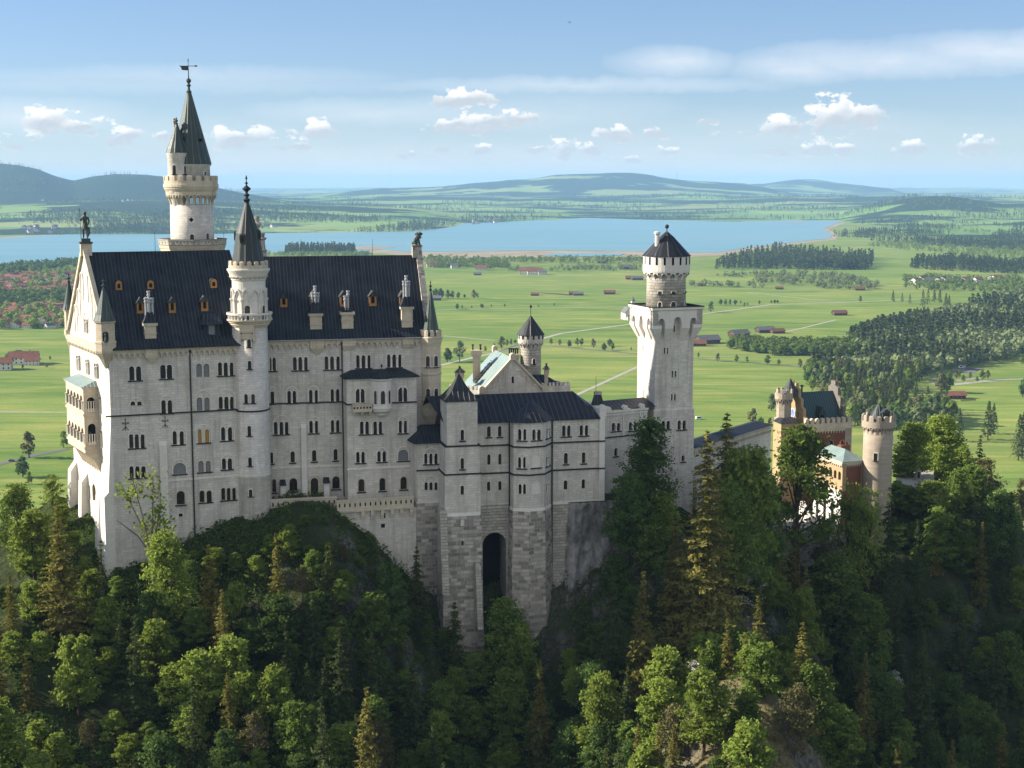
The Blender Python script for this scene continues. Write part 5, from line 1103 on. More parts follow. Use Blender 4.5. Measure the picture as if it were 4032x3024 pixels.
# passage roofs seen between the palace corner turret and the bower
pg = thing('passage_roof', 'low dark roofed passage between palace corner turret and bower turret', 'passage', (*P(1740, 1600, 276).xy, 150))
f = Fac(P(*Z5(255, 850), 275), P(*Z5(400, 850), 277)); m = MB().mat('limestone'); zt = f.hit(*Z5(300, 825))[1]; f.box(m, 0, f.L + 3, 140, zt, -6, 0); m.build('wall', pg)
m = MB().mat('dark_roof'); f.box(m, -.2, f.L + 3, zt, zt + .5, -6, .4); z2 = f.off(-2).hit(*Z5(300, 750))[1]; m.loft([[f.p(0, zt + .5, .3), f.p(f.L + 3, zt + .5, .3), f.p(f.L + 3, zt + .5, -6), f.p(0, zt + .5, -6)], [f.p(.6, z2, -1.5), f.p(f.L + 3, z2, -1.5), f.p(f.L + 3, z2, -6), f.p(.6, z2, -6)]])
g = Fac(P(*Z5(285, 745), 280), P(*Z5(420, 745), 281)); z3, z4 = g.hit(*Z5(350, 745))[1], g.off(-4).hit(*Z5(370, 615))[1]; m.mat('black_roof'); m.loft([[g.p(0, z3, 0), g.p(g.L + 2, z3, 0), g.p(g.L + 2, z3, -6), g.p(0, z3, -6)], [g.p(2.2, z4, -4), g.p(g.L + 2, z4, -4), g.p(g.L + 2, z4, -6), g.p(2.2, z4, -6)]]); m.mat('limestone'); g.box(m, 0, g.L + 2, 145, z3, -6, -.1); m.build('roof', pg); adopt(pg)
# ------------------------------------------------------------------ small round turret behind the knights' house
rt = thing('round_turret', 'small round turret with conical dark roof behind the copper roofed gable house', 'tower', (*P(2090, 1500, 311).xy, 140))
ax = Axis(1160, 300, 311, Z5); m = MB().mat('rusticated_pale'); m.lathe(ax.c, ax.prof([(196, 700), (193, 400), (190, 165), (190, 100)]), 32); m.build('shaft', rt, True, axis=(ax.x, ax.y, ax.r(190)))
m = MB().mat('limestone'); corbels(m, ax.c, ax.r(190), ax.r(230), ax.z(170), ax.z(112), 16, .36); m.lathe(ax.c, ax.prof([(180, 115), (234, 112), (238, 95), (238, 38)]), 32); m.build('parapet', rt, axis=(ax.x, ax.y, ax.r(238)))
m = MB().mat('dark_interior')
for i in range(14): a = 2 * math.pi * (i + .5) / 14; r = ax.r(238) - .28; f = Fac(Vector((ax.x + r * math.sin(a), ax.y - r * math.cos(a))), Vector((ax.x + r * math.sin(a) + math.cos(a), ax.y - r * math.cos(a) + math.sin(a)))); f.box(m, -.16, .16, ax.z(76), ax.z(40), 0, .36)
m.build('loophole_ring', rt)
m = MB().mat('black_roof'); zt = P(*(lambda x, y: (1650 + x / 2.107, 1180 + y / 2.107))(930, 132), 311).z; m.lathe(ax.c, [(ax.r(262), ax.z(40)), (ax.r(240), ax.z(25)), (ax.r(120), ax.z(-60)), (.12, zt)], 16); sp = m.build('spire', rt, axis=(ax.x, ax.y, 1.5))
m = MB().mat('iron'); m.tube((ax.x, ax.y, zt - .2), (ax.x, ax.y, zt + 1.7), .06); m.ball((ax.x, ax.y, zt + 1.9), .3); m.build('finial', sp)
ringwin(ax, ax.r(192), .3, .55, ax.z(305), ax.z(255), rt); adopt(rt)
# ------------------------------------------------------------------ linking wing and square tower
lw = thing('linking_wing', 'two storey stone wing with arcaded windows between bower and square tower', 'castle wing', (*P(2460, 1800, 281).xy, 138))
WF = Fac(xy(P(2376, 1720, 279)), xy(P(2548, 1710, 284))); wz = lambda y: WF.hit(*ZB(180, y))[1]; zwt = wz(1262)
WW = [Win(WF, ZB, [(97, 120), (130, 153)], 1335, 1392, hood=(88, 162, 1300)), Win(WF, ZB, [(208, 230), (240, 262)], 1330, 1389, hood=(199, 271, 1296)), Win(WF, ZB, [(113, 135)], 1500, 1555, hood=(106, 142, 1492))]
m = MB().mat('limestone'); wall(m, WF, [(0, 132), (WF.L, 132), (WF.L, zwt), (0, zwt)], WW)
for u in (0, WF.L): m.poly([WF.p(u, 132), WF.p(u, zwt), WF.p(u, zwt, -7), WF.p(u, 132, -7)])
m.build('wall', lw)
m = MB().mat('black_roof'); zr_ = WF.off(-3.5).hit(*ZB(190, 1180))[1]; m.loft([[WF.p(-.2, zwt + .5, .1), WF.p(WF.L + 2.2, zwt + .5, .1), WF.p(WF.L + 2.2, zwt + .5, -7), WF.p(-.2, zwt + .5, -7)], [WF.p(-.2, zr_, -3.3), WF.p(WF.L + 1.6, zr_, -3.3), WF.p(WF.L + 1.6, zr_, -3.7), WF.p(-.2, zr_, -3.7)]]); m.build('roof', lw)
m = MB().mat('limestone_plain'); WF.box(m, -.1, WF.L + .1, zwt, zwt + .35, -.4, .3)
for x in (73, 183, 293): u = WF.hit(*ZB(x, 1255))[0]; WF.plate(m, arch(u - .55, u + .55, zwt + .3, zwt + 1.25, 8), -.5, .35)
for x in (57, 172, 282, 310): u = WF.hit(*ZB(x, 1300))[0]; WF.box(m, u - .12, u + .12, wz(1425), zwt, -.03, .16)
WF.box(m, 0, WF.L, zwt - .5, zwt - .25, -.03, .18); m.mat('sill_dark'); WF.box(m, 0, WF.L, wz(1425), wz(1425) + .22, -.03, .22); m.build('cornice', lw)
for x in WW: x.make(lw)
adopt(lw)
sq = thing('square_tower', 'massive square stone tower with pointed niches, roof terrace and round lantern turret', 'tower', (*P(2640, 1850, 289).xy, 132))
q0 = xy(P(2579, 1500, 285)); fdir = Vector((math.cos(R(20)), math.sin(R(20)))); SF = Fac(q0, q0 + fdir * 20); sw = SF.hit(2728.5, 1500)[0]; SF = Fac(q0, q0 + fdir * sw)
sdir = -SF.n; q1 = q0 + sdir * sw; SL = Fac(q1, q0); q2 = SF.B + sdir * sw; SR = Fac(SF.B, q2); SBk = Fac(q2, q1)
z_ = lambda y: SF.hit(*ZB(500, y))[1]; zsp, zfl, zsh, ztop = z_(693), z_(715), z_(800), z_(582); OV = SF.off(1.5).hit(*ZB(676, 640))[0] - sw; OV = max(1.2, min(1.9, OV))
SW_ = [Win(SF, ZB, [(500, 511)], 700, 742, kind='rect', sill=False), Win(SF, ZB, [(436, 448), (457, 468)], 845, 887, kind='rect', sill=False, cols=False), Win(SF, ZB, [(488, 500), (508, 520)], 996, 1040, kind='rect', sill=False, cols=False), Win(SF, ZB, [(484, 496), (504, 516)], 1146, 1192, hood=(476, 525, 1128), sill=False, cols=False)]
zlow = z_(1250)
SW2 = [Win(SF.off(.25), ZB, [(423, 446), (454, 478)], 1322, 1380, hood=(415, 487, 1297)), Win(SF.off(.25), ZB, [(527, 549), (559, 582)], 1320, 1381, hood=(518, 592, 1294)), Win(SF.off(.3), ZB, [(553, 574)], 1548, 1590, hood=(545, 582, 1528))]
m = MB().mat('limestone'); wall(m, SF, [(0, zlow), (sw, zlow), (sw, ztop), (0, ztop)], SW_)
SLW = [Win(SL, ZB, [(300, 305)], 832, 868, kind='rect', sill=False), Win(SL, ZB, [(301, 306)], 1122, 1175, kind='rect', sill=False), Win(SL, ZB, [(350, 354)], 992, 1030, kind='rect', sill=False)]
wall(m, SL, [(0, zlow), (sw, zlow), (sw, ztop), (0, ztop)], SLW)
for f in (SR, SBk): m.poly([f.p(0, zlow), f.p(sw, zlow), f.p(sw, ztop), f.p(0, ztop)])
fo = SF.off(.25); wall(m, fo, [(-.25, 126), (sw + .25, 126), (sw + .25, zlow), (-.25, zlow)], SW2)
m.loft([[f.p(a, 126, .25) for f, a in ((SF, sw + .25), (SR, sw + .25), (SBk, sw + .25), (SL, sw + .25))][::1], [f.p(a, zlow + .1, .25) for f, a in ((SF, sw + .25), (SR, sw + .25), (SBk, sw + .25), (SL, sw + .25))]], cap0=False) if False else None
for f in (SL, SR, SBk): m.poly([f.p(-.25, 126, .25), f.p(sw + .25, 126, .25), f.p(sw + .25, zlow, .25), f.p(-.25, zlow, .25)])
for f in (SF, SL, SR, SBk): m.poly([f.p(-.25, zlow, .25), f.p(sw + .25, zlow, .25), f.p(sw, zlow + .35, .0), f.p(0, zlow + .35, .0)])
m.build('shaft', sq)
m = MB().mat('limestone_plain')                             # flared crown with three pointed niches a side
for f in (SF, SL, SR, SBk):
    W_ = sw + 2 * OV; n = 3; pw = W_ / n * .46; cw = W_ / n
    pts = [(sw + OV, ztop), (-OV, ztop), (-OV, zsp)]
    for i in range(n):
        a, b = -OV + i * cw + pw * .55 + (.25 if i == 0 else 0), -OV + (i + 1) * cw - pw * .55 - (.25 if i == n - 1 else 0); c = (a + b) / 2; hw_ = (b - a) / 2; h = hw_ * 1.75
        pts += [(a, zsp)] + [(c - hw_ * math.cos(t) ** .75, zsp + h * math.sin(t)) for t in [math.pi / 2 * k / 5 for k in range(1, 6)]] + [(c + hw_ * math.cos(t) ** .75, zsp + h * math.sin(t)) for t in [math.pi / 2 * k / 5 for k in range(4, 0, -1)]] + [(b, zsp)]
    pts += [(sw + OV, zsp)]
    tri = tessellate_polygon([[Vector((p[0], p[1], 0)) for p in pts]]); A = m.add([f.p(u, z, OV) for u, z in pts]); B = m.add([f.p(u, z, .0) for u, z in pts])
    for t3 in tri: m.face([A[i] for i in t3])
    for i in range(1, len(pts)): j = (i + 1) % len(pts); m.face((A[i], A[j], B[j], B[i]))
    for i in range(n + 1):                                  # fins
        if i in (0, n): continue
        c = -OV + i * cw; h = pw * .55; cb_ = sw / 2 + (c - sw / 2) * .85
        m.loft([[f.p(cb_ - h * .8, zsh, .02), f.p(cb_ + h * .8, zsh, .02), f.p(cb_ + h * .8, zsh, -.1), f.p(cb_ - h * .8, zsh, -.1)], [f.p(c - h, zfl, OV), f.p(c + h, zfl, OV), f.p(c + h, zfl, -.1), f.p(c - h, zfl, -.1)], [f.p(c - h, zsp, OV), f.p(c + h, zsp, OV), f.p(c + h, zsp, -.1), f.p(c - h, zsp, -.1)]])
for f, g in ((SF, SR), (SR, SBk), (SBk, SL), (SL, SF)):     # corner fins
    kw = sw / 3 * .30
    def cor(e, z):
        p = Vector(f.p(sw, 0)[:2]); a, b = f.t, f.n; i = kw * .9
        return [tuple(p + a * e + b * e) + (z,), tuple(p + a * e - b * i) + (z,), tuple(p - a * i - b * i) + (z,), tuple(p - a * i + b * e) + (z,)]
    m.loft([cor(.02, zsh), cor(OV, zfl), cor(OV, zsp)])
m.build('flared_crown', sq)
m = MB().mat('limestone_plain'); zc = ztop; e = OV + .25
cn = lambda e, z: [SF.p(-e, z, e), SF.p(sw + e, z, e), SF.p(sw + e, z, -sw - e), SF.p(-e, z, -sw - e)]
m.loft([cn(OV, zc - .5), cn(e, zc - .35), cn(e, zc + .1), cn(OV - .3, zc + .12), cn(OV - .3, zc - .3)], cap0=False); m.mat('sill_dark'); m.loft([cn(e + .04, zc + .1), cn(e + .04, zc + .25), cn(OV - .3, zc + .25), cn(OV - .3, zc - .3)], cap0=False); m.build('terrace_parapet', sq)
for x in SW_ + SW2 + SLW: x.make(sq)
c = q0 + fdir * (sw / 2) + sdir * (sw / 2); ax = Axis(458, 500, c.y, ZB); ax.x, ax.y = c.x, c.y; ax.c = (c.x, c.y)
m = MB().mat('rusticated_pale'); m.lathe(ax.c, ax.prof([(258, 590), (252, 400), (252, 340)]), 36); la = m.build('lantern_drum', sq, True, axis=(ax.x, ax.y, ax.r(252)))
m = MB().mat('limestone_plain'); corbels(m, ax.c, ax.r(252), ax.r(296), ax.z(398), ax.z(350), 16, .42); m.lathe(ax.c, ax.prof([(240, 352), (300, 350), (304, 340), (304, 246)]), 40); m.build('lantern_gallery', sq, axis=(ax.x, ax.y, ax.r(300)))
for i in range(18):
    a = 2 * math.pi * (i + .5) / 18; r = ax.r(304) - .3; f = Fac(Vector((ax.x + r * math.sin(a), ax.y - r * math.cos(a))), Vector((ax.x + r * math.sin(a) + math.cos(a), ax.y - r * math.cos(a) + math.sin(a))))
    if math.cos(a) < -.3: continue
    m = MB().mat('dark_interior'); f.box(m, -.2, .2, ax.z(298), ax.z(248), 0, .33); m.build('loophole', la)
m = MB().mat('black_roof'); m.lathe(ax.c, ax.prof([(318, 244), (300, 235), (190, 175), (90, 120), (12, 86)]), 18); sp = m.build('lantern_roof', sq, axis=(ax.x, ax.y, 1.6))
m = MB().mat('iron'); m.tube((*ax.c, ax.z(92)), (*ax.c, ax.z(62)), .09); m.ball((*ax.c, ax.z(53)), .42); m.build('finial', sp)
a5 = Axis(394, 150, c.y - 1.5, ZB); m = MB().mat('limestone_plain'); m.lathe(a5.c, [(.45, a5.z(185)), (.42, a5.z(110)), (.62, a5.z(100)), (.62, a5.z(88)), (.35, a5.z(85))], 10); m.build('chimney', sp)
for an, w_, y0, y1, kd in ((-.4, .7, 537, 578, 'round'), (.28, .95, 534, 580, 'round'), (1.15, .7, 534, 575, 'round'), (-.4, .8, 468, 486, 'rect'), (.28, .8, 468, 482, 'rect'), (1.15, .8, 466, 480, 'rect')): ringwin(ax, ax.r(253), an, w_, ax.z(y1), ax.z(y0), sq, kind=kd, name='lantern_window')
adopt(sq)
# ------------------------------------------------------------------ gallery from the square tower to the gatehouse
ga = thing('gallery_wing', 'long low gallery with dark seamed roof between square tower and gatehouse', 'gallery', (*P(2900, 1800, 310).xy, 128))
GF = Fac(xy(P(2732, 1720, 293)), xy(P(3035, 1712, 322))); gz = lambda x, y: GF.hit(*ZC(x, y)); zge = gz(500, 655)[1]
GWn = [Win(GF, ZC, [(652, 675), (690, 712)], 748, 822), Win(GF, ZC, [(186, 200)], 770, 815, hood=(180, 206, 755)), Win(GF, ZC, [(420, 440), (452, 472)], 752, 826)]
m = MB().mat('limestone'); wall(m, GF, [(0, 118), (GF.L, 118), (GF.L, zge), (0, zge)], GWn); m.poly([GF.p(GF.L, 118), GF.p(GF.L, zge), GF.p(GF.L, zge, -5), GF.p(GF.L, 118, -5)]); m.build('wall', ga)
m = MB().mat('black_roof'); zgr = GF.off(-2.6).hit(*ZC(500, 588))[1]; m.loft([[GF.p(0, zge, .5), GF.p(GF.L + .5, zge, .5), GF.p(GF.L + .5, zge, -5.5), GF.p(0, zge, -5.5)], [GF.p(0, zgr, -2.4), GF.p(GF.L - 2, zgr, -2.4), GF.p(GF.L - 2, zgr, -2.8), GF.p(0, zgr, -2.8)]]); m.build('roof', ga)
m = MB().mat('limestone_warm'); scallop(m, GF, .2, GF.L - .2, zge - .6, 1.0, 40, .22); m.build('cornice', ga)
for x in GWn: x.make(ga)
adopt(ga)
# ------------------------------------------------------------------ gatehouse
gh = thing('gatehouse', 'red brick gatehouse with battlements, stepped ochre gable and teal metal roof', 'gatehouse', (*P(3250, 1800, 350).xy, 122))
HFt = Fac(xy(P(3166, 1690, 345)), xy(P(3352, 1690, 349))); hz = lambda x, y: HFt.hit(*ZC(x, y)); zp0, zp1 = hz(1300, 585)[1], hz(1300, 520)[1]; HL = HFt.L; dep = 13.0
HWn = [Win(HFt, ZC, [(1368, 1402)], 690, 760, trim='warm_trim'), Win(HFt, ZC, [(1180, 1214)], 690, 760, trim='warm_trim'), Win(HFt, ZC, [(1275, 1309)], 690, 760, trim='warm_trim')]
m = MB().mat('red_brick'); wall(m, HFt, [(0, 112), (HL, 112), (HL, zp0), (0, zp0)], HWn); m.poly([HFt.p(HL, 112), HFt.p(HL, 112, -dep), HFt.p(HL, zp0, -dep), HFt.p(HL, zp0)]); m.mat('banded_stone'); SLg = Fac(HFt.p(0, 0, -dep), HFt.p(0, 0)); m.poly([SLg.p(0, 112), SLg.p(dep, 112), SLg.p(dep, zp0), SLg.p(0, zp0)]); m.poly([HFt.p(0, zp0, 0), HFt.p(HL, zp0), HFt.p(HL, zp0, -dep), HFt.p(0, zp0, -dep)])
HFt.box(m, HL - 1.7, HL + .05, 112, zp0, -1, .15); m.build('wall', gh)
m = MB().mat('limestone_warm'); scallop(m, HFt, .3, HL - 1.8, zp0 - .4, 1.0, 14, .25); HFt.box(m, -.2, HL + .3, zp0 - .4, zp0 + .1, -dep - .2, .35); HFt.box(m, -.1, HL + .2, zp0 + .1, zp0 + 1.0, -.5, .22); SLg.box(m, 0, dep, zp0 + .1, zp0 + 1.0, -.5, .1)
n = 9
for i in range(n): u = (i + .5) * HL / n; HFt.box(m, u - HL / n * .3, u + HL / n * .3, zp0 + 1.0, zp1 + .2, -.5, .22); HFt.plate(m, [(u - HL / n * .34, zp1 + .2), (u + HL / n * .34, zp1 + .2), (u, zp1 + .45)], -.55, .27)
m.build('battlement', gh)
# stepped gables and roof (ridge runs along the front)
rb0 = HFt.off(-2.2); ug0, ug1 = rb0.hit(*ZC(1078, 495))[0], rb0.hit(*ZC(1378, 490))[0]; zr0 = zp0 + .4; mid = -6.6; zr1 = HFt.off(mid).hit(*ZC(1170, 293))[1]
m = MB().mat('teal_roof'); lo = [HFt.p(ug0, zr0, -2.0), HFt.p(ug1, zr0, -2.0), HFt.p(ug1, zr0, 2 * mid + 2.0), HFt.p(ug0, zr0, 2 * mid + 2.0)]; m.loft([lo, [HFt.p(ug0, zr1, mid + .05), HFt.p(ug1, zr1, mid + .05), HFt.p(ug1, zr1, mid - .05), HFt.p(ug0, zr1, mid - .05)]]); rf = m.build('roof', gh)
def stepped(u, mat, name):
    f = Fac(HFt.p(u, 0, 2 * mid + .6), HFt.p(u, 0, -.6)); L = f.L; pts = [(0, zr0 - 2), (L, zr0 - 2)]; k = 5; R_ = []; L_ = []
    for i in range(k): w_ = L / 2 * (1 - i / (k - .2)); z = zr0 + (zr1 + 1.4 - zr0) * i / (k - 1); R_ += [(L / 2 + w_, z - (0 if i else 2)), (L / 2 + w_, z + 1.7 if i < k - 1 else z + 1.0)]; L_ = [(L / 2 - w_, z + 1.7 if i < k - 1 else z + 1.0), (L / 2 - w_, z - (0 if i else 2))] + L_
    R_[0] = (L, zr0 - 2); pts = R_ + L_; pts[-1] = (0, zr0 - 2); m = MB().mat(mat)
    tri = tessellate_polygon([[Vector((p[0], p[1], 0)) for p in pts]])
    for d in (.35, -.35):
        A = m.add([f.p(a, b, d) for a, b in pts])
        for t3 in tri: m.face([A[i] for i in t3])
    A = m.add([f.p(a, b, .35) for a, b in pts]); B = m.add([f.p(a, b, -.35) for a, b in pts])
    for i in range(len(pts)): j = (i + 1) % len(pts); m.face((A[i], A[j], B[j], B[i]))
    return f, m.build(name, gh)
sf, _ = stepped(ug0 - .3, 'ochre_stone', 'stepped_gable'); stepped(ug1 + .4, 'shaded_stone', 'stepped_gable')  # right gable's shade is put into its darker stone colour
m = MB().mat('white_render'); cz = zr0 + 2.4; cu = sf.L * .5; m.loft([[sf.p(cu + r * math.cos(a), cz + r * math.sin(a), d) for a in [i * math.pi / 12 for i in range(24)]] for r, d in ((1.15, .3), (1.15, .5), (.95, .52))]); m.mat('clock_face'); m.poly([sf.p(cu + .95 * math.cos(i * math.pi / 12), cz + .95 * math.sin(i * math.pi / 12), .525) for i in range(24)])
m.mat('iron'); sf.box(m, cu - .04, cu + .04, cz - .1, cz + .8, .52, .56); sf.box(m, cu - .1, cu + .55, cz - .04, cz + .04, .52, .57)
for i in range(12): a = i * math.pi / 6; sf.box(m, cu + .8 * math.cos(a) - .05, cu + .8 * math.cos(a) + .05, cz + .8 * math.sin(a) - .05, cz + .8 * math.sin(a) + .05, .52, .55)
m.build('clock', gh)
for (du, dz) in ((-2.2, 0), (2.2, 0), (-1, 4.6), (1, 4.6), (0, 7.2)):
    m = MB().mat('window_glass'); m.poly([sf.p(*q, .36) for q in arch(cu + du - .3, cu + du + .3, cz + dz - .8, cz + dz + .6)]); m.build('pane', gh)
p = rb0.off(.1).hit(*ZC(1215, 512)); g = Fac(rb0.p(p[0] - .95, 0, .2), rb0.p(p[0] + .95, 0, .2)); z = zr0; hh = rb0.hit(*ZC(1215, 420))[1] - z
m = MB().mat('teal_roof'); g.plate(m, [(.25, z), (1.65, z), (1.65, z + hh * .62), (.95, z + hh * .9), (.25, z + hh * .62)], -2.5, 0); m.mat('grey_spire'); m.loft([[g.p(-.1, z + hh * .55, .3), g.p(.95, z + hh, .3), g.p(2.0, z + hh * .55, .3)], [g.p(-.1, z + hh * .55, -3.4), g.p(.95, z + hh, -3.4), g.p(2.0, z + hh * .55, -3.4)]]); m.mat('dark_interior'); m.poly([g.p(*q, .015) for q in arch(.5, 1.4, z + .2, z + hh * .65)]); m.build('dormer', rf)
# corner turret on the left with battlements and cone
ax = Axis(905, 400, 349, ZC); m = MB().mat('banded_stone')
m.box(ax.c, HFt.t, ax.r(112) * 2, ax.r(112) * 2, 118, ax.z(505)); m.loft([[(*q, z) for q in m_] for m_, z in []]) if False else None
m.build('turret_foot', gh)
m = MB().mat('banded_stone'); ph = math.pi / 8 + .3; m.lathe(ax.c, ax.prof([(120, 505), (120, 440), (122, 395), (122, 330)]), 8, ph); corbels(m, ax.c, ax.r(112), ax.r(140), ax.z(410), ax.z(352), 14, .4); m.lathe(ax.c, ax.prof([(120, 355), (148, 350), (150, 300)]), 16); merlons(m, ax.c, ax.r(150), ax.z(302), ax.z(272), 9, .6, .4, .1)
tu = m.build('corner_turret', gh)
a2 = Axis(958, 250, 350, ZC); m = MB().mat('grey_spire'); m.lathe(a2.c, a2.prof([(140, 330), (128, 290), (6, 186)]), 14); m.mat('gold'); m.tube((*a2.c, a2.z(190)), (*a2.c, a2.z(118)), .06); m.build('turret_spire', tu)
m = MB().mat('black_roof'); f = Fac(P(*ZC(880, 555), 343), P(*ZC(1040, 570), 344)); z0 = f.hit(*ZC(900, 560))[1]; z1 = f.off(-3).hit(*ZC(940, 512))[1]; m.loft([[f.p(0, z0, 0), f.p(f.L, z0, 0), f.p(f.L, z0, -5), f.p(0, z0, -5)], [f.p(1.4, z1, -3), f.p(f.L, z1, -3), f.p(f.L, z1, -5), f.p(1.4, z1, -5)]]); m.mat('ochre_stone'); f.box(m, .2, f.L, 115, z0, -5, -.15); m.build('porch', gh)
m = MB().mat('iron'); a = Axis(1052, 280, 351, ZC); m.tube((*a.c, a.z(300)), (*a.c, a.z(245)), .2); m.lathe(a.c, [(.7, a.z(250)), (.1, a.z(238))], 8); m.build('chimney_cowl', gh)
for x in HWn: x.make(gh)
adopt(gh)
# ------------------------------------------------------------------ ochre annex of the gatehouse
ax_ = thing('gate_annex', 'ochre and brick annex with pale green hipped copper roof beside the gate tower', 'annex', (*P(3330, 2000, 330).xy, 118))
n0 = xy(P(3318, 1817, 325)); nl = xy(P(3209, 1781, 336)); nr = xy(P(3402, 1812, 327.5)); AL = Fac(nl, n0); AR = Fac(n0, nr); zae = AL.hit(*ZC(1385, 868))[1]; zpl = AL.hit(*ZC(1375, 1105))[1]
k = (AL.L - .8) / 6
hs = [arch(.6 + i * k + .35, .6 + (i + 1) * k - .35, AL.hit(*ZC(1370, 1020))[1], AL.hit(*ZC(1370, 950))[1]) for i in range(6)]
m = MB().mat('ochre_stone'); holed(m, AL, [(0, zpl), (AL.L, zpl), (AL.L, zae), (0, zae)], hs, .5); m.mat('red_brick'); m.poly([AR.p(0, zpl - 1), AR.p(AR.L, zpl - 1), AR.p(AR.L, zae), AR.p(0, zae)]); m.mat('white_render')
hp = [arch(1.2 + i * 3.2, 2.4 + i * 3.2, 117, zpl - 2.2) for i in range(3)]; holed(m, AL.off(.15), [(0, 112), (AL.L, 112), (AL.L, zpl), (0, zpl)], hp, .5); m.mat('red_brick'); m.poly([AR.p(0, 112, .15), AR.p(AR.L, 112, .15), AR.p(AR.L, zpl, .15), AR.p(0, zpl, .15)])
bk = nr + (nl - n0); m.mat('ochre_stone'); m.poly([up3(nr, 112), up3(bk, 112), up3(bk, zae), up3(nr, zae)]); m.poly([up3(bk, 112), up3(nl, 112), up3(nl, zae), up3(bk, zae)])
AR.box(m, -.05, 1.0, zpl - 1, zae, -.1, .12); AR.box(m, AR.L - .8, AR.L, zpl - 1, zae, -.1, .12); m.build('wall', ax_)
for h in hs + hp:
    m = MB().mat('window_glass'); f = AL if h in hs else AL.off(.15); m.poly([f.p(u, z, -.45) for u, z in h]); m.build('pane', ax_)
m = MB().mat('limestone_warm'); scallop(m, AR, 1.0, AR.L - .8, zae - .5, .8, 8, .15); AL.box(m, -.2, AL.L + .3, zae - .5, zae + .02, -.1, .35); AR.box(m, -.3, AR.L + .3, zae - .5, zae + .02, -.1, .35); scallop(m, AL, .2, AL.L, zae - .5, .8, 14, .25); AL.box(m, 0, AL.L + .2, zpl - .2, zpl + .2, -.1, .35); m.build('cornice', ax_)
m = MB().mat('copper_roof'); cxy = (n0 + bk) / 2; zr_ = P(*ZC(1270, 740), 333).z; s1 = AL.t * 3.4; e = lambda p: p + (p - cxy) * .08; lo = [(*e(p), zae) for p in (n0, nr, bk, nl)]; tp = [(*(cxy + AL.t * 2.4), zr_), (*(cxy + AL.t * 2.3), zr_), (*(cxy - AL.t * 3.4), zr_), (*(cxy - AL.t * 3.5), zr_)]
m.loft([[(x, y, z - .15) for x, y, z in lo], lo, [tp[0], tp[1], tp[2], tp[3]]]); rf = m.build('roof', ax_)
a = Axis(1393, 750, 333, ZC); m = MB().mat('red_brick'); m.box(a.c, AR.t, 2.4, 1.4, zae, a.z(728)); m.mat('tile_brown')
for s in (-.7, 0, .7): m.lathe((a.c[0] + s, a.c[1]), [(.22, a.z(728)), (.18, a.z(700))], 8)
m.build('chimney', rf)
adopt(ax_)
# ------------------------------------------------------------------ round gate tower
gt = thing('gate_tower', 'round banded stone gate tower with battlements, small grey cone and roof hut', 'tower', (*P(3463, 2000, 326).xy, 116))
ax = Axis(1673, 700, 327, ZC); m = MB().mat('banded_stone'); m.lathe(ax.c, [(ax.r(250), 110), (ax.r(240), ax.z(1050)), (ax.r(236), ax.z(800)), (ax.r(234), ax.z(540))], 40); m.build('shaft', gt, True, axis=(ax.x, ax.y, ax.r(236)))
m = MB().mat('banded_stone'); corbels(m, ax.c, ax.r(234), ax.r(264), ax.z(632), ax.z(575), 18, .36); m.lathe(ax.c, ax.prof([(230, 580), (268, 577), (270, 570), (270, 528), (240, 528)]), 40); merlons(m, ax.c, ax.r(271), ax.z(530), ax.z(485), 13, .62, .5, .12, .18); m.build('battlement', gt, axis=(ax.x, ax.y, ax.r(268)))
a2 = Axis(1679, 450, 327, ZC); m = MB().mat('grey_spire'); m.lathe(a2.c, a2.prof([(165, 535), (158, 510), (5, 384)]), 16); m.mat('gold'); m.tube((*a2.c, a2.z(390)), (*a2.c, a2.z(312)), .05); m.build('spire', gt, axis=(a2.x, a2.y, 1.4))
f = Fac(P(*ZC(1706, 505), 325), P(*ZC(1772, 505), 325.6)); z0, z1, z2 = f.hit(*ZC(1740, 520))[1], f.hit(*ZC(1740, 470))[1], f.hit(*ZC(1740, 435))[1]; m = MB().mat('grey_spire'); f.box(m, .2, f.L - .2, z0, z1, -4, 0); m.loft([[f.p(-.2, z1, .3), f.p(f.L / 2, z2, .3), f.p(f.L + .2, z1, .3)], [f.p(-.2, z1, -4), f.p(f.L / 2, z2, -4), f.p(f.L + .2, z1, -4)]]); m.mat('wood_dark'); f.box(m, f.L - 1.1, f.L - .3, z0, z1 - .2, -.1, .05); m.build('roof_hut', gt)
ringwin(ax, ax.r(237), -.35, .85, ax.z(838), ax.z(778), gt, kind='rect'); ringwin(ax, ax.r(234), 1.45, .6, ax.z(720), ax.z(655), gt, kind='rect')
adopt(gt)
# court in front of the gate annex, with its retaining wall and railing
ct = thing('court_terrace', 'cobbled sunlit court terrace with retaining wall and railing below the annex', 'terrace', (*P(3220, 2110, 318).xy, 118))
TF = Fac(xy(P(3080, 2110, 311)), xy(P(3330, 2105, 316))); zt = TF.hit(*ZC(1250, 1440))[1]
m = MB().mat('paving'); TF.box(m, 0, TF.L, 104, zt, -20, 0); m.build('paving_block', ct); m = MB().mat('rusticated_stone'); TF.box(m, 0, TF.L, 100, zt - .3, -.5, .25); m.build('retaining_wall', ct)
m = MB().mat('wood_dark')
for i in range(14): u = TF.L * (i + .5) / 14; TF.box(m, u - .06, u + .06, zt, zt + 1.1, -.3, -.18)
TF.box(m, 0, TF.L, zt + 1.0, zt + 1.12, -.32, -.16); TF.box(m, 0, TF.L, zt + .5, zt + .58, -.3, -.18); m.mat('white_render'); u0 = TF.hit(*ZC(1240, 1470))[0]; TF.box(m, u0, TF.L * .9, zt - 1.6, zt - .1, 0.2, .32); m.build('railing', ct)
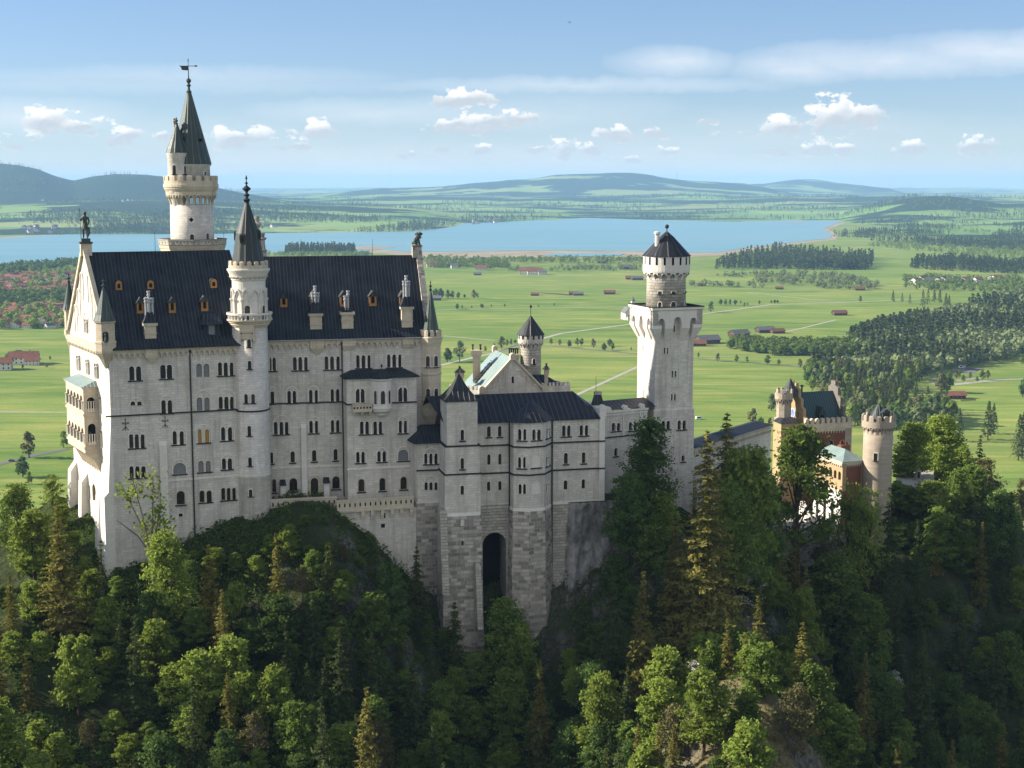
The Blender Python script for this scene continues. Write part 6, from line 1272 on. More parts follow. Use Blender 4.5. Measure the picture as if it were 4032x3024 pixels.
m = MB().mat('limestone_plain'); f = Fac(P(*ZC(1052, 1250), 330), P(*ZC(1125, 1290), 322)); z0 = zt; m.loft([[f.p(0, z0, .6), f.p(f.L, z0, .6), f.p(f.L, z0, -.6), f.p(0, z0, -.6)], [f.p(0, z0 + 3.4, .6), f.p(f.L, z0 + .4, .6), f.p(f.L, z0 + .4, -.6), f.p(0, z0 + 3.4, -.6)]]); m.build('stair_ramp', ct)
adopt(ct)
# ------------------------------------------------------------------ statues on the palace roof
def skinfig(name, joints, bones, mat, parent=None, sub=2):
    me = D.meshes.new(name); me.from_pydata([j[:3] for j in joints], bones, []); o = D.objects.new(name, me); COL.objects.link(o); me.materials.append(MATS[mat])
    o.parent = parent; sk = o.modifiers.new('skin', 'SKIN'); sb = o.modifiers.new('sub', 'SUBSURF'); sb.levels = sb.render_levels = sub
    for v, j in zip(me.skin_vertices[0].data if me.skin_vertices else [], joints): v.radius = (j[3], j[4] if len(j) > 4 else j[3])
    return o
def skinmesh(name, joints, bones, mat, parent):
    me = D.meshes.new(name); bm = bmesh.new(); lay = bm.verts.layers.skin.verify(); vs = []
    for j in joints:
        v = bm.verts.new(j[:3]); v[lay].radius = (j[3], j[4] if len(j) > 4 else j[3]); vs.append(v)
    vs[0][lay].use_root = True
    for a, b in bones: bm.edges.new((vs[a], vs[b]))
    bm.to_mesh(me); bm.free(); me.materials.append(MATS[mat]); o = D.objects.new(name, me); COL.objects.link(o); o.parent = parent
    o.modifiers.new('skin', 'SKIN'); s = o.modifiers.new('sub', 'SUBSURF'); s.levels = s.render_levels = 2; return o
kn = thing('knight_statue', 'weathered bronze knight statue with spear and shield on the left gable peak', 'statue', kq)
H = 4.9; h = H / 8.0                                        # head unit
J = [(0, 0, 4.1 * h, .62 * h, .5 * h), (0, 0, 5.1 * h, .58 * h, .45 * h), (0, 0, 6.1 * h, .8 * h, .5 * h), (0, 0, 6.75 * h, .3 * h), (.05 * h, 0, 7.15 * h, .42 * h), (.05 * h, -.03, 7.75 * h, .36 * h),
     (-.95 * h, 0, 6.25 * h, .33 * h), (-1.25 * h, -.1, 5.2 * h, .27 * h), (-1.15 * h, -.45 * h, 5.7 * h, .2 * h), (1.0 * h, 0, 6.2 * h, .33 * h), (1.2 * h, .1, 5.0 * h, .27 * h), (1.0 * h, -.3 * h, 4.0 * h, .22 * h),
     (-.5 * h, 0, 3.6 * h, .45 * h), (-.55 * h, -.1, 2.0 * h, .33 * h), (-.6 * h, 0, .35 * h, .22 * h), (-.65 * h, -.4 * h, .12 * h, .2 * h, .12 * h), (.5 * h, 0, 3.6 * h, .45 * h), (.6 * h, -.25 * h, 2.0 * h, .33 * h), (.6 * h, 0, .35 * h, .22 * h), (.65 * h, -.4 * h, .12 * h, .2 * h, .12 * h)]
skinmesh('body', J, [(0, 1), (1, 2), (2, 3), (3, 4), (4, 5), (2, 6), (6, 7), (7, 8), (2, 9), (9, 10), (10, 11), (0, 12), (12, 13), (13, 14), (14, 15), (0, 16), (16, 17), (17, 18), (18, 19)], 'bronze', kn)
m = MB().mat('bronze'); m.tube((-1.2 * h, -.5 * h, 0), (-1.35 * h, -.5 * h, 8.6 * h), .05); m.loft([[(-1.35 * h + .1 * math.cos(a), -.5 * h + .03 * math.sin(a), 8.5 * h) for a in (0, 1.57, 3.14, 4.71)], [(-1.37 * h + .005 * math.cos(a), -.5 * h + .005 * math.sin(a), 9.2 * h) for a in (0, 1.57, 3.14, 4.71)]]); m.build('spear', kn)
m = MB().mat('bronze'); sh = [(-.85, 3.3), (-.8, 1.5), (0, .2), (.8, 1.5), (.85, 3.3), (0, 3.5)]; m.loft([[(1.0 * h + x * h * .9, -.62 * h - (.15 if abs(x) < .1 else 0), z * h) for x, z in sh], [(1.0 * h + x * h * .9, -.45 * h, z * h) for x, z in sh]]); m.build('shield', kn)
m = MB().mat('bronze'); m.lathe((.05 * h, 0), [(.42 * h, 7.2 * h), (.5 * h, 7.35 * h), (.44 * h, 7.7 * h), (.2 * h, 8.05 * h), (.06 * h, 8.25 * h)], 10); m.build('helmet', kn)
m = MB().mat('bronze'); m.loft([m.ring((0, .05), r * h, z * h, 12) for r, z in ((.95, 2.9), (.8, 3.8), (.62, 4.6))]); m.build('tunic', kn)
kn.rotation_euler = (0, 0, R(-8)); kn.scale = (.95, .95, .95)
li = thing('lion_statue', 'dark bronze seated lion statue on the right gable peak, facing right', 'statue', lq)
J = [(-.45, 0, .55, .52, .5), (-.1, 0, 1.15, .5, .48), (.25, 0, 1.7, .58, .55), (.55, 0, 2.15, .55, .5), (.95, 0, 2.3, .36, .36), (1.3, 0, 2.15, .24, .24), (.35, -.3, 1.2, .24), (.55, -.32, .6, .17), (.6, -.32, .12, .16), (.85, -.32, .08, .14), (.35, .3, 1.2, .24), (.55, .32, .6, .17), (.6, .32, .12, .16), (.85, .32, .08, .14), (-.3, -.42, .45, .32), (.1, -.48, .35, .24), (-.1, -.48, .1, .16), (.25, -.48, .08, .15), (-.3, .42, .45, .32), (.1, .48, .35, .24), (-.1, .48, .1, .16), (.25, .48, .08, .15), (-.85, 0, .2, .12), (-.95, .1, .6, .09)]
o = skinmesh('body', J, [(0, 1), (1, 2), (2, 3), (3, 4), (4, 5), (2, 6), (6, 7), (7, 8), (8, 9), (2, 10), (10, 11), (11, 12), (12, 13), (0, 14), (14, 15), (15, 16), (16, 17), (0, 18), (18, 19), (19, 20), (20, 21), (0, 22), (22, 23)], 'bronze', li)
m = MB().mat('bronze')
for i in range(26): a = i * 2.4; z = 1.55 + (i % 7) * .17; m.loft([m.ring((.3 + .1 * (i % 3) + .42 * math.cos(a), .48 * math.sin(a)), .16, z, 5), m.ring((.25 + .1 * (i % 3) + .55 * math.cos(a), .6 * math.sin(a)), .03, z - .4, 5)])
m.build('mane', li); m = MB().mat('bronze')
for s in (-.25, .25): m.loft([m.ring((.75, s), .1, 2.55, 6), m.ring((.72, s), .03, 2.78, 6)])
m.build('ear_pair', li); li.rotation_euler = (0, 0, R(-8)); li.scale = (.92, .92, .92)
# ------------------------------------------------------------------ terrain of the castle rock and gorge
rng = np.random.default_rng(7)
CTRL = []
def cp(px, Y, z): CTRL.append((ray(px, 2000)[0] / ray(px, 2000)[1] * Y, Y, z))
for row in [
 (300, 262, 139), (300, 250, 134), (400, 246, 131), (600, 248, 134.5), (800, 252, 138), (1000, 254.5, 139.5), (1150, 255, 142.5), (1200, 255.5, 144), (1300, 255.5, 143.5), (1360, 255.5, 140), (1430, 257, 136), (1500, 259, 133), (1620, 260, 127), (1760, 254, 116), (1900, 257, 112), (2100, 255, 110), (2200, 262, 120), (2300, 265, 122), (2420, 268, 138), (2500, 268, 139), (2700, 273, 136), (2900, 283, 130), (3060, 300, 122), (3160, 309, 117), (3300, 312, 116), (3450, 316, 118), (3560, 335, 129), (3650, 337, 128.8), (3800, 342, 124), (4032, 348, 112),
 (-200, 250, 129), (0, 250, 130), (200, 248, 130.5), (0, 235, 130), (200, 235, 127), (400, 230, 119), (800, 234, 122), (1000, 236, 124), (1200, 240, 132), (1350, 240, 128), (1500, 240, 114), (1760, 236, 104), (2100, 236, 99), (2400, 246, 113), (2700, 250, 117), (3000, 268, 113), (3300, 288, 102), (3600, 300, 98), (4000, 300, 90),
 (0, 212, 115), (400, 205, 106), (800, 208, 110), (1200, 212, 110), (1600, 208, 96), (2000, 206, 91), (2400, 210, 102), (2650, 212, 117), (2800, 212, 127), (3000, 214, 128), (3150, 216, 122), (3400, 235, 98), (3800, 245, 86), (4200, 250, 82),
 (2600, 190, 108), (2900, 190, 121), (3200, 195, 111), (0, 170, 97), (500, 165, 97), (900, 165, 100), (1300, 170, 104), (1700, 165, 95), (2200, 168, 96), (2600, 168, 100), (2900, 165, 106), (3400, 185, 91), (4000, 205, 80),
 (-600, 110, 90), (600, 110, 85), (2000, 110, 80), (3500, 110, 78), (4600, 120, 78), (-600, 40, 95), (2000, 40, 90), (4600, 40, 85), (2000, 10, 100),
 (400, 272, 143), (700, 280, 146), (1100, 282, 146), (1500, 285, 145), (1700, 282, 142), (2100, 285, 142), (2400, 290, 140), (2600, 293, 139), (2900, 315, 130), (3100, 335, 124), (3300, 350, 125), (3450, 335, 123), (3560, 350, 129), (3700, 360, 128), (3900, 365, 122),
 (-800, 250, 125), (-1100, 250, 120), (-1500, 250, 122), (-700, 215, 116), (-1000, 200, 117), (-1550, 205, 132), (-1650, 178, 134), (-600, 285, 131), (-300, 290, 126), (0, 300, 127), (-100, 340, 115), (-700, 340, 108), (0, 400, 80), (-900, 420, 75), (-100, 520, 22), (-900, 540, 25), (400, 420, 85), (400, 540, 20), (1200, 400, 95), (1200, 520, 30), (2100, 400, 95), (2100, 530, 25), (3000, 430, 80), (3000, 540, 25), (3700, 430, 85), (3700, 540, 28), (4300, 380, 95), (4300, 480, 45), (4700, 330, 100), (5000, 420, 60),
 (0, 660, -2), (1500, 660, -2), (3000, 660, -2), (4200, 660, -2), (-1500, 660, -2), (5500, 600, -2)]: cp(*row)
CTRL = np.array(CTRL); CX_, CZ_ = CTRL[:, :2], CTRL[:, 2]
def _phi(r): return r
_d = np.linalg.norm(CX_[:, None] - CX_[None], axis=2); _n = len(CTRL)
_M = np.zeros((_n + 3, _n + 3)); _M[:_n, :_n] = _phi(_d) + np.eye(_n) * -1.5; _M[:_n, _n] = 1; _M[:_n, _n + 1:] = CX_; _M[_n, :_n] = 1; _M[_n + 1:, :_n] = CX_.T
_w = np.linalg.solve(_M, np.concatenate([CZ_, np.zeros(3)]))
def vnoise(x, y, seed=0):                                # smooth value noise, vectorised
    xi, yi = np.floor(x).astype(np.int64), np.floor(y).astype(np.int64); fx, fy = x - xi, y - yi
    fx, fy = fx * fx * (3 - 2 * fx), fy * fy * (3 - 2 * fy)
    def h(a, b):
        k = (a * 374761393 + b * 668265263 + seed * 1442695041) & 0xffffffff; k = ((k ^ (k >> 13)) * 1274126177) & 0xffffffff; return ((k ^ (k >> 16)) & 0xffff) / 65535.0
    return (h(xi, yi) * (1 - fx) + h(xi + 1, yi) * fx) * (1 - fy) + (h(xi, yi + 1) * (1 - fx) + h(xi + 1, yi + 1) * fx) * fy
def fbm(x, y, seed=0, o=4):
    s = 0; a = .5
    for i in range(o): s = s + a * (vnoise(x * 2 ** i, y * 2 ** i, seed + i) - .5) * 2; a *= .5
    return s
def smooth_h(x, y):
    x, y = np.atleast_1d(x).astype(float), np.atleast_1d(y).astype(float); out = np.empty(len(x))
    for i in range(0, len(x), 20000):
        q = np.stack([x[i:i + 20000], y[i:i + 20000]], 1); d = np.linalg.norm(q[:, None] - CX_[None], axis=2); out[i:i + 20000] = _phi(d) @ _w[:_n] + _w[_n] + q @ _w[_n + 1:]
    return out
def hill_h(x, y):
    x, y = np.atleast_1d(x).astype(float), np.atleast_1d(y).astype(float); z = smooth_h(x, y)
    flat = (np.abs(y - 335) < 45) & (x > 60)
    amp = np.where(flat, .3, 1.0)
    ru = np.clip(fbm(x / 26, y / 26, 77) * 4 - .15, 0, 1) * amp; led = np.abs(fbm(x / 5 + z / 7, y / 7 - z / 5, 51, 4)) * 5.5
    return z + ru * (led - 1.2) + amp * (fbm(x / 14, y / 14, 3) * 2.2 + (1 - np.abs(fbm(x / 6, y / 9, 11))) * 1.3 - 1 + fbm(x / 2.5, y / 2.5, 21, 3) * .5)
def np_mesh(name, v, f, mats, parent=None, smooth=False, mi=None):
    v = np.asarray(v, np.float32); f = np.asarray(f, np.int32); k = f.shape[1]
    me = D.meshes.new(name); me.vertices.add(len(v)); me.vertices.foreach_set('co', v.ravel()); me.loops.add(f.size); me.loops.foreach_set('vertex_index', f.ravel())
    me.polygons.add(len(f)); me.polygons.foreach_set('loop_start', np.arange(0, f.size, k, dtype=np.int32))
    for m in mats: me.materials.append(MATS[m])
    if mi is not None: me.polygons.foreach_set('material_index', np.asarray(mi, np.int32))
    if smooth: me.polygons.foreach_set('use_smooth', np.ones(len(f), bool))
    me.update(calc_edges=True); me.validate()
    return me
def link(name, me, parent=None, loc=(0, 0, 0)):
    o = D.objects.new(name, me); COL.objects.link(o); o.parent = parent; o.location = loc; return o
def grid_faces(nx, ny):
    i = np.arange(nx - 1)[None, :] + np.arange(ny - 1)[:, None] * nx; return np.stack([i, i + 1, i + nx + 1, i + nx], -1).reshape(-1, 4)
def hillmat():
    m, t, out = newmat('hillside'); g = N(t, 'ShaderNodeNewGeometry'); pos = g.outputs['Position']; s = N(t, 'ShaderNodeSeparateXYZ'); t.links.new(g.outputs['Normal'], s.inputs[0])
    n = tex(t, 'ShaderNodeTexNoise', pos, i_Scale=.09, i_Detail=8.0, i_Roughness=.65); n2 = tex(t, 'ShaderNodeTexNoise', pos, i_Scale=.9, i_Detail=8.0, i_Roughness=.7)
    vo = tex(t, 'ShaderNodeTexVoronoi', mapped(t, pos, (1, 1, .6)), i_Scale=.55)
    rock = mix_(t, ramp_(t, n2.outputs[0], [(.35, 0), (.68, 1)]), (.075, .07, .066), (.46, .42, .385)); rock = mix_(t, math_(t, 'MULTIPLY', vo.outputs['Distance'], .6), rock, (.12, .10, .085))
    wv = N(t, 'ShaderNodeVectorMath', operation='ADD'); wn_ = N(t, 'ShaderNodeVectorMath', operation='SCALE'); t.links.new(n2.outputs['Color'], wn_.inputs[0]); wn_.inputs['Scale'].default_value = 2.2; t.links.new(pos, wv.inputs[0]); t.links.new(wn_.outputs[0], wv.inputs[1]); ve = tex(t, 'ShaderNodeTexVoronoi', mapped(t, wv.outputs[0], (1, 1, .55)), i_Scale=.55, feature='DISTANCE_TO_EDGE'); rock = mix_(t, ramp_(t, ve.outputs['Distance'], [(0, .85), (.09, 0)]), rock, (.03, .028, .026))
    soil = mix_(t, ramp_(t, n2.outputs[0], [(.3, 0), (.7, 1)]), (.030, .040, .016), (.068, .092, .028)); ps = N(t, 'ShaderNodeSeparateXYZ'); t.links.new(pos, ps.inputs[0]); knoll = math_(t, 'MULTIPLY', ramp_(t, math_(t, 'DIVIDE', ps.outputs[0], 60), [(.30, 0), (.42, 1), (.82, 1), (.95, 0)]), ramp_(t, math_(t, 'DIVIDE', ps.outputs[1], 300), [(.72, 1), (.77, 0)])); dry = math_(t, 'MAXIMUM', knoll, ramp_(t, n.outputs[0], [(.58, 0), (.72, .7)])); soil = mix_(t, math_(t, 'MULTIPLY', dry, ramp_(t, n2.outputs[0], [(.3, .35), (.6, 1)])), soil, (.27, .225, .115))
    f = math_(t, 'ADD', s.outputs[2], math_(t, 'MULTIPLY', math_(t, 'SUBTRACT', n2.outputs[0], .5), .5)); c = mix_(t, ramp_(t, f, [(.50, 0), (.68, 1)]), rock, soil)
    principled(t, out, c, .95, math_(t, 'ADD', math_(t, 'MULTIPLY', n2.outputs[0], 2.0), vo.outputs['Distance']), 1.0, .8, spec=.1)
hillmat()
xs, ys = np.arange(-175, 215, 1.15), np.concatenate([np.arange(8, 150, 4), np.arange(150, 330, .95), np.arange(330, 660, 4)])
Xg, Yg = np.meshgrid(xs, ys); Zg = hill_h(Xg.ravel(), Yg.ravel()); _z2 = Zg.reshape(Xg.shape); _gy, _gx = np.gradient(smooth_h(Xg.ravel(), Yg.ravel()).reshape(Xg.shape), ys, xs); _st = np.clip((np.hypot(_gx, _gy) - .75) / .6, 0, 1)
_q = np.stack([Xg / 3.6 + _z2 / 9, Yg / 5 - _z2 / 6]); _z2 = _z2 + _st * ((np.abs(fbm(_q[0], _q[1], 61, 5)) - .22) * 6.5 + fbm(_q[0] * 3.1, _q[1] * 2.3, 67, 4) * 1.1); Zg = _z2.ravel()
def ground_z(x, y):
    i = np.clip(np.searchsorted(xs, x) - 1, 0, len(xs) - 2); j = np.clip(np.searchsorted(ys, y) - 1, 0, len(ys) - 2); fx = (x - xs[i]) / (xs[i + 1] - xs[i]); fy = (y - ys[j]) / (ys[j + 1] - ys[j])
    return (_z2[j, i] * (1 - fx) + _z2[j, i + 1] * fx) * (1 - fy) + (_z2[j + 1, i] * (1 - fx) + _z2[j + 1, i + 1] * fx) * fy
hl = tag(link('hillside', np_mesh('hillside', np.stack([Xg.ravel(), Yg.ravel(), Zg], 1), grid_faces(len(xs), len(ys)), ['hillside'], smooth=True)), kind='structure')
# bare cliff under the right end of the bower house
def cliffmat():
    m, t, out = newmat('cliff_rock'); pos = possock(t); n = tex(t, 'ShaderNodeTexNoise', mapped(t, pos, (1, 1, .45)), i_Scale=.35, i_Detail=9.0, i_Roughness=.68); n2 = tex(t, 'ShaderNodeTexNoise', pos, i_Scale=1.6, i_Detail=8.0, i_Roughness=.7)
    c = ramp_(t, n.outputs[0], [(.30, (.07, .068, .07)), (.46, (.19, .182, .172)), (.60, (.36, .34, .32)), (.76, (.16, .15, .135))]); g = N(t, 'ShaderNodeNewGeometry'); s = N(t, 'ShaderNodeSeparateXYZ'); t.links.new(g.outputs['Normal'], s.inputs[0]); wv = N(t, 'ShaderNodeVectorMath', operation='ADD'); t.links.new(pos, wv.inputs[0]); t.links.new(n2.outputs['Color'], wv.inputs[1]); ve = tex(t, 'ShaderNodeTexVoronoi', mapped(t, wv.outputs[0], (1, 1, .3)), i_Scale=.32, feature='DISTANCE_TO_EDGE'); c = mix_(t, ramp_(t, ve.outputs['Distance'], [(0, .3), (.05, 0)]), c, (.05, .048, .045)); c = mix_(t, math_(t, 'MULTIPLY', ramp_(t, n2.outputs[0], [(.5, 0), (.7, 1)]), .6), c, (.30, .285, .265))
    c = mix_(t, ramp_(t, s.outputs[2], [(.45, 0), (.7, 1)]), c, (.05, .07, .02)); principled(t, out, c, .95, math_(t, 'ADD', n.outputs[0], math_(t, 'MULTIPLY', n2.outputs[0], .6)), 1.0, .7, spec=.1)
cliffmat()
KFc = Fac(KF.p(u_b1 + 2.4, 0), KF.p(u_e + 4.5, 0)); nu, nz = 60, 90; uu, zz = np.meshgrid(np.linspace(0, 1, nu), np.linspace(0, 1, nz)); zc0, zc1_ = 104, zst - .2
dd = .6 + (1 - zz) ** 1.3 * 4.2 + fbm(uu * 4, zz * 7, 5) * 1.5 + fbm(uu * 13, zz * 22, 9) * .6; dd = np.where(zz > .96, np.minimum(dd, 1.2), dd); dd -= np.clip((uu - .8) / .2, 0, 1) ** 2 * 5.0; dd -= np.clip((.06 - uu) / .06, 0, 1) * 1.5
ul_ = uu * KFc.L * (1 + (1 - zz) * .35); zv = zc0 + zz * (zc1_ - zc0); vv = np.stack([KFc.A.x + KFc.t.x * ul_ + KFc.n.x * dd, KFc.A.y + KFc.t.y * ul_ + KFc.n.y * dd, zv], -1).reshape(-1, 3)
back = vv.reshape(nz, nu, 3)[-1].copy(); back[:, :2] -= np.array(KFc.n) * 6; vv = np.concatenate([vv, back]); fc = np.concatenate([grid_faces(nu, nz), np.stack([np.arange(nu - 1) + (nz - 1) * nu, np.arange(1, nu) + (nz - 1) * nu, np.arange(1, nu) + nz * nu, np.arange(nu - 1) + nz * nu], 1)])
tag(link('cliff', np_mesh('cliff', vv, fc, ['cliff_rock'], smooth=True)), kind='structure')
# ------------------------------------------------------------------ valley floor, lake, roads
def fieldmat():
    m, t, out = newmat('valley_field'); pos = possock(t)
    n = tex(t, 'ShaderNodeTexNoise', mapped(t, pos, (.5, 1, 1)), i_Scale=.0042, i_Detail=6.0, i_Roughness=.6); n2 = tex(t, 'ShaderNodeTexNoise', mapped(t, pos, (.35, 1.2, 1), (0, 0, .2)), i_Scale=.03, i_Detail=6.0, i_Roughness=.65); n3 = tex(t, 'ShaderNodeTexNoise', pos, i_Scale=.35, i_Detail=5.0)
    v = tex(t, 'ShaderNodeTexVoronoi', mapped(t, pos, (.45, 1.6, 1), (0, 0, .30)), i_Scale=.0042); cs = N(t, 'ShaderNodeSeparateColor'); t.links.new(v.outputs['Color'], cs.inputs[0])
    c = mix_(t, cs.outputs[0], (.095, .185, .030), (.200, .275, .060)); c = mix_(t, math_(t, 'MULTIPLY', ramp_(t, cs.outputs[1], [(.55, 0), (.8, 1)]), .6), c, (.235, .265, .085))
    c = mix_(t, ramp_(t, n2.outputs[0], [(.42, 0), (.66, .85)]), c, (.36, .345, .095)); c = mix_(t, ramp_(t, n.outputs[0], [(.40, .5), (.55, 0)]), c, (.11, .19, .035)); c = mix_(t, ramp_(t, n3.outputs[0], [(.3, .35), (.6, 0)]), c, (.10, .16, .03))
    ln = tex(t, 'ShaderNodeTexNoise', mapped(t, pos, (.03, 3.2, 1), (0, 0, .06)), i_Scale=.045, i_Detail=3.0); c = mix_(t, math_(t, 'MULTIPLY', ramp_(t, ln.outputs[0], [(.50, 0), (.62, 1)]), .38), c, (.075, .15, .028))
    principled(t, out, c, .95, spec=.05)
fieldmat()
m = MB().mat('valley_field'); m.poly([(-9000, -200, 0), (9000, -200, 0), (9000, 8600, 0), (-9000, 8600, 0)]); tag(m.build('valley_floor'), kind='structure')
def flat(name, pts, z, mat, kind='structure', n=0):
    P_ = [G(x, y, 0) for x, y in pts]; tri = tessellate_polygon([[Vector((p.x, p.y, 0)) for p in P_]]); me = D.meshes.new(name); me.from_pydata([(p.x, p.y, z) for p in P_], [], [tuple(t) for t in tri]); me.materials.append(MATS[mat])
    if sum(p.normal.z for p in me.polygons) < 0: me.flip_normals()
    o = D.objects.new(name, me); COL.objects.link(o); return tag(o, kind=kind)
def watermat():
    m, t, out = newmat('lake_water'); pos = possock(t); n = tex(t, 'ShaderNodeTexNoise', mapped(t, pos, (.09, 1, 1), (0, 0, .06)), i_Scale=.010, i_Detail=6.0, i_Roughness=.6); w = tex(t, 'ShaderNodeTexNoise', mapped(t, pos, (.4, 1, 1)), i_Scale=.25, i_Detail=4.0)
    c = mix_(t, ramp_(t, n.outputs[0], [(.35, 0), (.7, 1)]), (.120, .275, .305), (.205, .350, .375)); principled(t, out, c, .3, w.outputs[0], .25, .5, spec=.2)
watermat()
lake = [(-500, 950), (0, 939), (307, 921), (633, 923), (904, 919), (1085, 916), (1260, 908), (1447, 901), (1640, 889), (1835, 880), (1870, 872), (2000, 866), (2200, 866), (2294, 853), (2459, 862), (2650, 867), (2873, 874), (3000, 872), (3102, 868), (3332, 869), (3290, 880), (3240, 903), (3275, 925), (3268, 938), (3130, 954), (2950, 975), (2827, 995), (2726, 995), (2500, 990), (2230, 986), (2000, 988), (1760, 992), (1600, 991), (1500, 984), (1397, 992), (1300, 990), (1060, 996), (1000, 1010), (330, 1020), (160, 1035), (0, 1043), (-500, 1075)]
sand = [(-500, 944), (0, 934), (307, 917), (633, 920), (904, 916), (1085, 913), (1447, 898), (1835, 877), (2000, 863), (2294, 850), (2459, 859), (2873, 870), (3000, 868), (3102, 865), (3345, 866), (3320, 882), (3262, 903), (3300, 925), (3290, 944), (3150, 960), (2960, 985), (2840, 1006), (2730, 1012), (2300, 1012), (2000, 1014), (1760, 1016), (1600, 1010), (1500, 998), (1397, 998), (1300, 994), (1060, 1000), (1000, 1014), (330, 1024), (160, 1039), (0, 1047), (-500, 1080)]
flat('lake_shore', sand, .35, 'sand'); flat('lake', lake, .8, 'lake_water')
for pts in ([(1360, 976), (1440, 971), (1560, 974), (1480, 984), (1380, 985)], [(2100, 1003), (2300, 998), (2330, 1004), (2150, 1010)], [(3080, 880), (3180, 878), (3150, 883)]): flat('sand_bank', pts, 1.1, 'sand')
flat('inlet_water', [(2130, 1005), (2200, 998), (2460, 1000), (2440, 1008), (2250, 1012)], 1.3, 'lake_water')
def ribbon(name, pts, w, mat, z=.12):
    Q = [Vector(G(*p)) for p in pts]; m = MB().mat(mat); L_, R_ = [], []
    for i, q in enumerate(Q):
        d = (Q[min(i + 1, len(Q) - 1)] - Q[max(i - 1, 0)]).normalized(); s = Vector((-d.y, d.x, 0)) * w / 2; L_.append((q.x + s.x, q.y + s.y, z)); R_.append((q.x - s.x, q.y - s.y, z))
    a, b = m.add(L_), m.add(R_)
    for i in range(len(Q) - 1): m.face((b[i], b[i + 1], a[i + 1], a[i]))
    return tag(m.build(name), kind='structure')
Z8 = lambda x, y: (1650 + x / 2.107, 1180 + y / 2.107); ZR = lambda x, y: (2700 + x / 1.661, 1100 + y / 1.661)
ribbon('road', [Z8(180, 545), Z8(430, 485), Z8(640, 440), Z8(830, 380), Z8(1035, 320), Z8(1180, 280), Z8(1780, 200), ZR(100, 228), ZR(420, 185), ZR(560, 165), ZR(1060, 150), ZR(1530, 130)], 7, 'gravel', .16)
ribbon('road', [Z8(640, 440), Z8(830, 375), Z8(1040, 380), Z8(1820, 450), ZR(50, 518), ZR(420, 545), ZR(800, 578), ZR(1000, 590)], 5, 'asphalt', .24)
for pts in ([Z8(200, 300), Z8(630, 340)], [Z8(150, 85), Z8(900, 72), Z8(1700, 58)], [ZG(0, 970), ZG(375, 972)], [ZR(640, 345), ZR(760, 320), ZR(980, 265)], [ZR(400, 85), ZR(800, 130), ZR(1060, 150)], [Z8(1200, 840), Z8(1820, 555)]): ribbon('farm_track', pts, 4.5, 'gravel')
ribbon('road', [ZG(-40, 1280), ZG(0, 1265), ZG(80, 1245), ZG(200, 1215), ZG(385, 1180)], 7, 'asphalt', .16)
for pts in ([ZR(1560, 625), ZR(1640, 628)], [ZR(1730, 690), ZR(2080, 655)], [ZR(1760, 660), ZR(1930, 645)], [ZR(1600, 680), ZR(1730, 690)]): ribbon('parking_strip', pts, 9, 'gravel', .14)
ribbon('parking_strip', [ZR(1800, 610), ZR(1860, 585), ZR(1930, 590)], 26, 'asphalt', .10); ribbon('road', [ZR(2080, 655), ZR(2212, 652)], 6, 'gravel', .18)
flat('ploughed_field', [ZR(-990, 85), ZR(-820, 92), ZR(-700, 102), ZR(-760, 106), ZR(-930, 92)], .08, 'barn_wood')
def flowermat():
    m, t, out = newmat('dandelion_field'); n = tex(t, 'ShaderNodeTexNoise', possock(t), i_Scale=.12, i_Detail=5.0); principled(t, out, mix_(t, n.outputs[0], (.20, .22, .03), (.42, .34, .02)), .95, spec=.05)
flowermat(); flat('flower_meadow', [ZR(1560, 240), ZR(1640, 212), ZR(1740, 208), ZR(1700, 225), ZR(1640, 255), ZR(1570, 258)], .09, 'dandelion_field')
ribbon('forecourt_road', [(0, 0)], 1, 'paving') if False else None
fcq = [P(3500, 1950, 342), P(3560, 1945, 338), P(3660, 1940, 345), P(3680, 1880, 368), P(3560, 1880, 368)]
m = MB().mat('gravel'); zf = fcq[1].z + .35; m.prism([(q.x, q.y) for q in fcq], zf - 6, zf); tag(m.build('forecourt'), kind='structure')
# ------------------------------------------------------------------ rolling land beyond the lake
def landmat():
    m, t, out = newmat('far_land'); pos = possock(t); s = N(t, 'ShaderNodeSeparateXYZ'); t.links.new(pos, s.inputs[0])
    n = tex(t, 'ShaderNodeTexNoise', mapped(t, pos, (.55, 1, .3)), i_Scale=.0016, i_Detail=7.0, i_Roughness=.62); v = tex(t, 'ShaderNodeTexVoronoi', mapped(t, pos, (.5, 1, 0)), i_Scale=.0022); cs = N(t, 'ShaderNodeSeparateColor'); t.links.new(v.outputs['Color'], cs.inputs[0])
    c = mix_(t, cs.outputs[0], (.13, .235, .055), (.22, .31, .09)); c = mix_(t, math_(t, 'MULTIPLY', ramp_(t, cs.outputs[1], [(.7, 0), (.8, 1)]), .5), c, (.30, .30, .11))
    hgt = math_(t, 'MULTIPLY', ramp_(t, math_(t, 'DIVIDE', s.outputs[2], 260), [(.18, 0), (.75, .34)]), ramp_(t, math_(t, 'DIVIDE', s.outputs[1], 30000), [(.40, 1), (.50, .26)])); wood = ramp_(t, math_(t, 'ADD', n.outputs[0], hgt), [(.50, 0), (.525, 1)]); c = mix_(t, wood, c, (.020, .040, .018)); principled(t, out, c, .95, spec=.05)
landmat()
pxs = np.linspace(-700, 4700, 300); ds = np.geomspace(5400, 44000, 170)
shore = np.interp(pxs, [-700, 0, 900, 1450, 1835, 2294, 2873, 3332, 3345, 3600, 4700], [5000, 5650, 6050, 6420, 6950, 8300, 7560, 7900, 7500, 5300, 4800])
def sky_z(pts, d): q = [(x, P(x, y, d).z) for x, y in pts]; return np.interp(pxs, [a for a, _ in q], [b for _, b in q])
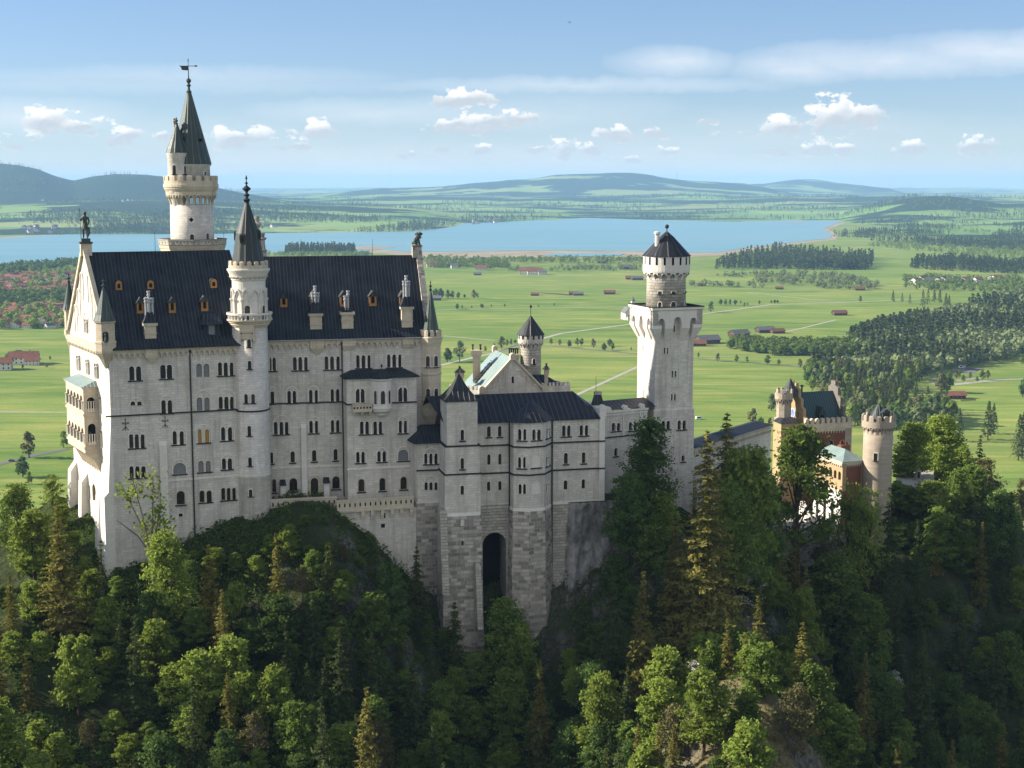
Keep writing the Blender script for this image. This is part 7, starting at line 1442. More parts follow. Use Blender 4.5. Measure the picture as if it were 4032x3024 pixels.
ridges = [(sky_z([(-700, 650), (-300, 640), (0, 640), (80, 645), (150, 658), (230, 690), (290, 706), (370, 690), (450, 681), (540, 683), (640, 692), (760, 715), (880, 745), (1100, 790), (1700, 880), (4700, 880)], 11500), 11500, 1500),
          (sky_z([(-700, 900), (1000, 800), (1300, 765), (1500, 742), (1700, 734), (1900, 716), (2000, 706), (2100, 702), (2200, 690), (2300, 686), (2400, 683), (2500, 687), (2560, 694), (2640, 706), (2720, 716), (2820, 722), (2900, 728), (3000, 740), (3200, 780), (4700, 880)], 17500), 17500, 1900),
          (sky_z([(-700, 900), (2500, 800), (2750, 745), (2900, 732), (3000, 728), (3060, 719), (3130, 712), (3200, 713), (3280, 722), (3380, 733), (3500, 745), (3700, 790), (4700, 880)], 22500), 22500, 1800),
          (sky_z([(-700, 900), (3300, 850), (3480, 800), (3560, 778), (3650, 770), (3740, 772), (3850, 788), (3960, 805), (4100, 800), (4700, 790)], 9000), 9000, 900),
          (sky_z([(-700, 840), (0, 815), (400, 800), (800, 800), (1200, 815), (1600, 830), (2000, 880), (4700, 880)], 8600), 8600, 1500),
          (sky_z([(-700, 800), (900, 778), (1300, 780), (2000, 775), (2600, 770), (3300, 772), (4700, 780)], 13500), 13500, 1800),
          (sky_z([(-700, 738), (1000, 746), (1600, 742), (2600, 748), (3600, 744), (4032, 747), (4700, 745)], 36000), 36000, 7000)]
PX, DS = np.meshgrid(pxs, ds); rise = np.clip((DS - shore[None]) / 5000, 0, 1); Zl = rise ** .8 * 22 - 3 + 6 * rise
tx = np.array([ray(p, 745)[0] / ray(p, 745)[1] for p in pxs]); XL = tx[None] * DS
rough = fbm(XL / 900, DS / 900, 31, 5)
for rz, d0, w in ridges: Zl += np.maximum(0, rz[None] - Zl) * np.exp(-((DS - d0) / w) ** 2)
Zl += rough * np.clip((DS - shore[None]) / 2500, 0, 1) * 11 * (1 + DS / 9000)
Zl[:2] = np.minimum(Zl[:2], -4)
tag(link('far_hills', np_mesh('far_hills', np.stack([XL.ravel(), DS.ravel(), Zl.ravel()], 1), grid_faces(len(pxs), len(ds)), ['far_land'], smooth=True)), kind='structure')
def far_z(px, d): i = np.clip(np.interp(px, pxs, np.arange(len(pxs))), 0, len(pxs) - 1.001); j = np.clip(np.interp(d, ds, np.arange(len(ds))), 0, len(ds) - 1.001); i0, j0 = i.astype(int), j.astype(int); fi, fj = i - i0, j - j0; return (Zl[j0, i0] * (1 - fi) + Zl[j0, i0 + 1] * fi) * (1 - fj) + (Zl[j0 + 1, i0] * (1 - fi) + Zl[j0 + 1, i0 + 1] * fi) * fj
# ------------------------------------------------------------------ trees: a few grown kinds, then copies sharing their meshes
def quads(c, nrm, s, asp=.75, rg=None):
    """leaf-sized kites centred at c with normals nrm"""
    rg = rg or rng; n = len(c); r = rg.normal(size=(n, 3)); u = np.cross(nrm, r); u /= np.linalg.norm(u, axis=1, keepdims=True) + 1e-9; w = np.cross(nrm, u); s = np.asarray(s).reshape(-1, 1) * np.ones((n, 1))
    v = np.stack([c - u * s, c + w * s * asp * .8, c + u * s, c - w * s * asp * .8], 1).reshape(-1, 3); return v, np.arange(4 * n).reshape(-1, 4)
def unit(a): return a / (np.linalg.norm(a, axis=1, keepdims=True) + 1e-9)
def broadleaf(seed, h, w, mat, n=5200, size=.36, base=.20, bark='bark', lobes=46, sparse=1.0, spread=1.0):
    n = int(n * 1.75); size *= .74; lobes = int(lobes * 1.7); spread *= .80
    rg = np.random.default_rng(seed); random.seed(seed)
    k = lobes; q = rg.random(k); ang = rg.random(k) * 6.283; zc = base + (1 - base) * (q ** .8) * .93
    tq = (zc - base) / (1 - base); prof = np.minimum(1, tq * 4 + .35) * np.clip(1.02 - tq, 0, 1) ** .62; rad = w / 2 * prof * (.30 + .80 * np.sqrt(rg.random(k))) * .92
    C = np.stack([np.cos(ang) * rad, np.sin(ang) * rad, zc * h], 1); C[:, :2] += rg.normal(size=(k, 2)) * w * .04
    C[0] = (0, 0, h * .95); C[1] = (rg.normal() * .3, rg.normal() * .3, h * .88); R_ = w * (.105 + .085 * rg.random(k)) * spread
    idx = rg.integers(0, k, n); d = unit(rg.normal(size=(n, 3))); rr = R_[idx] * (.25 + .95 * rg.random(n)); p = C[idx] + d * rr[:, None] * np.array([1.1, 1.1, .62])
    spr = rg.random(n) < .55; root = np.stack([C[idx, 0] * .15, C[idx, 1] * .15, np.maximum(base * h * .8, C[idx, 2] * .86 - .05 * h)], 1); sv = .35 + .75 * rg.random(n) ** .8; lim_ = root + (C[idx] - root) * sv[:, None]; lim_[:, 2] -= .05 * w * (sv - .7) ** 2; q_ = lim_ + rg.normal(size=(n, 3)) * (w * .052) * np.array([1.15, 1.15, .42]); p = np.where(spr[:, None], q_, p)
    keep = vnoise(p[:, 0] * 1.1 + 50, p[:, 2] * 1.3 + p[:, 1] * .9 + 50, seed) > .30 * sparse; p, d = p[keep], d[keep]
    nr = unit(d * .8 + np.array([0, 0, .45]) + rg.normal(size=p.shape) * .65); v, f = quads(p, nr, size * (.6 + .75 * rg.random(len(p))), rg=rg); crown = np_mesh('crown', v, f, [mat])
    tb = MB().mat(bark); r0 = .016 * h + .05; bend = [(rg.normal() * .02 * h, rg.normal() * .02 * h) for _ in range(5)]; pts = [(0, 0, -1.2)] + [(bend[i][0] * (i + 1) / 3, bend[i][1] * (i + 1) / 3, h * (i + 1) * .17) for i in range(5)]
    tb.path(pts, [r0 * 1.25] + [r0 * (1 - .17 * (i + 1)) for i in range(5)], 7)
    for j in rg.permutation(k)[:int(min(k, 22))]:
        z0 = max(base * h * .75, C[j][2] * .62); t = min(z0 / (.85 * h), 1); b = Vector(pts[min(5, int(t * 5) + 1)]); b.z = z0; e = Vector(C[j]); mdl = (b + e) / 2 + Vector((rg.normal() * .2, rg.normal() * .2, -.06 * h * .3)); tb.path([b, mdl, e], [r0 * .36, r0 * .22, r0 * .06], 5)
    me = D.meshes.new('trunk'); me.from_pydata(tb.v, [], tb.f); me.materials.append(MATS[bark]); return crown, me, h, w
def spruce(seed, h, w, mat, levels=34, size=.30, base=.08, bark='bark', dens=1.0, droop=.35):
    rg = np.random.default_rng(seed); P_, Nn = [], []; tb = MB().mat(bark); r0 = .011 * h + .06; tb.path([(0, 0, -1.2), (0, 0, h * .5), (0, 0, h)], [r0, r0 * .55, .02], 7)
    for i in range(levels):
        t = (i + rg.random() * .7) / levels; z = h * (base + (1 - base) * t); L0 = w / 2 * (1 - t) ** .82 * (.8 + .4 * rg.random()) + .18; nb = int(5 + 4 * (1 - t))
        for b in range(nb):
            a = rg.random() * 6.283; L = L0 * (.6 + .5 * rg.random()); m_ = max(4, int(L * 8 * dens)); s = (np.arange(m_) + rg.random(m_)) / m_; zz = z - droop * L * s ** 1.2 + .22 * L * s ** 3; lat = rg.normal(size=m_) * .22 * L * (1 - s * .7) * .8
            x = np.cos(a) * L * s - np.sin(a) * lat; y = np.sin(a) * L * s + np.cos(a) * lat; P_.append(np.stack([x, y, zz - rg.random(m_) * .28 * min(1, L)], 1)); Nn.append(np.stack([np.cos(a) * .35 + rg.normal(size=m_) * .5, np.sin(a) * .35 + rg.normal(size=m_) * .5, .75 + rg.normal(size=m_) * .4], 1))
            if b % 2 == 0 and L > .8: tb.path([(0, 0, z), (np.cos(a) * L * .5, np.sin(a) * L * .5, z - droop * L * .42), (np.cos(a) * L * .92, np.sin(a) * L * .92, z - droop * L * .7)], [r0 * .16 + .01, .025, .008], 4)
    p = np.concatenate(P_); nr = unit(np.concatenate(Nn)); v, f = quads(p, nr, size * (.6 + .8 * rg.random(len(p))), .5, rg); crown = np_mesh('crown', v, f, [mat]); me = D.meshes.new('trunk'); me.from_pydata(tb.v, [], tb.f); me.materials.append(MATS[bark]); return crown, me, h, w
def scraggy(seed, h, mat):                                # crooked, half bare tree
    rg = np.random.default_rng(seed); tb = MB().mat('bark_pale'); tb.path([(0, 0, -1), (.1, 0, h * .22), (-.15, .1, h * .4)], [.26, .2, .17], 7); ends = []
    for (x, y, z, b) in ((-2.6, .2, .92, 0), (-1.5, -.3, .98, 0), (.9, .3, .80, 0), (1.5, -.2, .66, 0), (.3, 0, 1.0, 0), (-3.2, .3, .66, 1)):
        p0 = Vector((-.15, .1, h * .4)); p1 = Vector((x * .45, y, h * (.4 + (z - .4) * .45) + .3)); p2 = Vector((x, y, h * z)); tb.path([p0, p1, p2], [.13, .085, .03], 6); 
        if not b:
            for s in np.linspace(.35, 1, 7): ends.append(p1.lerp(p2, s) if s > .5 else p0.lerp(p1, s * 2))
    ends.append(Vector((0, 0, h * .3))); ends.append(Vector((.5, 0, h * .15))); E_ = np.array([tuple(e) for e in ends]); idx = rg.integers(0, len(E_), 620); p = E_[idx] + rg.normal(size=(620, 3)) * .42; v, f = quads(p, unit(rg.normal(size=p.shape) + np.array([0, 0, .6])), .20 * (.6 + .7 * rg.random(620)), rg=rg); crown = np_mesh('crown', v, f, [mat]); me = D.meshes.new('trunk'); me.from_pydata(tb.v, [], tb.f); me.materials.append(MATS['bark_pale']); return crown, me, h, 5
KIND = {
 'bright': [broadleaf(11, 13, 8, 'leaf_bright'), broadleaf(12, 15, 8, 'leaf_bright', lobes=60), broadleaf(13, 11, 7, 'leaf_bright', lobes=36), broadleaf(14, 16, 9.5, 'leaf_bright', n=6500, lobes=70)],
 'green': [broadleaf(21, 15, 9, 'leaf_green', n=6000, lobes=56), broadleaf(22, 13, 9, 'leaf_green', lobes=48), broadleaf(23, 17, 9, 'leaf_green', n=6500, lobes=64), broadleaf(24, 12, 7, 'leaf_green', lobes=40), broadleaf(25, 25, 13, 'leaf_green', n=11000, lobes=110, base=.16)],
 'deep': [broadleaf(31, 15, 9, 'leaf_deep', n=6000, lobes=56), broadleaf(32, 13, 8.5, 'leaf_deep', lobes=46), broadleaf(33, 18, 10, 'leaf_deep', n=6500, lobes=66), broadleaf(34, 27, 14, 'leaf_deep', n=12000, lobes=120, base=.14)],
 'airy': [broadleaf(41, 20, 10, 'leaf_green', n=5200, size=.30, base=.30, lobes=64, sparse=1.35, spread=.8), broadleaf(42, 16, 9, 'leaf_bright', n=3600, size=.3, base=.25, lobes=48, sparse=1.4, spread=.8)],
 'bud': [broadleaf(51, 11, 7, 'leaf_bud', n=2800, size=.26, sparse=1.3, bark='bark_pale'), broadleaf(52, 13, 7.5, 'leaf_bud', n=3200, size=.26, sparse=1.3, bark='bark_pale')],
 'blossom': [broadleaf(61, 7.5, 6, 'blossom_white', n=1900, size=.24, sparse=1.25, lobes=30)],
 'spruce': [spruce(71, 18, 7, 'needle_dark'), spruce(72, 15, 6, 'needle_dark'), spruce(73, 21, 8, 'needle_dark', levels=40)],
 'golden': [spruce(81, 18, 6.4, 'needle_olive', levels=36), spruce(82, 16, 5.6, 'needle_olive'), spruce(83, 22, 8.2, 'needle_olive', levels=44, dens=1.1), spruce(84, 31, 12.5, 'needle_olive', levels=66, dens=1.5, size=.27, droop=.42)],
 'larch': [spruce(91, 17, 5.0, 'needle_dark', levels=24, dens=.45, size=.22, droop=.25)],
 'scraggy': [scraggy(95, 10.5, 'leaf_bright')]}
TXT = {'bright': ('bright spring green broadleaf tree', 'deciduous_tree', 'broadleaf tree'), 'green': ('mid green broadleaf tree', 'deciduous_tree', 'broadleaf tree'), 'deep': ('dark green broadleaf tree', 'deciduous_tree', 'broadleaf tree'), 'airy': ('airy broadleaf tree with visible trunk', 'deciduous_tree', 'broadleaf tree'), 'bud': ('brownish budding tree', 'deciduous_tree', 'broadleaf tree'), 'blossom': ('white blossoming tree', 'blossom_tree', 'blossom tree'), 'spruce': ('dark green spruce', 'spruce_tree', 'spruce'), 'golden': ('olive brown spruce', 'spruce_tree', 'spruce'), 'larch': ('thin sparse conifer', 'spruce_tree', 'conifer'), 'scraggy': ('crooked half bare tree', 'deciduous_tree', 'tree')}
for k_, vs_ in KIND.items():
    for i_, (c_, t_, h_, w_) in enumerate(vs_): c_.name = t_.name = TXT[k_][1]
TREES = []
def plant(kind, x, y, z, h, label=None, var=None, wide=1.0, group=None):
    vs = KIND[kind]; c, t, h0, w0 = vs[var % len(vs)] if var is not None else min(vs, key=lambda q: abs(q[2] - h) + rng.random() * 3); s = h / h0
    TREES.append(dict(kind=kind, p=(x, y, z), h=h, s=s, sw=s ** .8 * wide, m=(c, t), w=w0 * s ** .8 * wide, label=label, group=group, rot=rng.random() * 6.283))
def ground_hit(px, py, y0=150, y1=420):
    a, b, c = ray(px, py); Y = np.arange(y0, y1, .5); zr = CAMZ + c / b * Y; zg = smooth_h(a / b * Y, Y); k = np.nonzero(zg > zr)[0]
    return float(Y[k[0]]) if len(k) else y1 * .8
def hero(kind, px, ptop, pbase, label, wide=1.0, var=None, Y=None):
    """a tree whose foot and top were both measured: the foot is where the slope lies, the height follows"""
    if Y is None: Y = ground_hit(px, pbase)
    q = P(px, ptop, Y); z = float(smooth_h(q.x, q.y)[0]) - .4; plant(kind, q.x, q.y, z, max(3.0, q.z - z), label, var, wide)
hero('golden', 225, 1985, 2500, 'olive brown spruce standing before the rocky left slope', 1.2)
hero('larch', 395, 2120, 2520, 'thin sparse conifer before the white corner buttress of the palace')
hero('scraggy', 590, 1875, 2130, 'crooked half bare tree reaching up before the palace wall', 1.0, Y=243)
hero('bright', 655, 2085, 2500, 'bright green leafy tree at the foot of the palace wall, below the crooked tree', .95)
hero('golden', 820, 2140, 2480, 'olive spruce on the slope between bright leafy tree and palace drainpipe')
hero('bright', 925, 2290, 2500, 'small bright leafy tree right of the olive spruce under the palace', .9)
hero('golden', 1085, 2095, 2520, 'golden brown spruce below the foot of the stair tower', .85)
hero('bright', 905, 2495, 2810, 'large pale lit leafy tree low on the dark slope under the palace', 1.15, 0)
hero('bright', 690, 2610, 2780, 'pale lit bushy tree left of the largest lit tree on the dark slope', 1.5, 2)
hero('bright', 745, 2770, 2960, 'small lit tree low on the slope under the two pale lit trees', 1.1, 2)
hero('spruce', 1640, 2150, 2480, 'dark spruce beside the annex base below the terrace', .9)
hero('deep', 1530, 2210, 2500, 'dark leafy tree below the terrace corbels', .9)
hero('spruce', 1790, 2370, 2690, 'dark spruce before the foot of the bower turret', 1.1)
hero('green', 1990, 2345, 2720, 'round leafy tree before the niche arch of the bower base', 1.0)
hero('bright', 2050, 2440, 2760, 'leafy tree before the polygonal bay base', .9)
hero('golden', 2125, 2630, 3060, 'lit spruce with leafy skirt in the lower middle', 1.15)
hero('bright', 2370, 2635, 3060, 'tall lit leafy tree right of the lit spruce at the bottom middle', .9, 1)
hero('golden', 2512, 2845, 3150, 'left one of two small lit spruces at the bottom edge', .8); hero('golden', 2592, 2840, 3150, 'right one of two small lit spruces at the bottom edge', .8)
hero('bright', 1345, 2840, 3060, 'rounded yellow green lit tree at the bottom edge below the terrace', 1.4, 3); hero('bud', 1490, 2835, 3070, 'brownish budding tree right of the yellow green tree at the bottom edge')
hero('bright', 1985, 2945, 3150, 'bright crown just peeping in at the bottom middle', 1.2, 2); hero('bud', 1000, 2800, 3020, 'brownish budding tree low on the dark slope under the stair tower'); hero('bright', 1240, 2760, 2980, 'slender lit tree left of the yellow green tree at the bottom edge', .8, 0)
hero('deep', 2560, 1632, 2200, 'big dark green leafy tree in front of the square tower', 1.0, 3, Y=269); hero('deep', 2480, 1850, 2350, 'dark leafy tree left below the big dark green tree', 1.0, Y=264)
hero('golden', 2785, 1690, 2420, 'tall olive spruce with pale trunk right of the square tower', 1.15, 3, Y=251); hero('golden', 2862, 1622, 2000, 'olive spruce rising before the gallery roof', 1.3, Y=280); hero('bright', 2945, 1735, 2300, 'yellow green leafy tree between spruce and the court before the gallery', 1.1, 1, Y=276); hero('green', 2890, 1880, 2350, 'dense leafy tree below the yellow green tree, before the gallery', 1.0, 4, Y=271)
hero('airy', 3160, 1652, 2130, 'tall airy leafy tree with dark trunk before the gatehouse', 1.2, 0, Y=300); hero('deep', 3010, 1850, 2200, 'dark leafy tree left of the airy tree, below the gallery', .9, Y=285)
hero('airy', 3345, 1880, 2180, 'thin leafy tree before the brick wall of the gate annex', .8, 1, Y=306); hero('spruce', 3505, 1910, 2250, 'dark spruce before the foot of the gate tower', 1.0, Y=308); hero('airy', 3420, 1900, 2200, 'slender leafy tree left of the dark spruce at the gate tower', .7, 1, Y=306); hero('bud', 3250, 2040, 2180, 'small budding tree before the white plinth of the annex', .8, Y=305)
hero('bright', 3600, 1655, 1960, 'bright green leafy tree just right of the gate tower', 1.2, 3, Y=356); hero('bright', 3700, 1625, 1960, 'tall bright green crown behind the forecourt', 1.2, 3, Y=368); hero('bright', 3790, 1745, 2050, 'bright green tree right of the forecourt post', 1.0, 1, Y=350); hero('bud', 3880, 1800, 2100, 'grey green budding tree right of the forecourt', 1.3, Y=345); hero('spruce', 3860, 1710, 2000, 'dark spruce behind the budding tree right of the forecourt', .9, Y=372); hero('green', 3700, 1990, 2250, 'leafy tree below the forecourt', 1.2)
for i, (px, pt, pb, kd, lb) in enumerate([(3535, 1890, 2010, 'green', 'bush at the foot of the gate tower beside the forecourt'), (3580, 1915, 2020, 'bright', 'bright bush before the left part of the forecourt'), (3625, 1925, 2030, 'green', 'bush before the middle of the forecourt'), (3670, 1890, 2020, 'bright', 'bright bush before the right part of the forecourt')]): hero(kd, px, pt, pb, lb, 1.5, None, Y=333 - i)
hero('bright', 3560, 1770, 1960, 'bright leafy tree peeping out behind the gate tower', 1.2, 0, Y=358); hero('bright', 3655, 1705, 1960, 'bright leafy tree between the two tall crowns behind the forecourt', 1.2, 2, Y=374); hero('bright', 3745, 1690, 1990, 'bright tree right of the tall crown behind the forecourt', 1.2, 1, Y=366); hero('green', 3835, 1830, 2060, 'leafy tree before the grey green budding tree at the right', 1.2, Y=340)
hero('golden', 3440, 2130, 2420, 'olive spruce on the dark slope below the gate tower', 1.0); hero('spruce', 1230, 2330, 2620, 'dark spruce on the slope below the terrace, left of the rock gully', 1.0); hero('spruce', 470, 2420, 2700, 'dark spruce at the foot of the white corner buttress', 1.0); hero('golden', 610, 2390, 2640, 'olive spruce left below the bright leafy tree', 1.0); hero('spruce', 2300, 2330, 2620, 'dark spruce below the bare cliff right of the bower', 1.0); hero('golden', 2660, 2020, 2480, 'olive spruce left of the tall olive spruce', 1.0); hero('spruce', 3620, 2160, 2520, 'dark spruce on the right slope below the forecourt', 1.0); hero('spruce', 3780, 2300, 2680, 'dark spruce lower on the right slope', 1.0)
hero('golden', 3870, 2050, 2400, 'narrow olive spruce on the right slope below the forecourt', .8); hero('deep', 3950, 1920, 2250, 'dark leafy tree at the right edge above the slope', 1.1)
hero('blossom', 2960, 2220, 2420, 'white blossoming tree below the tall olive spruce', .9); hero('blossom', 3180, 2280, 2400, 'white blossoming tree beside the dark beech clump below the court', .8); hero('blossom', 2735, 2600, 2780, 'white blossoming tree low on the sunlit spur', .9); hero('blossom', 3520, 2640, 2790, 'white blossoming tree on the dark right slope', .8); hero('blossom', 3195, 2740, 2840, 'small white blossoming tree on the sunlit grassy spur', .9)
hero('bright', 3165, 2300, 2680, 'bright layered leafy tree on the lit edge of the spur', .8, 1); hero('green', 3290, 2165, 2560, 'large dark beech crown below the gate court', 1.3); hero('green', 3420, 2330, 2720, 'leafy tree right of the large beech below the gate court', 1.1)
hero('golden', 3275, 2610, 3000, 'lit olive spruce on the spur, tallest near the grassy knoll', .8); hero('golden', 3470, 2590, 2920, 'narrow lit spruce right of the grassy knoll', .7); hero('bright', 3020, 2530, 2760, 'bright leafy tree above the grassy knoll', .9); hero('bright', 3110, 2570, 2760, 'bushy bright tree at the top of the grassy knoll', 1.0, 2); hero('airy', 2610, 2600, 2820, 'slim leafy tree with bare stem left of the spur', .7, 1)
hero('bud', 120, 2300, 2450, 'budding tree on the left grassy slope', 1.0); hero('airy', 60, 1890, 2250, 'airy lit tree at the left edge beside the palace gable', 1.2, 0); hero('airy', 205, 1860, 2200, 'lit tree nearest the palace gable on the left', 1.0, 1, Y=272); hero('bright', 130, 2000, 2300, 'bright bushy tree at the left edge below the airy tree', 1.2)
# filling the wooded slopes
XL_ = [0, 150, 250, 330, 420, 500, 600, 760, 1000, 1150, 1200, 1340, 1400, 1480, 1600, 1720, 1800, 1900, 1960, 2200, 2260, 2350, 2430, 2480, 2600, 2700, 2900, 3000, 3120, 3150, 3200, 3340, 3370, 3450, 3560, 3600, 3660, 3700, 3900, 4032]
YL_ = [1890, 1900, 1960, 2150, 2330, 2330, 2300, 2260, 2230, 2150, 2120, 2110, 2180, 2300, 2330, 2420, 2480, 2540, 2560, 2590, 2500, 2350, 2150, 1960, 1800, 1790, 1780, 1820, 1900, 2080, 2170, 2170, 2030, 1990, 1945, 1935, 1930, 1850, 1880, 1950]
LIT = lambda px, py: (px < 520 and py < 2560) or (2600 < px < 3250 and py > 2450) or (px > 3560 and py < 2060) or (2600 < px < 3000 and py < 2200)
def fill():
    rg = np.random.default_rng(5); pts = []
    for _ in range(9000):
        Y = 165 + (345 - 165) * rg.random(); px = -120 + 4280 * rg.random(); x = ray(px, 2000)[0] / ray(px, 2000)[1] * Y; hv = rg.random(); dmin = 3.3 + 2.4 * hv
        if any((x - a) ** 2 + (Y - b) ** 2 < dmin * dmin for a, b in pts): continue
        z = float(smooth_h(x, Y)[0]); p0 = proj((x, Y, z))
        if p0[1] > 3500 or p0[1] < 1900: continue
        e = 3.5; sl = math.hypot(*(float(smooth_h(x + dx, Y + dy)[0]) - float(smooth_h(x - dx, Y - dy)[0]) for dx, dy in ((e, 0), (0, e)))) / (2 * e)
        knoll = 2680 < p0[0] < 3330 and p0[1] > 2640
        bare = fbm(np.array([x / 26]), np.array([Y / 26]), 77)[0]
        if (1370 < p0[0] < 1470 and 2180 < p0[1] < 2760 or 1620 < p0[0] < 1730 and 2580 < p0[1] < 2950 or 2640 < p0[0] < 2780 and 2430 < p0[1] < 2560) and rg.random() < .9: continue
        if knoll and rg.random() < .93: continue
        if (bare > .20 and rg.random() < .85) or (sl > 1.5 and rg.random() < .8): continue
        kr = rg.random()
        if p0[0] < 520: kind = 'bright' if kr < .72 else 'green' if kr < .77 else 'golden' if kr < .93 else 'bud'
        elif p0[0] < 1500: kind = 'deep' if kr < .15 else 'green' if kr < .34 else 'spruce' if kr < .54 else 'bud' if kr < .60 else 'bright' if kr < .82 else 'golden'
        elif p0[0] < 2500: kind = 'deep' if kr < .28 else 'green' if kr < .56 else 'spruce' if kr < .86 else 'bright'
        elif p0[0] < 3250: kind = 'green' if kr < .24 else 'bright' if kr < .56 else 'golden' if kr < .84 else 'bud'
        else: kind = 'deep' if kr < .34 else 'spruce' if kr < .66 else 'green' if kr < .92 else 'golden'
        h = {'spruce': 16.5, 'golden': 16, 'bud': 8.5}.get(kind, 10) * (.55 + .95 * hv) * (.72 if p0[0] < 450 and p0[1] < 2800 else 1); lim = np.interp(p0[0], XL_, YL_) + 15; py = proj((x, Y, z + h))[1]
        if py < lim:
            lo_, hi_ = 2.0, h
            for _i in range(12):
                md_ = (lo_ + hi_) / 2; lo_, hi_ = (md_, hi_) if proj((x, Y, z + md_))[1] > lim else (lo_, md_)
            h = lo_
            if h < 2.3: continue
        pts.append((x, Y)); plant(kind, x, Y, z - .4, h, None, None, (.82 if kind in ('spruce', 'golden') else 1.0) + .15 * rg.random())
fill()
def bushes():                                            # low scrub on the mound under the walls and on the ledges
    rg = np.random.default_rng(15); pts = []
    for _ in range(6000):
        Y = 225 + 35 * rg.random(); px = 430 + 1250 * rg.random(); x = ray(px, 2000)[0] / ray(px, 2000)[1] * Y
        if any((x - a) ** 2 + (Y - b) ** 2 < 9.5 for a, b in pts) or any((x - t['p'][0]) ** 2 + (Y - t['p'][1]) ** 2 < 5 for t in TREES): continue
        z = float(ground_z(np.array([x]), np.array([Y]))[0]); p0 = proj((x, Y, z))
        if not 2050 < p0[1] < 2650: continue
        h = 1.8 + 6.0 * rg.random() ** 2.0; lim = np.interp(p0[0], XL_, YL_) - 105
        while h > 1.2 and proj((x, Y, z + h))[1] < lim: h -= .3
        if h < 1.3 or fbm(np.array([x / 12]), np.array([Y / 12]), 19)[0] < -.3: continue
        pts.append((x, Y)); plant(('deep', 'green', 'green', 'bright', 'spruce')[int(rg.integers(0, 4 if h < 3 else 5))], x, Y, z - .3, h, None, None, 1.35 if h < 4 else 1.1)
        if len(pts) > 250: break
bushes()
# behind the castle: woods running down to the valley, only their tops show at the two ends
def backfill():
    rg = np.random.default_rng(9); pts = []
    for _ in range(2500):
        left = rg.random() < .5; Y = 300 + 270 * rg.random(); px = (-150 + 420 * rg.random()) if left else (3480 + 700 * rg.random()); x = ray(px, 2000)[0] / ray(px, 2000)[1] * Y
        if any((x - a) ** 2 + (Y - b) ** 2 < 42 for a, b in pts): continue
        z = float(smooth_h(x, Y)[0]); h = 9 + 8 * rg.random(); py = proj((x, Y, z + h))[1]
        if py < (1870 if left else 1800 if px > 3600 else 1960) or (not left and px < 3760 and Y < 385): continue
        pts.append((x, Y)); kr = rg.random(); plant('bright' if kr < .35 else 'green' if kr < .7 else 'spruce' if kr < .82 else 'bud', x, Y, z - .4, h)
        if len(pts) > 70: break
backfill()
def cull():                                              # leave out trees the picture shows nothing of
    gw, gh = 504, 378; zb = np.zeros((gh, gw), bool); out = []
    for t in sorted(TREES, key=lambda t: t['p'][1]):
        x, y, z = t['p']; a = proj((x, y, z + t['h'])); b = proj((x, y, z)); hw = t['w'] / 2 / y * F; x0, x1, y0, y1 = [int(v / 8) for v in (a[0] - hw, a[0] + hw, a[1], b[1])]; x0c, x1c, y0c, y1c = max(0, x0), min(gw, x1 + 1), max(0, y0), min(gh, y1 + 1)
        if x1c <= x0c or y1c <= y0c: continue
        yy, xx = np.mgrid[y0c:y1c, x0c:x1c]; k = np.clip((yy - y0) / max(1, y1 - y0), 0, 1); shape = (k * 1.15 + .08) if t['kind'] in ('spruce', 'golden', 'larch') else np.sin(np.pi * np.clip(k * .85 + .1, 0, 1)) ** .6; ins = np.abs(xx - (x0 + x1) / 2) < shape * (x1 - x0) / 2 + .5; new = ins & ~zb[y0c:y1c, x0c:x1c]
        if t['label'] is None and new.sum() < max(9, .07 * ins.sum()): continue
        zb[y0c:y1c, x0c:x1c] |= ins & (k < .85); out.append(t); t['px'] = (a[0], (a[1] * .65 + b[1] * .35))
    return out
TREES = cull()
ORD = ['leftmost', 'second', 'third', 'fourth', 'fifth', 'sixth', 'seventh', 'eighth', 'ninth', 'tenth', 'eleventh', 'twelfth', 'thirteenth', 'fourteenth', 'fifteenth', 'sixteenth', 'seventeenth', 'eighteenth', 'nineteenth', 'twentieth']
def zone(px, py):
    row = 'low' if py > 2700 else 'midway' if py > 2400 else 'high'
    for lim, name in ((420, 'below the palace gable'), (1000, 'below the palace wall'), (1600, 'below the terrace'), (2230, 'below the bower house'), (2700, 'below the square tower'), (3150, 'below the gallery'), (3560, 'below the gate tower'), (9999, 'below the forecourt')):
        if px < lim: return row + ' ' + name
zs = {}
for t in TREES:
    if t['label'] is None: zs.setdefault((t['kind'], zone(*t['px'])), []).append(t)
for (kd, zn), ts in zs.items():
    ts.sort(key=lambda t: t['px'][0])
    for i, t in enumerate(ts): t['label'] = TXT[kd][0] + ' ' + zn if len(ts) == 1 else ((ORD[min(i, 19)] + (' ' if i == 0 else ' from left of the ') + TXT[kd][0].replace('tree', 'trees').replace('spruce', 'spruces') + ' ' + zn).replace('leftmost ', 'leftmost of the '))
for t in TREES:
    if t['h'] < 4.2 and t['kind'] not in ('blossom', 'spruce', 'golden', 'larch', 'scraggy'): t['bush'] = 1
for t in TREES:
    tx_, nm, cat = TXT[t['kind']]; bs = t.get('bush'); r = thing('shrub' if bs else nm, t['label'].replace(' trees ', ' bushes ').replace(' tree ', ' bush ') if bs else t['label'], 'shrub' if bs else cat, t['p'], 'trees on the castle slopes'); r.rotation_euler = (0, 0, t['rot'] if t['kind'] != 'scraggy' else 0); r.scale = (t['sw'], t['sw'], t['s'])
    link('trunk', t['m'][1], r); link('crown', t['m'][0], r)
print('trees', len(TREES))
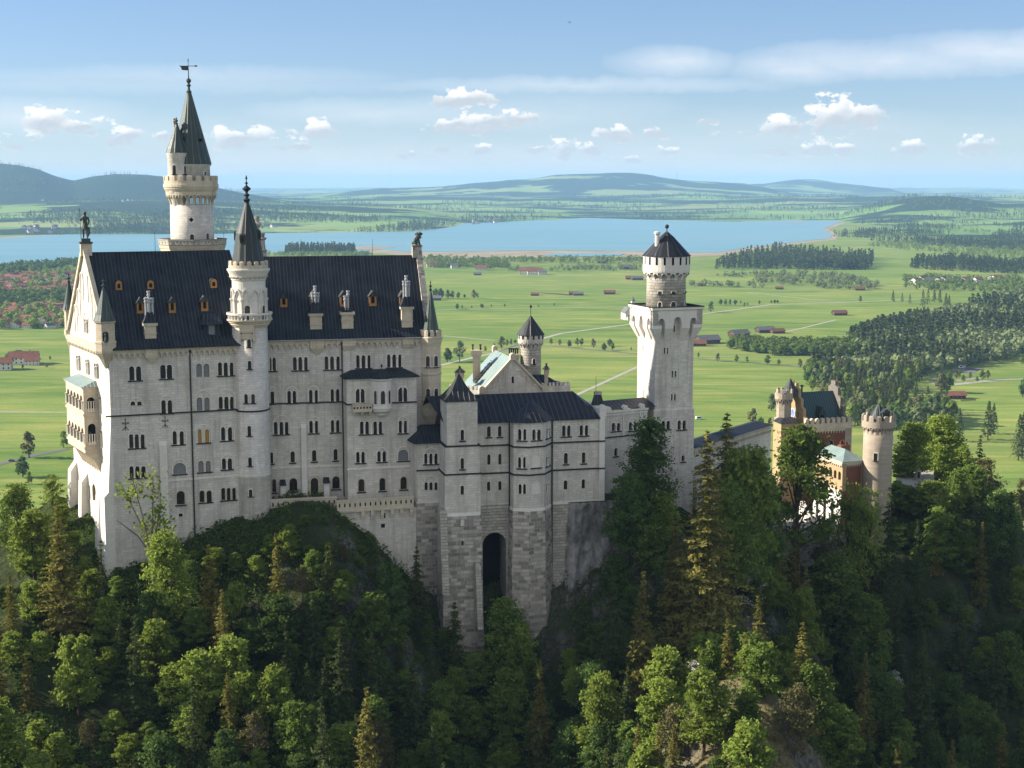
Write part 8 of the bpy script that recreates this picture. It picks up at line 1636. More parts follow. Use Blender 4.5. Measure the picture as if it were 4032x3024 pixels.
# undergrowth on the slopes
def undergrowth():
    rg = np.random.default_rng(3); n = 330000; Y = 172 + 110 * rg.random(n); px = -150 + 4350 * rg.random(n); x = (px - CX) / F * Y * 1.02; k1 = fbm(x / 9, Y / 9, 5) + .35 * fbm(x / 2.2, Y / 2.2, 8); keep = (k1 > -.16) & ~((px > 2700) & (px < 3320) & (Y < 216) & (k1 < .12)); x, Y, k1 = x[keep], Y[keep], k1[keep]; z = ground_z(x, Y)
    z += rg.random(len(z)) ** 1.5 * np.clip(.3 + 3 * (k1 + .12), .2, 2.6); p = np.stack([x, Y, z], 1); v, f = quads(p, unit(rg.normal(size=p.shape) * .6 + np.array([0, -.3, .8])), .29 * (.5 + .9 * rg.random(len(p))), .6, rg); tag(link('undergrowth', np_mesh('undergrowth', v, f, ['undergrowth'])), kind='stuff')
undergrowth()
# ------------------------------------------------------------------ trees of the valley: single ones, the riverside wood, far woods
def low_tree(seed, h, w, mat, n=520, size=.95):
    rg = np.random.default_rng(seed); k = 16; q = rg.random(k); zc = .22 + .7 * q; ang = rg.random(k) * 6.283; rad = w / 2 * np.sin(np.pi * np.clip(q * .8 + .15, 0, 1)) * .7 * np.sqrt(rg.random(k)); C = np.stack([np.cos(ang) * rad, np.sin(ang) * rad, zc * h], 1); C[0] = (0, 0, h * .9)
    idx = rg.integers(0, k, n); d = unit(rg.normal(size=(n, 3))); p = C[idx] + d * (w * .17 * (.5 + .6 * rg.random(n)))[:, None]; v, f = quads(p, unit(d + np.array([0, 0, .7]) + rg.normal(size=p.shape) * .3), size * (.6 + .7 * rg.random(n)), rg=rg)
    tb = MB().mat('bark'); tb.path([(0, 0, -.5), (.1, 0, h * .3), (0, .1, h * .7)], [.4, .3, .1], 6); me = D.meshes.new('trunk'); me.from_pydata(tb.v, [], tb.f); me.materials.append(MATS['bark']); return np_mesh('crown', v, f, [mat]), me, h
def low_spruce(seed, h, w, mat, n=420):
    rg = np.random.default_rng(seed); t = rg.random(n) ** .75; ang = rg.random(n) * 6.283; lv = np.floor(t * 11) / 11; rad = w / 2 * (1 - t) ** .8 * (.55 + .5 * rg.random(n)); p = np.stack([np.cos(ang) * rad, np.sin(ang) * rad, h * (.06 + .94 * t)], 1); v, f = quads(p, unit(np.stack([np.cos(ang) * .5, np.sin(ang) * .5, .7 + 0 * t], 1) + rg.normal(size=(n, 3)) * .35), .9 * (.5 + .7 * rg.random(n)) * (1.15 - .6 * t), .6, rg)
    tb = MB().mat('bark'); tb.path([(0, 0, -.5), (0, 0, h * .98)], [.3, .03], 6); me = D.meshes.new('trunk'); me.from_pydata(tb.v, [], tb.f); me.materials.append(MATS['bark']); return np_mesh('crown', v, f, [mat]), me, h
LOW = {'green': [low_tree(1, 14, 11, 'leaf_green'), low_tree(2, 16, 11, 'leaf_green'), low_tree(3, 12, 10, 'leaf_deep')], 'grey': [low_tree(4, 15, 11, 'leaf_grey'), low_tree(5, 13, 9, 'leaf_grey'), low_tree(8, 16, 10, 'leaf_green')], 'bud': [low_tree(6, 13, 10, 'leaf_bud', 300)], 'spruce': [low_spruce(7, 20, 8, 'needle_dark'), low_spruce(9, 17, 6.5, 'needle_dark')], 'bright': [low_tree(10, 13, 10, 'leaf_bright')]}
def lone(kind, x, y, h, name, cat, label, group, wide=1.0, z=0.0):
    vs = LOW[kind]; c, t, h0 = vs[int(rng.integers(0, len(vs)))]; r = thing(name, label, cat, (x, y, z), group); s = h / h0; r.scale = (s * wide, s * wide, s); r.rotation_euler = (0, 0, rng.random() * 6.28); link('trunk', t, r); link('crown', c, r)
NTH = ['first', 'second', 'third', 'fourth', 'fifth', 'sixth', 'seventh', 'eighth', 'ninth', 'tenth', 'eleventh', 'twelfth', 'thirteenth', 'fourteenth', 'fifteenth', 'sixteenth']
def row(cv, spots, kind, where, group, name='field_tree'):
    for i, (x, yb, yt) in enumerate(sorted(spots)):
        q = G(*cv(x, yb)); top = P(*cv(x, yt), q.y); kd = kind if isinstance(kind, str) else kind[i % len(kind)]
        lone(kd, q.x, q.y, max(3, top.z), name, 'field tree', f'{NTH[i]} tree from the left {where}' if len(spots) > 1 else f'lone tree {where}', group, 1.0)
row(Z8, [(1095, 375, 318), (1167, 380, 330), (1245, 395, 335), (1312, 382, 318), (1348, 382, 320), (1445, 400, 325), (1535, 425, 360), (1582, 390, 325), (1605, 420, 358), (1760, 422, 395)], ('green', 'bud', 'green', 'green'), 'in the avenue left of the square tower', 'avenue trees')
row(Z8, [(235, 518, 402), (335, 513, 342), (512, 420, 395), (548, 430, 385), (625, 395, 360), (685, 410, 305), (730, 385, 325), (763, 375, 325), (797, 365, 332)], ('green', 'grey', 'green', 'green', 'green', 'bud'), 'beside the lane behind the palace turret', 'lane trees')
row(Z8, [(318, 80, 35), (358, 72, 44), (525, 72, 35), (600, 64, 36), (710, 62, 33), (922, 64, 42), (988, 62, 42), (1122, 55, 26)], ('green', 'grey'), 'along the far straight track', 'far track trees')
row(ZR, [(82, 512, 478), (210, 535, 483), (332, 543, 490), (400, 543, 502), (535, 560, 495), (609, 562, 522), (747, 580, 520)], ('green', 'bud', 'green', 'bright', 'green'), 'in the avenue right of the square tower', 'avenue trees')
row(ZR, [(165, 215, 145), (228, 168, 130), (262, 168, 130), (290, 168, 132), (325, 168, 133), (360, 160, 138), (385, 178, 150), (405, 172, 150), (482, 165, 137), (560, 158, 135), (582, 158, 133), (600, 156, 134), (1142, 150, 108)], ('bud', 'green', 'green'), 'near the junction right of the square tower lantern', 'junction trees')
row(ZG, [(165, 1230, 1085), (362, 1172, 1080)], ('bud', 'green'), 'in the meadow left of the palace', 'meadow trees'); row(ZG, [(130, 1340, 1222), (165, 1380, 1310)], 'green', 'by the road at the left edge', 'roadside trees')
row(ZG, [(40, 690, 640), (160, 668, 625), (200, 690, 652), (285, 675, 650), (265, 720, 690), (130, 725, 700)], 'green', 'around the red roofed farm at the left edge', 'farm trees')
row(Z3, [(1805, 720, 632), (1845, 722, 632), (1910, 722, 645), (1950, 720, 652), (2000, 722, 660), (2055, 715, 682), (2135, 722, 645), (2170, 715, 670)], ('green', 'green', 'bud', 'green'), 'in the field right of the palace roof', 'field trees'); row(Z3, [(1990, 815, 765), (2035, 808, 775), (2118, 805, 780), (2200, 800, 765)], 'green', 'in the meadow beyond the palace corner turret', 'field trees')
row(ZR, [(1355, 148, 70), (1415, 150, 85), (1465, 160, 92), (1550, 185, 65), (1583, 165, 60), (1625, 150, 60), (1660, 155, 60), (1700, 190, 88), (1720, 195, 100), (2095, 130, 62), (2122, 132, 75), (2158, 132, 50)], 'spruce', 'in the dark spruce clumps at the upper right', 'field spruces', 'field_spruce')
row(ZR, [(1420, 940, 832), (1785, 1060, 842), (1975, 1050, 795), (2010, 1010, 810), (2175, 1185, 880), (2200, 1170, 868)], 'spruce', 'on the meadow below the red barn at the right', 'meadow spruces', 'field_spruce')
row(ZR, [(1670, 745, 615), (1712, 740, 625), (1790, 640, 590), (1770, 650, 598), (1815, 672, 622), (1860, 650, 605), (1905, 672, 630), (1940, 660, 590), (1975, 652, 595), (1730, 655, 605)], ('bud', 'green', 'green'), 'around the parking strips at the right', 'parking trees'); row(ZR, [(2205, 770, 655), (2200, 560, 505)], 'green', 'at the right edge of the meadow', 'meadow trees')
row(ZR, [(440, 950, 845), (550, 960, 905), (490, 960, 900)], ('bud', 'green'), 'in the meadow behind the gallery', 'meadow trees'); row(ZR, [(560, 860, 750), (600, 850, 760)], 'grey', 'just left of the gatehouse turret', 'meadow trees')
def inpoly(x, y, pl):
    r = np.zeros(len(x), bool)
    for i in range(len(pl)):
        (ax, ay), (bx, by) = pl[i], pl[i - 1]; c = (ay > y) != (by > y); r ^= c & (x < (bx - ax) * (y - ay) / (by - ay + 1e-9) + ax)
    return r
RIV = [ZR(*q) for q in ((790, 580), (1000, 600), (1190, 540), (1180, 500), (1090, 440), (1060, 400), (1200, 350), (1400, 330), (1550, 290), (1700, 240), (1850, 200), (2000, 150), (2260, 100), (2260, 480), (2150, 520), (1900, 560), (1650, 605), (1560, 640), (1480, 720), (1420, 780), (1440, 840), (1700, 850), (1740, 960), (1660, 990), (1300, 990), (1000, 960), (980, 830), (800, 720))]
def wood():
    rg = np.random.default_rng(12); bx = [min(p[0] for p in RIV), max(p[0] for p in RIV), min(p[1] for p in RIV), max(p[1] for p in RIV)]; xs = bx[0] + (bx[1] - bx[0]) * rg.random(9000); yy = bx[2] + (bx[3] - bx[2]) * rg.random(9000); k = inpoly(xs, yy, RIV); xs, yy = xs[k], yy[k]; pts = []; out = []
    for x, y in zip(xs, yy):
        q = G(x, y); 
        if any((q.x - a) ** 2 + (q.y - b) ** 2 < 75 for a, b in pts): continue
        pts.append((q.x, q.y)); out.append((x, y, q))
    out.sort(key=lambda o: o[2].y); near, rest = out[:250], out[250:]; groups = {}
    for x, y, q in near:
        conf = fbm(np.array([q.x / 120]), np.array([q.y / 120]), 44)[0] > .2; kr = rg.random(); kd = 'spruce' if conf and kr < .7 else ('grey' if kr < .45 else 'green' if kr < .78 else 'bright' if kr < .9 else 'bud'); groups.setdefault((kd, 'front' if y > 1500 else 'back', int((x - 2700) // 260)), []).append((x, y, q, rg.random()))
    pl = ['behind the gallery', 'behind the gatehouse roof', 'between gatehouse and gate tower', 'right behind the gate tower', 'behind the forecourt trees', 'at the right edge', 'at the far right edge']; tx = {'spruce': 'dark spruce', 'grey': 'grey green broadleaf tree', 'green': 'mid green broadleaf tree', 'bud': 'brownish budding tree', 'bright': 'bright green broadleaf tree'}
    for (kd, fr, zi), ts in groups.items():
        ts.sort(key=lambda t: t[0])
        for i, (x, y, q, r_) in enumerate(ts):
            lab = f"{tx[kd]} in the {'nearer' if fr == 'front' else 'farther'} wood {pl[min(6, max(0, zi))]}" + ('' if len(ts) == 1 else f", {ORD[min(19, i)] if i else 'leftmost'}" ); lone(kd, q.x, q.y, 11 + 10 * r_ + (4 if kd == 'spruce' else 0), 'riverside_spruce' if kd == 'spruce' else 'riverside_tree', 'woodland tree', lab, 'trees of the riverside wood', 1.0)
    return [(q.x, q.y) for _, _, q in rest]
rest = wood()
# far woods, read as masses
def blob_tree(n, h, w, size, rg, con):
    if con: t = rg.random(n) ** .8; a = rg.random(n) * 6.283; r = w / 2 * (1 - t) * (.5 + .5 * rg.random(n)); p = np.stack([np.cos(a) * r, np.sin(a) * r, h * (.05 + .95 * t)], 1)
    else: d = unit(rg.normal(size=(n, 3))) * (.45 + .55 * rg.random((n, 1)) ** .5); p = d * np.array([w / 2, w / 2, h * .42]) + np.array([0, 0, h * .55])
    return quads(p, unit(np.stack([p[:, 0] / w * 2, p[:, 1] / w * 2, np.full(n, .7)], 1) + rg.normal(size=p.shape) * .3), size * (.6 + .6 * rg.random(n)), .8, rg)
def mass(name, pts, zz, hgt, con, mat, nq, label):
    rg = np.random.default_rng(len(pts)); V, Fc = [], []; o = 0; base = [blob_tree(int(nq * 1.8), 1.0, .42 if con else .85, .13 if con else .17, rg, con) for _ in range(6)]
    for (x, y), z, h in zip(pts, zz, hgt):
        v, f = base[int(rg.integers(0, 6))]; V.append(v * np.array([h, h, h]) + np.array([x, y, z])); Fc.append(f + o); o += len(v)
    if V: tag(link(name, np_mesh(name, np.concatenate(V), np.concatenate(Fc), [mat])), label, 'woodland', None, 'stuff')
def area(pl, n, seed, clump=0.0, cs=160):
    rg = np.random.default_rng(seed); b = [min(p[0] for p in pl), max(p[0] for p in pl), min(p[1] for p in pl), max(p[1] for p in pl)]; x = b[0] + (b[1] - b[0]) * rg.random(n * 6); y = b[2] + (b[3] - b[2]) * rg.random(n * 6); k = inpoly(x, y, pl); x, y = x[k], y[k]; q = [G(a, c) for a, c in zip(x, y)]; X = np.array([p.x for p in q]); Y = np.array([p.y for p in q]); k = fbm(X / cs, Y / (cs * 1.6), seed) > clump; return [(a, b_) for a, b_ in zip(X[k], Y[k])][:n]
def woods(tagname, pl, n, seed, con, h0, h1, mat, label, clump=-9, nq=16, cs=160): pts = area(pl, n, seed, clump, cs); rg = np.random.default_rng(seed); mass(tagname, pts, [-.5] * len(pts), h0 + (h1 - h0) * rg.random(len(pts)), con, mat, nq, label)
rg_ = np.random.default_rng(2); mass('riverside_wood', rest, [0] * len(rest), 11 + 9 * rg_.random(len(rest)), False, 'leaf_grey', 34, 'farther part of the riverside wood running to the right edge')
k2 = [p for p in rest if fbm(np.array([p[0] / 150]), np.array([p[1] / 150]), 44)[0] > .2]; mass('riverside_spruces', [(a + 4, b + 3) for a, b in k2], [0] * len(k2), 17 + 8 * rg_.random(len(k2)), True, 'needle_dark', 26, 'dark spruces within the farther riverside wood')
PL = lambda *q: [q_ for q_ in q]
woods('spit_wood', PL((1120, 1000), (1390, 1000), (1400, 990), (1130, 988)), 170, 61, True, 20, 30, 'needle_dark', 'dark conifer wood on the spit behind the palace roof', nq=22); woods('spit_grove', PL((1050, 1012), (1480, 1010), (1480, 1002), (1050, 1004)), 120, 62, False, 10, 16, 'leaf_green', 'light green grove before the conifers on the spit')
woods('shore_wood', PL((2790, 1062), (3430, 1055), (3440, 1015), (3250, 1000), (3050, 985), (2950, 1000)), 620, 63, True, 18, 28, 'needle_dark', 'dark conifer wood near the lake right of the lantern turret', nq=22); woods('shore_wood', PL((3130, 1065), (3420, 1062), (3420, 1045), (3150, 1045)), 150, 64, True, 18, 28, 'needle_dark', 'second tongue of dark conifers near the lake shore', nq=22)
woods('meadow_wood', PL((3580, 1058), (4060, 1085), (4060, 1050), (3700, 1025), (3600, 1035)), 420, 65, True, 16, 26, 'needle_dark', 'dark conifer wood band at the right beyond the hamlet', nq=22); woods('hill_wood', PL((3270, 935), (4060, 1000), (4060, 865), (3700, 865), (3400, 880)), 1500, 66, True, 16, 26, 'needle_dark', 'scattered conifer woods on the rolling land right of the lake', .08, 14, 260); woods('hill_grove', PL((3300, 960), (4060, 1040), (4060, 880), (3500, 880)), 500, 67, False, 10, 18, 'leaf_green', 'scattered broadleaf groves right of the lake', .05, 14, 220)
woods('shore_grove', PL((1640, 1034), (2540, 1040), (2540, 1022), (1640, 1020)), 300, 68, False, 9, 16, 'leaf_green', 'line of light trees along the reed shore behind the bower'); woods('meadow_grove', PL((2000, 1070), (2540, 1068), (2540, 1050), (2000, 1052)), 110, 69, False, 8, 15, 'leaf_grey', 'thin line of trees across the far meadow', .0); woods('meadow_grove', PL((2700, 1128), (3360, 1150), (3500, 1130), (3300, 1085), (3000, 1075), (2740, 1095)), 260, 70, False, 8, 15, 'leaf_grey', 'loose bushes and trees right of the lantern turret', .05, 20, 90)
woods('hedge_row', PL((2870, 1375), (3040, 1400), (3330, 1405), (3500, 1395), (3520, 1350), (3350, 1358), (3100, 1362), (2900, 1345)), 330, 71, False, 9, 15, 'leaf_green', 'dense green hedge row of trees right of the square tower', nq=40); woods('spruce_plantation', PL((3330, 1342), (3600, 1318), (3660, 1250), (3560, 1270), (3400, 1310)), 260, 72, True, 14, 20, 'needle_dark', 'young spruce plantation beside the riverside wood', nq=26)
woods('hamlet_grove', PL((3560, 1140), (4060, 1160), (4060, 1100), (3560, 1095)), 260, 73, False, 9, 15, 'leaf_green', 'trees around the hamlet at the right', nq=20); woods('village_trees', PL((-60, 1300), (330, 1290), (330, 1060), (-60, 1075)), 420, 74, False, 9, 17, 'leaf_green', 'garden trees among the lakeside village roofs', nq=30); woods('village_trees', PL((-60, 1215), (290, 1205), (290, 1165), (-60, 1170)), 200, 75, False, 12, 20, 'leaf_deep', 'darker belt of trees across the lakeside village', nq=30); woods('shore_trees', PL((-60, 1095), (330, 1050), (330, 1030), (-60, 1062)), 220, 76, False, 12, 20, 'leaf_deep', 'belt of trees between village and lake', nq=26)
woods('village_trees', PL((1690, 1055), (2000, 1062), (2000, 1042), (1700, 1030)), 160, 77, False, 9, 16, 'leaf_green', 'trees around the farm right of the palace peak', nq=24)
def beyond(name, n, seed, con, h0, h1, mat, label, d0, d1, p0, p1, thr):
    rg = np.random.default_rng(seed); px = p0 + (p1 - p0) * rg.random(n); d = d0 * (d1 / d0) ** rg.random(n); X = np.array([ray(p, 745)[0] / ray(p, 745)[1] for p in px]) * d; k = (fbm(X / 420, d / 800, 91, 4) > thr) & (far_z(px, d) > .5); mass(name, list(zip(X[k], d[k])), far_z(px[k], d[k]) - 1, h0 + (h1 - h0) * rg.random(k.sum()), con, mat, 10, label)
beyond('far_woods', 16000, 81, True, 18, 30, 'needle_dark', 'dark woods on the hills beyond the lake', 5700, 14000, -150, 4200, .12); beyond('far_groves', 5000, 82, False, 12, 22, 'leaf_green', 'hedges and groves on the pastures beyond the lake', 5700, 11000, -150, 4200, -.05)
beyond('far_shore_woods', 3500, 83, True, 18, 28, 'needle_dark', 'dark wood along the far lake shore', 5900, 7600, 0, 1750, .05)
# ------------------------------------------------------------------ houses, barns, chapel
def house_mesh(name, L, W_, H, rise, wallm, roofm, seed=0, over=.8):
    m = MB().mat(wallm); f = Fac((-L / 2, -W_ / 2), (L / 2, -W_ / 2)); g = Fac((L / 2, -W_ / 2), (L / 2, W_ / 2)); f2 = Fac((L / 2, W_ / 2), (-L / 2, W_ / 2)); g2 = Fac((-L / 2, W_ / 2), (-L / 2, -W_ / 2))
    for q in (f, f2): m.poly([q.p(0, -1), q.p(q.L, -1), q.p(q.L, H), q.p(0, H)])
    for q in (g, g2): m.poly([q.p(0, -1), q.p(q.L, -1), q.p(q.L, H), q.p(q.L / 2, H + rise), q.p(0, H)])
    m.mat(roofm); k = over * rise / (W_ / 2)
    for s in (-1, 1): a = [(-L / 2 - over, s * (W_ / 2 + over), H - k + .15), (L / 2 + over, s * (W_ / 2 + over), H - k + .15), (L / 2 + over, 0, H + rise + .15), (-L / 2 - over, 0, H + rise + .15)]; m.loft([[(x, y, z - .3) for x, y, z in a], a])
    m.mat('dark_interior')
    for q in (f, f2, g, g2):
        n = max(2, int(q.L / 3.2))
        for r in range(2 if H > 4.5 else 1):
            for i in range(n): u = (i + .5) * q.L / n; z = 1.0 + r * 2.7; m.poly([q.p(u - .5, z, .03), q.p(u + .5, z, .03), q.p(u + .5, z + 1.3, .03), q.p(u - .5, z + 1.3, .03)])
    if wallm != 'barn_wood': m.mat('tile_grey'); m.box((L * .2, 1.0), (1, 0), .8, .8, H + rise - 1.5, H + rise + .9)
    me = D.meshes.new(name); me.from_pydata(m.v, [], m.f); [me.materials.append(MATS[k_]) for k_ in m.mats]; me.polygons.foreach_set('material_index', m.m); return me
HM = {k: house_mesh('village_house', *a) for k, a in {'red': (15, 11, 5.6, 3.6, 'white_render', 'tile_red'), 'brown': (14, 12, 5.4, 3.4, 'white_render', 'tile_brown'), 'grey': (13, 10, 5.2, 3.2, 'white_render', 'tile_grey'), 'long': (22, 12, 5.8, 4.2, 'white_render', 'tile_red')}.items()}
BM = {'barn': house_mesh('field_barn', 14, 8, 3.4, 2.6, 'barn_wood', 'tile_red'), 'old': house_mesh('field_barn', 16, 9, 3.2, 2.8, 'barn_wood', 'tile_brown'), 'dark': house_mesh('field_barn', 18, 10, 3.6, 3.0, 'barn_wood', 'tile_grey')}
def put(me, name, q, rz, s, label, cat, group=None): o = link(name, me, None, (q.x, q.y, q.z)); o.rotation_euler = (0, 0, rz); o.scale = (s, s, s); return tag(o, label, cat, group)
def village():
    rg = np.random.default_rng(21); pts = []
    for _ in range(5000):
        px = -40 + 350 * rg.random(); py = 1082 + 212 * rg.random() ** .8
        if 1168 < py < 1206 and rg.random() < .85: continue
        q = G(px, py)
        if any((q.x - a) ** 2 + (q.y - b) ** 2 < 330 for a, b in pts): continue
        pts.append((q.x, q.y)); kd = ('red', 'red', 'brown', 'brown', 'long', 'grey')[int(rg.integers(0, 6))]; nm = {'red': 'white house with red tiled roof', 'long': 'long white house with red tiled roof', 'brown': 'white house with brown tiled roof', 'grey': 'white house with grey roof'}[kd]
        put(HM[kd], 'village_house', q, rg.normal() * .5 + (1.57 if rg.random() < .3 else 0), .85 + .35 * rg.random(), nm + ' in the ' + ('near' if py > 1206 else 'far') + ' part of the lakeside village', 'house', 'village houses, ' + kd + (' near' if py > 1206 else ' far'))
        if len(pts) > 275: break
village()
for i, (px, py, kd, s, rz, lab) in enumerate([(2757, 1125, 'barn', .9, .3, 'small red roofed barn just right of the lantern turret'), (3068, 1139, 'old', .9, .1, 'brown roofed barn among bushes right of the square tower'), (3385, 1143, 'old', 1.15, .05, 'brown roofed barn alone in the upper right field'), (3305, 1241, 'old', 1.3, .2, 'brown barn alone in the middle of the right field'), (3012, 1309, 'dark', 1.3, .3, 'dark roofed barn, left of the two above the hedge row'), (3061, 1312, 'old', 1.1, .25, 'brown barn, right of the two above the hedge row'), (2909, 1325, 'dark', 1.4, .5, 'dark barn nearest the left end of the hedge row'), (2784, 1352, 'dark', 1.6, .4, 'dark roofed farm barn touching the right edge of the square tower'), (2748, 1362, 'old', 1.2, 0, 'brown shed left of the dark farm barn beside the square tower'), (3763, 1569, 'barn', 1.15, .1, 'red roofed barn with fence in the right meadow'), (2106, 1164, 'barn', 1.0, 0, 'small barn, leftmost of three beyond the knights house'), (2258, 1160, 'old', 1.0, 0, 'barn left of a twin in the field beyond the round turret'), (2276, 1163, 'dark', 1.0, .1, 'dark twin barn in the field beyond the round turret'), (2400, 1158, 'old', 1.25, 0, 'barn just left of the square tower lantern in the field'), (2075, 1080, 'long', 1.6, 0, 'long red roofed farm far beyond the round turret'), (2105, 1081, 'long', 1.5, .1, 'second red roofed farm far beyond the round turret'), (2135, 1082, 'grey', 1.4, .1, 'grey roofed farm beside the two red ones'), (2463, 1060, 'dark', 1.6, .1, 'dark barn left of the lantern turret near the lake'), (2488, 1059, 'old', 1.4, .1, 'brown barn left of the lantern turret near the lake'), (2484, 1100, 'old', 1.3, 0, 'orange brown barn touching the lantern turret on the left'), (2508, 1102, 'dark', 1.3, .2, 'grey roofed barn touching the lantern turret on the left'), (2371, 1036, 'dark', 1.4, .1, 'small dark barn in the reed meadow'),
    (1700, 1052, 'red', 1.6, .1, 'red roofed farm beside the palace gable peak'), (1790, 1056, 'grey', 1.3, .2, 'grey roofed farmhouse right of the palace gable peak'), (1895, 1065, 'long', 1.2, 0, 'long low farm building right of the palace peak'), (1880, 1083, 'dark', .9, .1, 'small dark shed in the field right of the palace'), (1712, 1182, 'dark', 1.2, 0, 'dark barn beside the trees right of the palace corner turret'),
    (95, 1432, 'long', 1.4, .25, 'big red roofed farmhouse at the left edge'), (62, 1418, 'brown', 1.2, 1.2, 'brown roofed farm wing behind the big farmhouse'), (128, 1437, 'red', 1.0, .2, 'white gabled end house of the left farm'), (8, 1455, 'brown', 1.5, .2, 'red brown barn cut by the left edge')]):
    q = G(px, py); me = (HM if kd in HM else BM)[kd]; put(me, 'farmhouse' if kd in HM else 'field_barn', q, rz, s, lab, 'farmhouse' if kd in HM else 'barn')
rg_ = np.random.default_rng(4)
for i, px in enumerate([3608, 3630, 3650, 3690, 3712, 3735, 3758, 3780, 3800, 3850, 3905, 3925]): kd = ('brown', 'red', 'grey', 'red')[i % 4]; put(HM[kd], 'farmhouse', G(px, 1106 + 12 * rg_.random() - (6 if px > 3830 else 0)), rg_.random() * 1.2, 1.1 + .3 * rg_.random(), f'{ORD[i] if i else "leftmost"} house{" from left" if i else ""} of the hamlet at the upper right', 'farmhouse', 'hamlet houses')
for i in range(46):                                       # villages across the lake
    px = [(60 + 160 * rg_.random(), 0), (940 + 150 * rg_.random(), 1), (1830 + 130 * rg_.random(), 2), (100 + 600 * rg_.random(), 3)][i % 4]; d = (9200 if px[1] == 3 else float(np.interp(px[0], pxs, shore)) + 250) + 500 * rg_.random(); x = ray(px[0], 745)[0] / ray(px[0], 745)[1] * d; z = float(far_z(np.array([px[0]]), np.array([d]))[0])
    put(HM[('red', 'brown', 'grey')[i % 3]], 'far_house', Vector((x, d, z)), rg_.random() * 2, 1.5, ('white house with red roof', 'white house with brown roof', 'white house with grey roof')[i % 3] + ' in ' + ('the village on the far left shore', 'the village beyond the stair tower spire', 'the village on the far middle shore', 'a hamlet under the far left hill')[px[1]], 'house', f'far houses {("red", "brown", "grey")[i % 3]} {("west", "middle", "east", "hill")[px[1]]}')
ch = thing('chapel', 'small white chapel with dark roof and red apse beside the square tower', 'chapel', tuple(G(2470, 1258)))
m = MB().mat('white_render'); o_ = ch.location; f = Fac((-5.5, -9), (5.5, -9)); f.plate(m, [(0, 0), (11, 0), (11, 10), (5.5, 17.5), (0, 10)], -24, 0); m.build('nave', ch); m = MB().mat('tile_grey'); f.plate(m, [(-.7, 9.6), (5.5, 17.9), (11.7, 9.6), (11.7, 10.2), (5.5, 18.5), (-.7, 10.2)], -24.4, .3); m.build('roof', ch)
m = MB().mat('white_render'); m.lathe((-1.5, -10.5), [(2.6, 0), (2.6, 5)], 10); m.mat('tile_red'); m.lathe((-1.5, -10.5), [(3, 5), (.1, 7.8)], 10); m.build('apse', ch); m = MB().mat('white_render'); m.box((12.5, 14), (1, 0), 5, 5, 0, 26); m.mat('tile_grey'); m.lathe((12.5, 14), [(3.2, 26), (3.4, 27.5), (1.2, 29.5), (1.3, 30.5), (.2, 33)], 10); m.build('bell_tower', ch); ch.rotation_euler = (0, 0, R(12))
# vehicles on the roads
def car(px, py, van, mat, label):
    c = thing('parked_car' if not van else 'parked_van', label, 'van' if van else 'car', tuple(G(px, py, .2))); L, H_ = (6.2, 2.6) if van else (4.4, 1.5); m = MB().mat(mat); pr = [(-L / 2, .4), (L / 2, .4), (L / 2, .95), (L / 2 - .9, 1.05), (L / 2 - 1.5, H_), (-L / 2 + (.1 if van else .7), H_), (-L / 2, 1.0)]; f = Fac((0, -.9), (1, -.9)); f.plate(m, pr, -1.8, 0); m.build('body', c)
    m = MB().mat('window_glass'); f.plate(m, [(L / 2 - 1.45, 1.08), (L / 2 - 1.75, H_ - .15), (-L / 2 + 1.0, H_ - .15), (-L / 2 + .8, 1.08)], -1.82, .02); m.build('window', c)
    for x in (-L / 2 + .9, L / 2 - .9):
        for y in (-.85, .85): m = MB().mat('rubber'); m.tube((x, y - .12, .35), (x, y + .12, .35), .34, n=12); m.build('wheel', c)
    c.rotation_euler = (0, 0, .3)
car(*ZG(66, 1250), False, 'car_dark', 'dark car on the road at the left edge'); car(*ZR(1800, 580), True, 'car_white', 'white van parked at the far end of the parking strips'); car(*ZR(1815, 576), True, 'car_white', 'second white van parked right behind the first at the parking strips'); car(*ZR(88, 915), True, 'car_white', 'white van parked in the meadow beside the square tower')
m = MB().mat('barn_wood'); a, b = G(*ZR(1800, 798)), G(*ZR(1895, 793)); f = Fac(a, b)
for i in range(15): u = f.L * i / 14; f.box(m, u - .15, u + .15, 0, 1.6, -.1, .1)
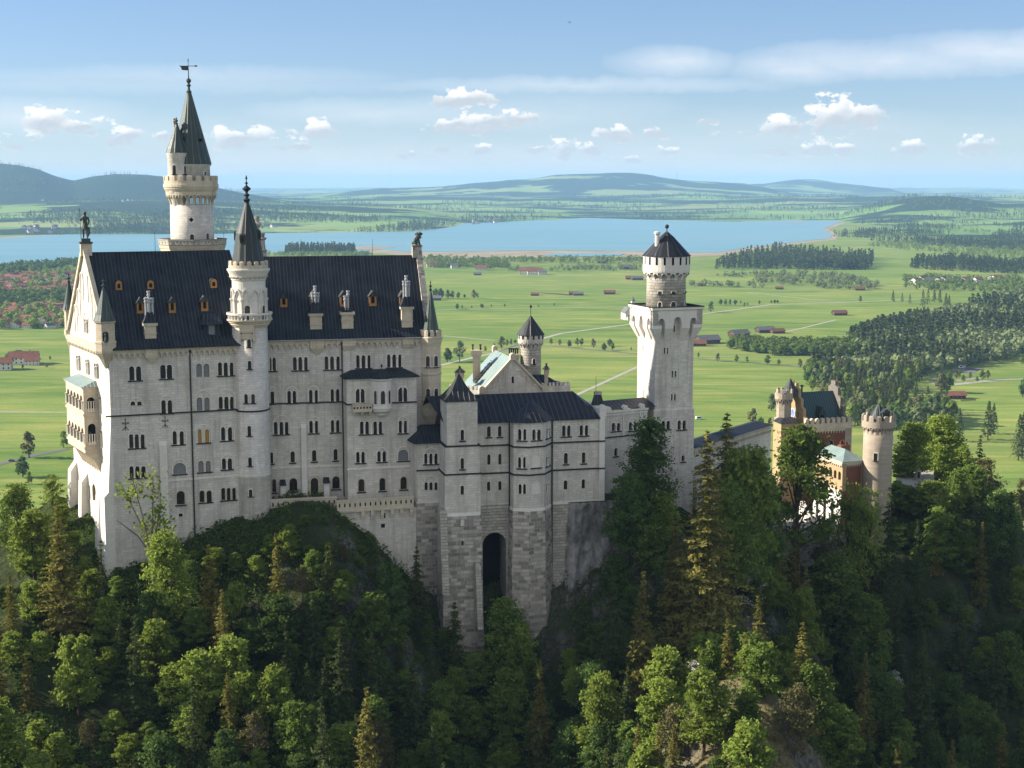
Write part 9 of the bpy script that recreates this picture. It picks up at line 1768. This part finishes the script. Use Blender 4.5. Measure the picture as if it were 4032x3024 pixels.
f.box(m, 0, f.L, 1.1, 1.4, -.05, .05); f.box(m, 0, f.L, .5, .8, -.05, .05); fe = thing('paddock_fence', 'pale wooden fence running right from the red roofed barn', 'fence', (0, 0, 0)); m.build('rails', fe)
m = MB().mat('paving'); q = fcq[1]; pt = thing('forecourt_post', 'grey stone information post standing on the forecourt', 'post', (0, 0, 0)); pp = P(3615, 1905, 352); m.box((pp.x, pp.y), (1, .2), 1.0, .8, zf, zf + 2.6); m.mat('window_glass'); m.box((pp.x - .05, pp.y - .45), (1, .2), .6, .06, zf + .6, zf + 2.2); m.build('shaft', pt); pt.location = (0, 0, 0)
bd = thing('bird', 'small dark bird gliding high in the blue sky', 'bird', tuple(P(2243, 88, 190))); bd.scale = (.45, .45, .45); m = MB().mat('iron'); m.lathe((0, 0), [(.02, -.25), (.09, -.1), (.1, .1), (.03, .28)], 8); m.loft([[(-.75, .1, .12), (-.05, .12, .03), (-.05, -.08, .03)], [(-.75, .1, .14), (-.05, .12, .06), (-.05, -.08, .06)]]); m.loft([[(.75, .1, .12), (.05, .12, .03), (.05, -.08, .03)], [(.75, .1, .14), (.05, .12, .06), (.05, -.08, .06)]]); m.build('body', bd)
for px, py, h, lab in ((2665, 708, 95, 'lattice radio mast on the far ridge behind the square tower'), (3130, 714, 120, 'radio tower on top of the right far hill')):
    d = 17500 if px < 3000 else 22500; q = P(px, py, d); t = thing('radio_mast', lab, 'radio mast', tuple(q)); m = MB().mat('zinc'); m.lathe((0, 0), [(7, -20), (4, h * .6), (6, h * .62), (6, h * .68), (2, h * .7), (1, h)], 6); m.build('shaft', t)
# ------------------------------------------------------------------ the air over the valley
m, t, out = newmat('haze_air'); v = N(t, 'ShaderNodeVolumePrincipled'); v.inputs['Color'].default_value = (.38, .64, 1.0, 1); v.inputs['Density'].default_value = HAZE; v.inputs['Anisotropy'].default_value = 0.0; t.links.new(v.outputs[0], out.inputs['Volume'])
m.cycles.homogeneous_volume = True
b = MB().mat('haze_air'); b.loft([[(-26000, -900, z), (26000, -900, z), (26000, 46000, z), (-26000, 46000, z)] for z in (-9, 380)]); tag(b.build('haze'), kind='stuff')
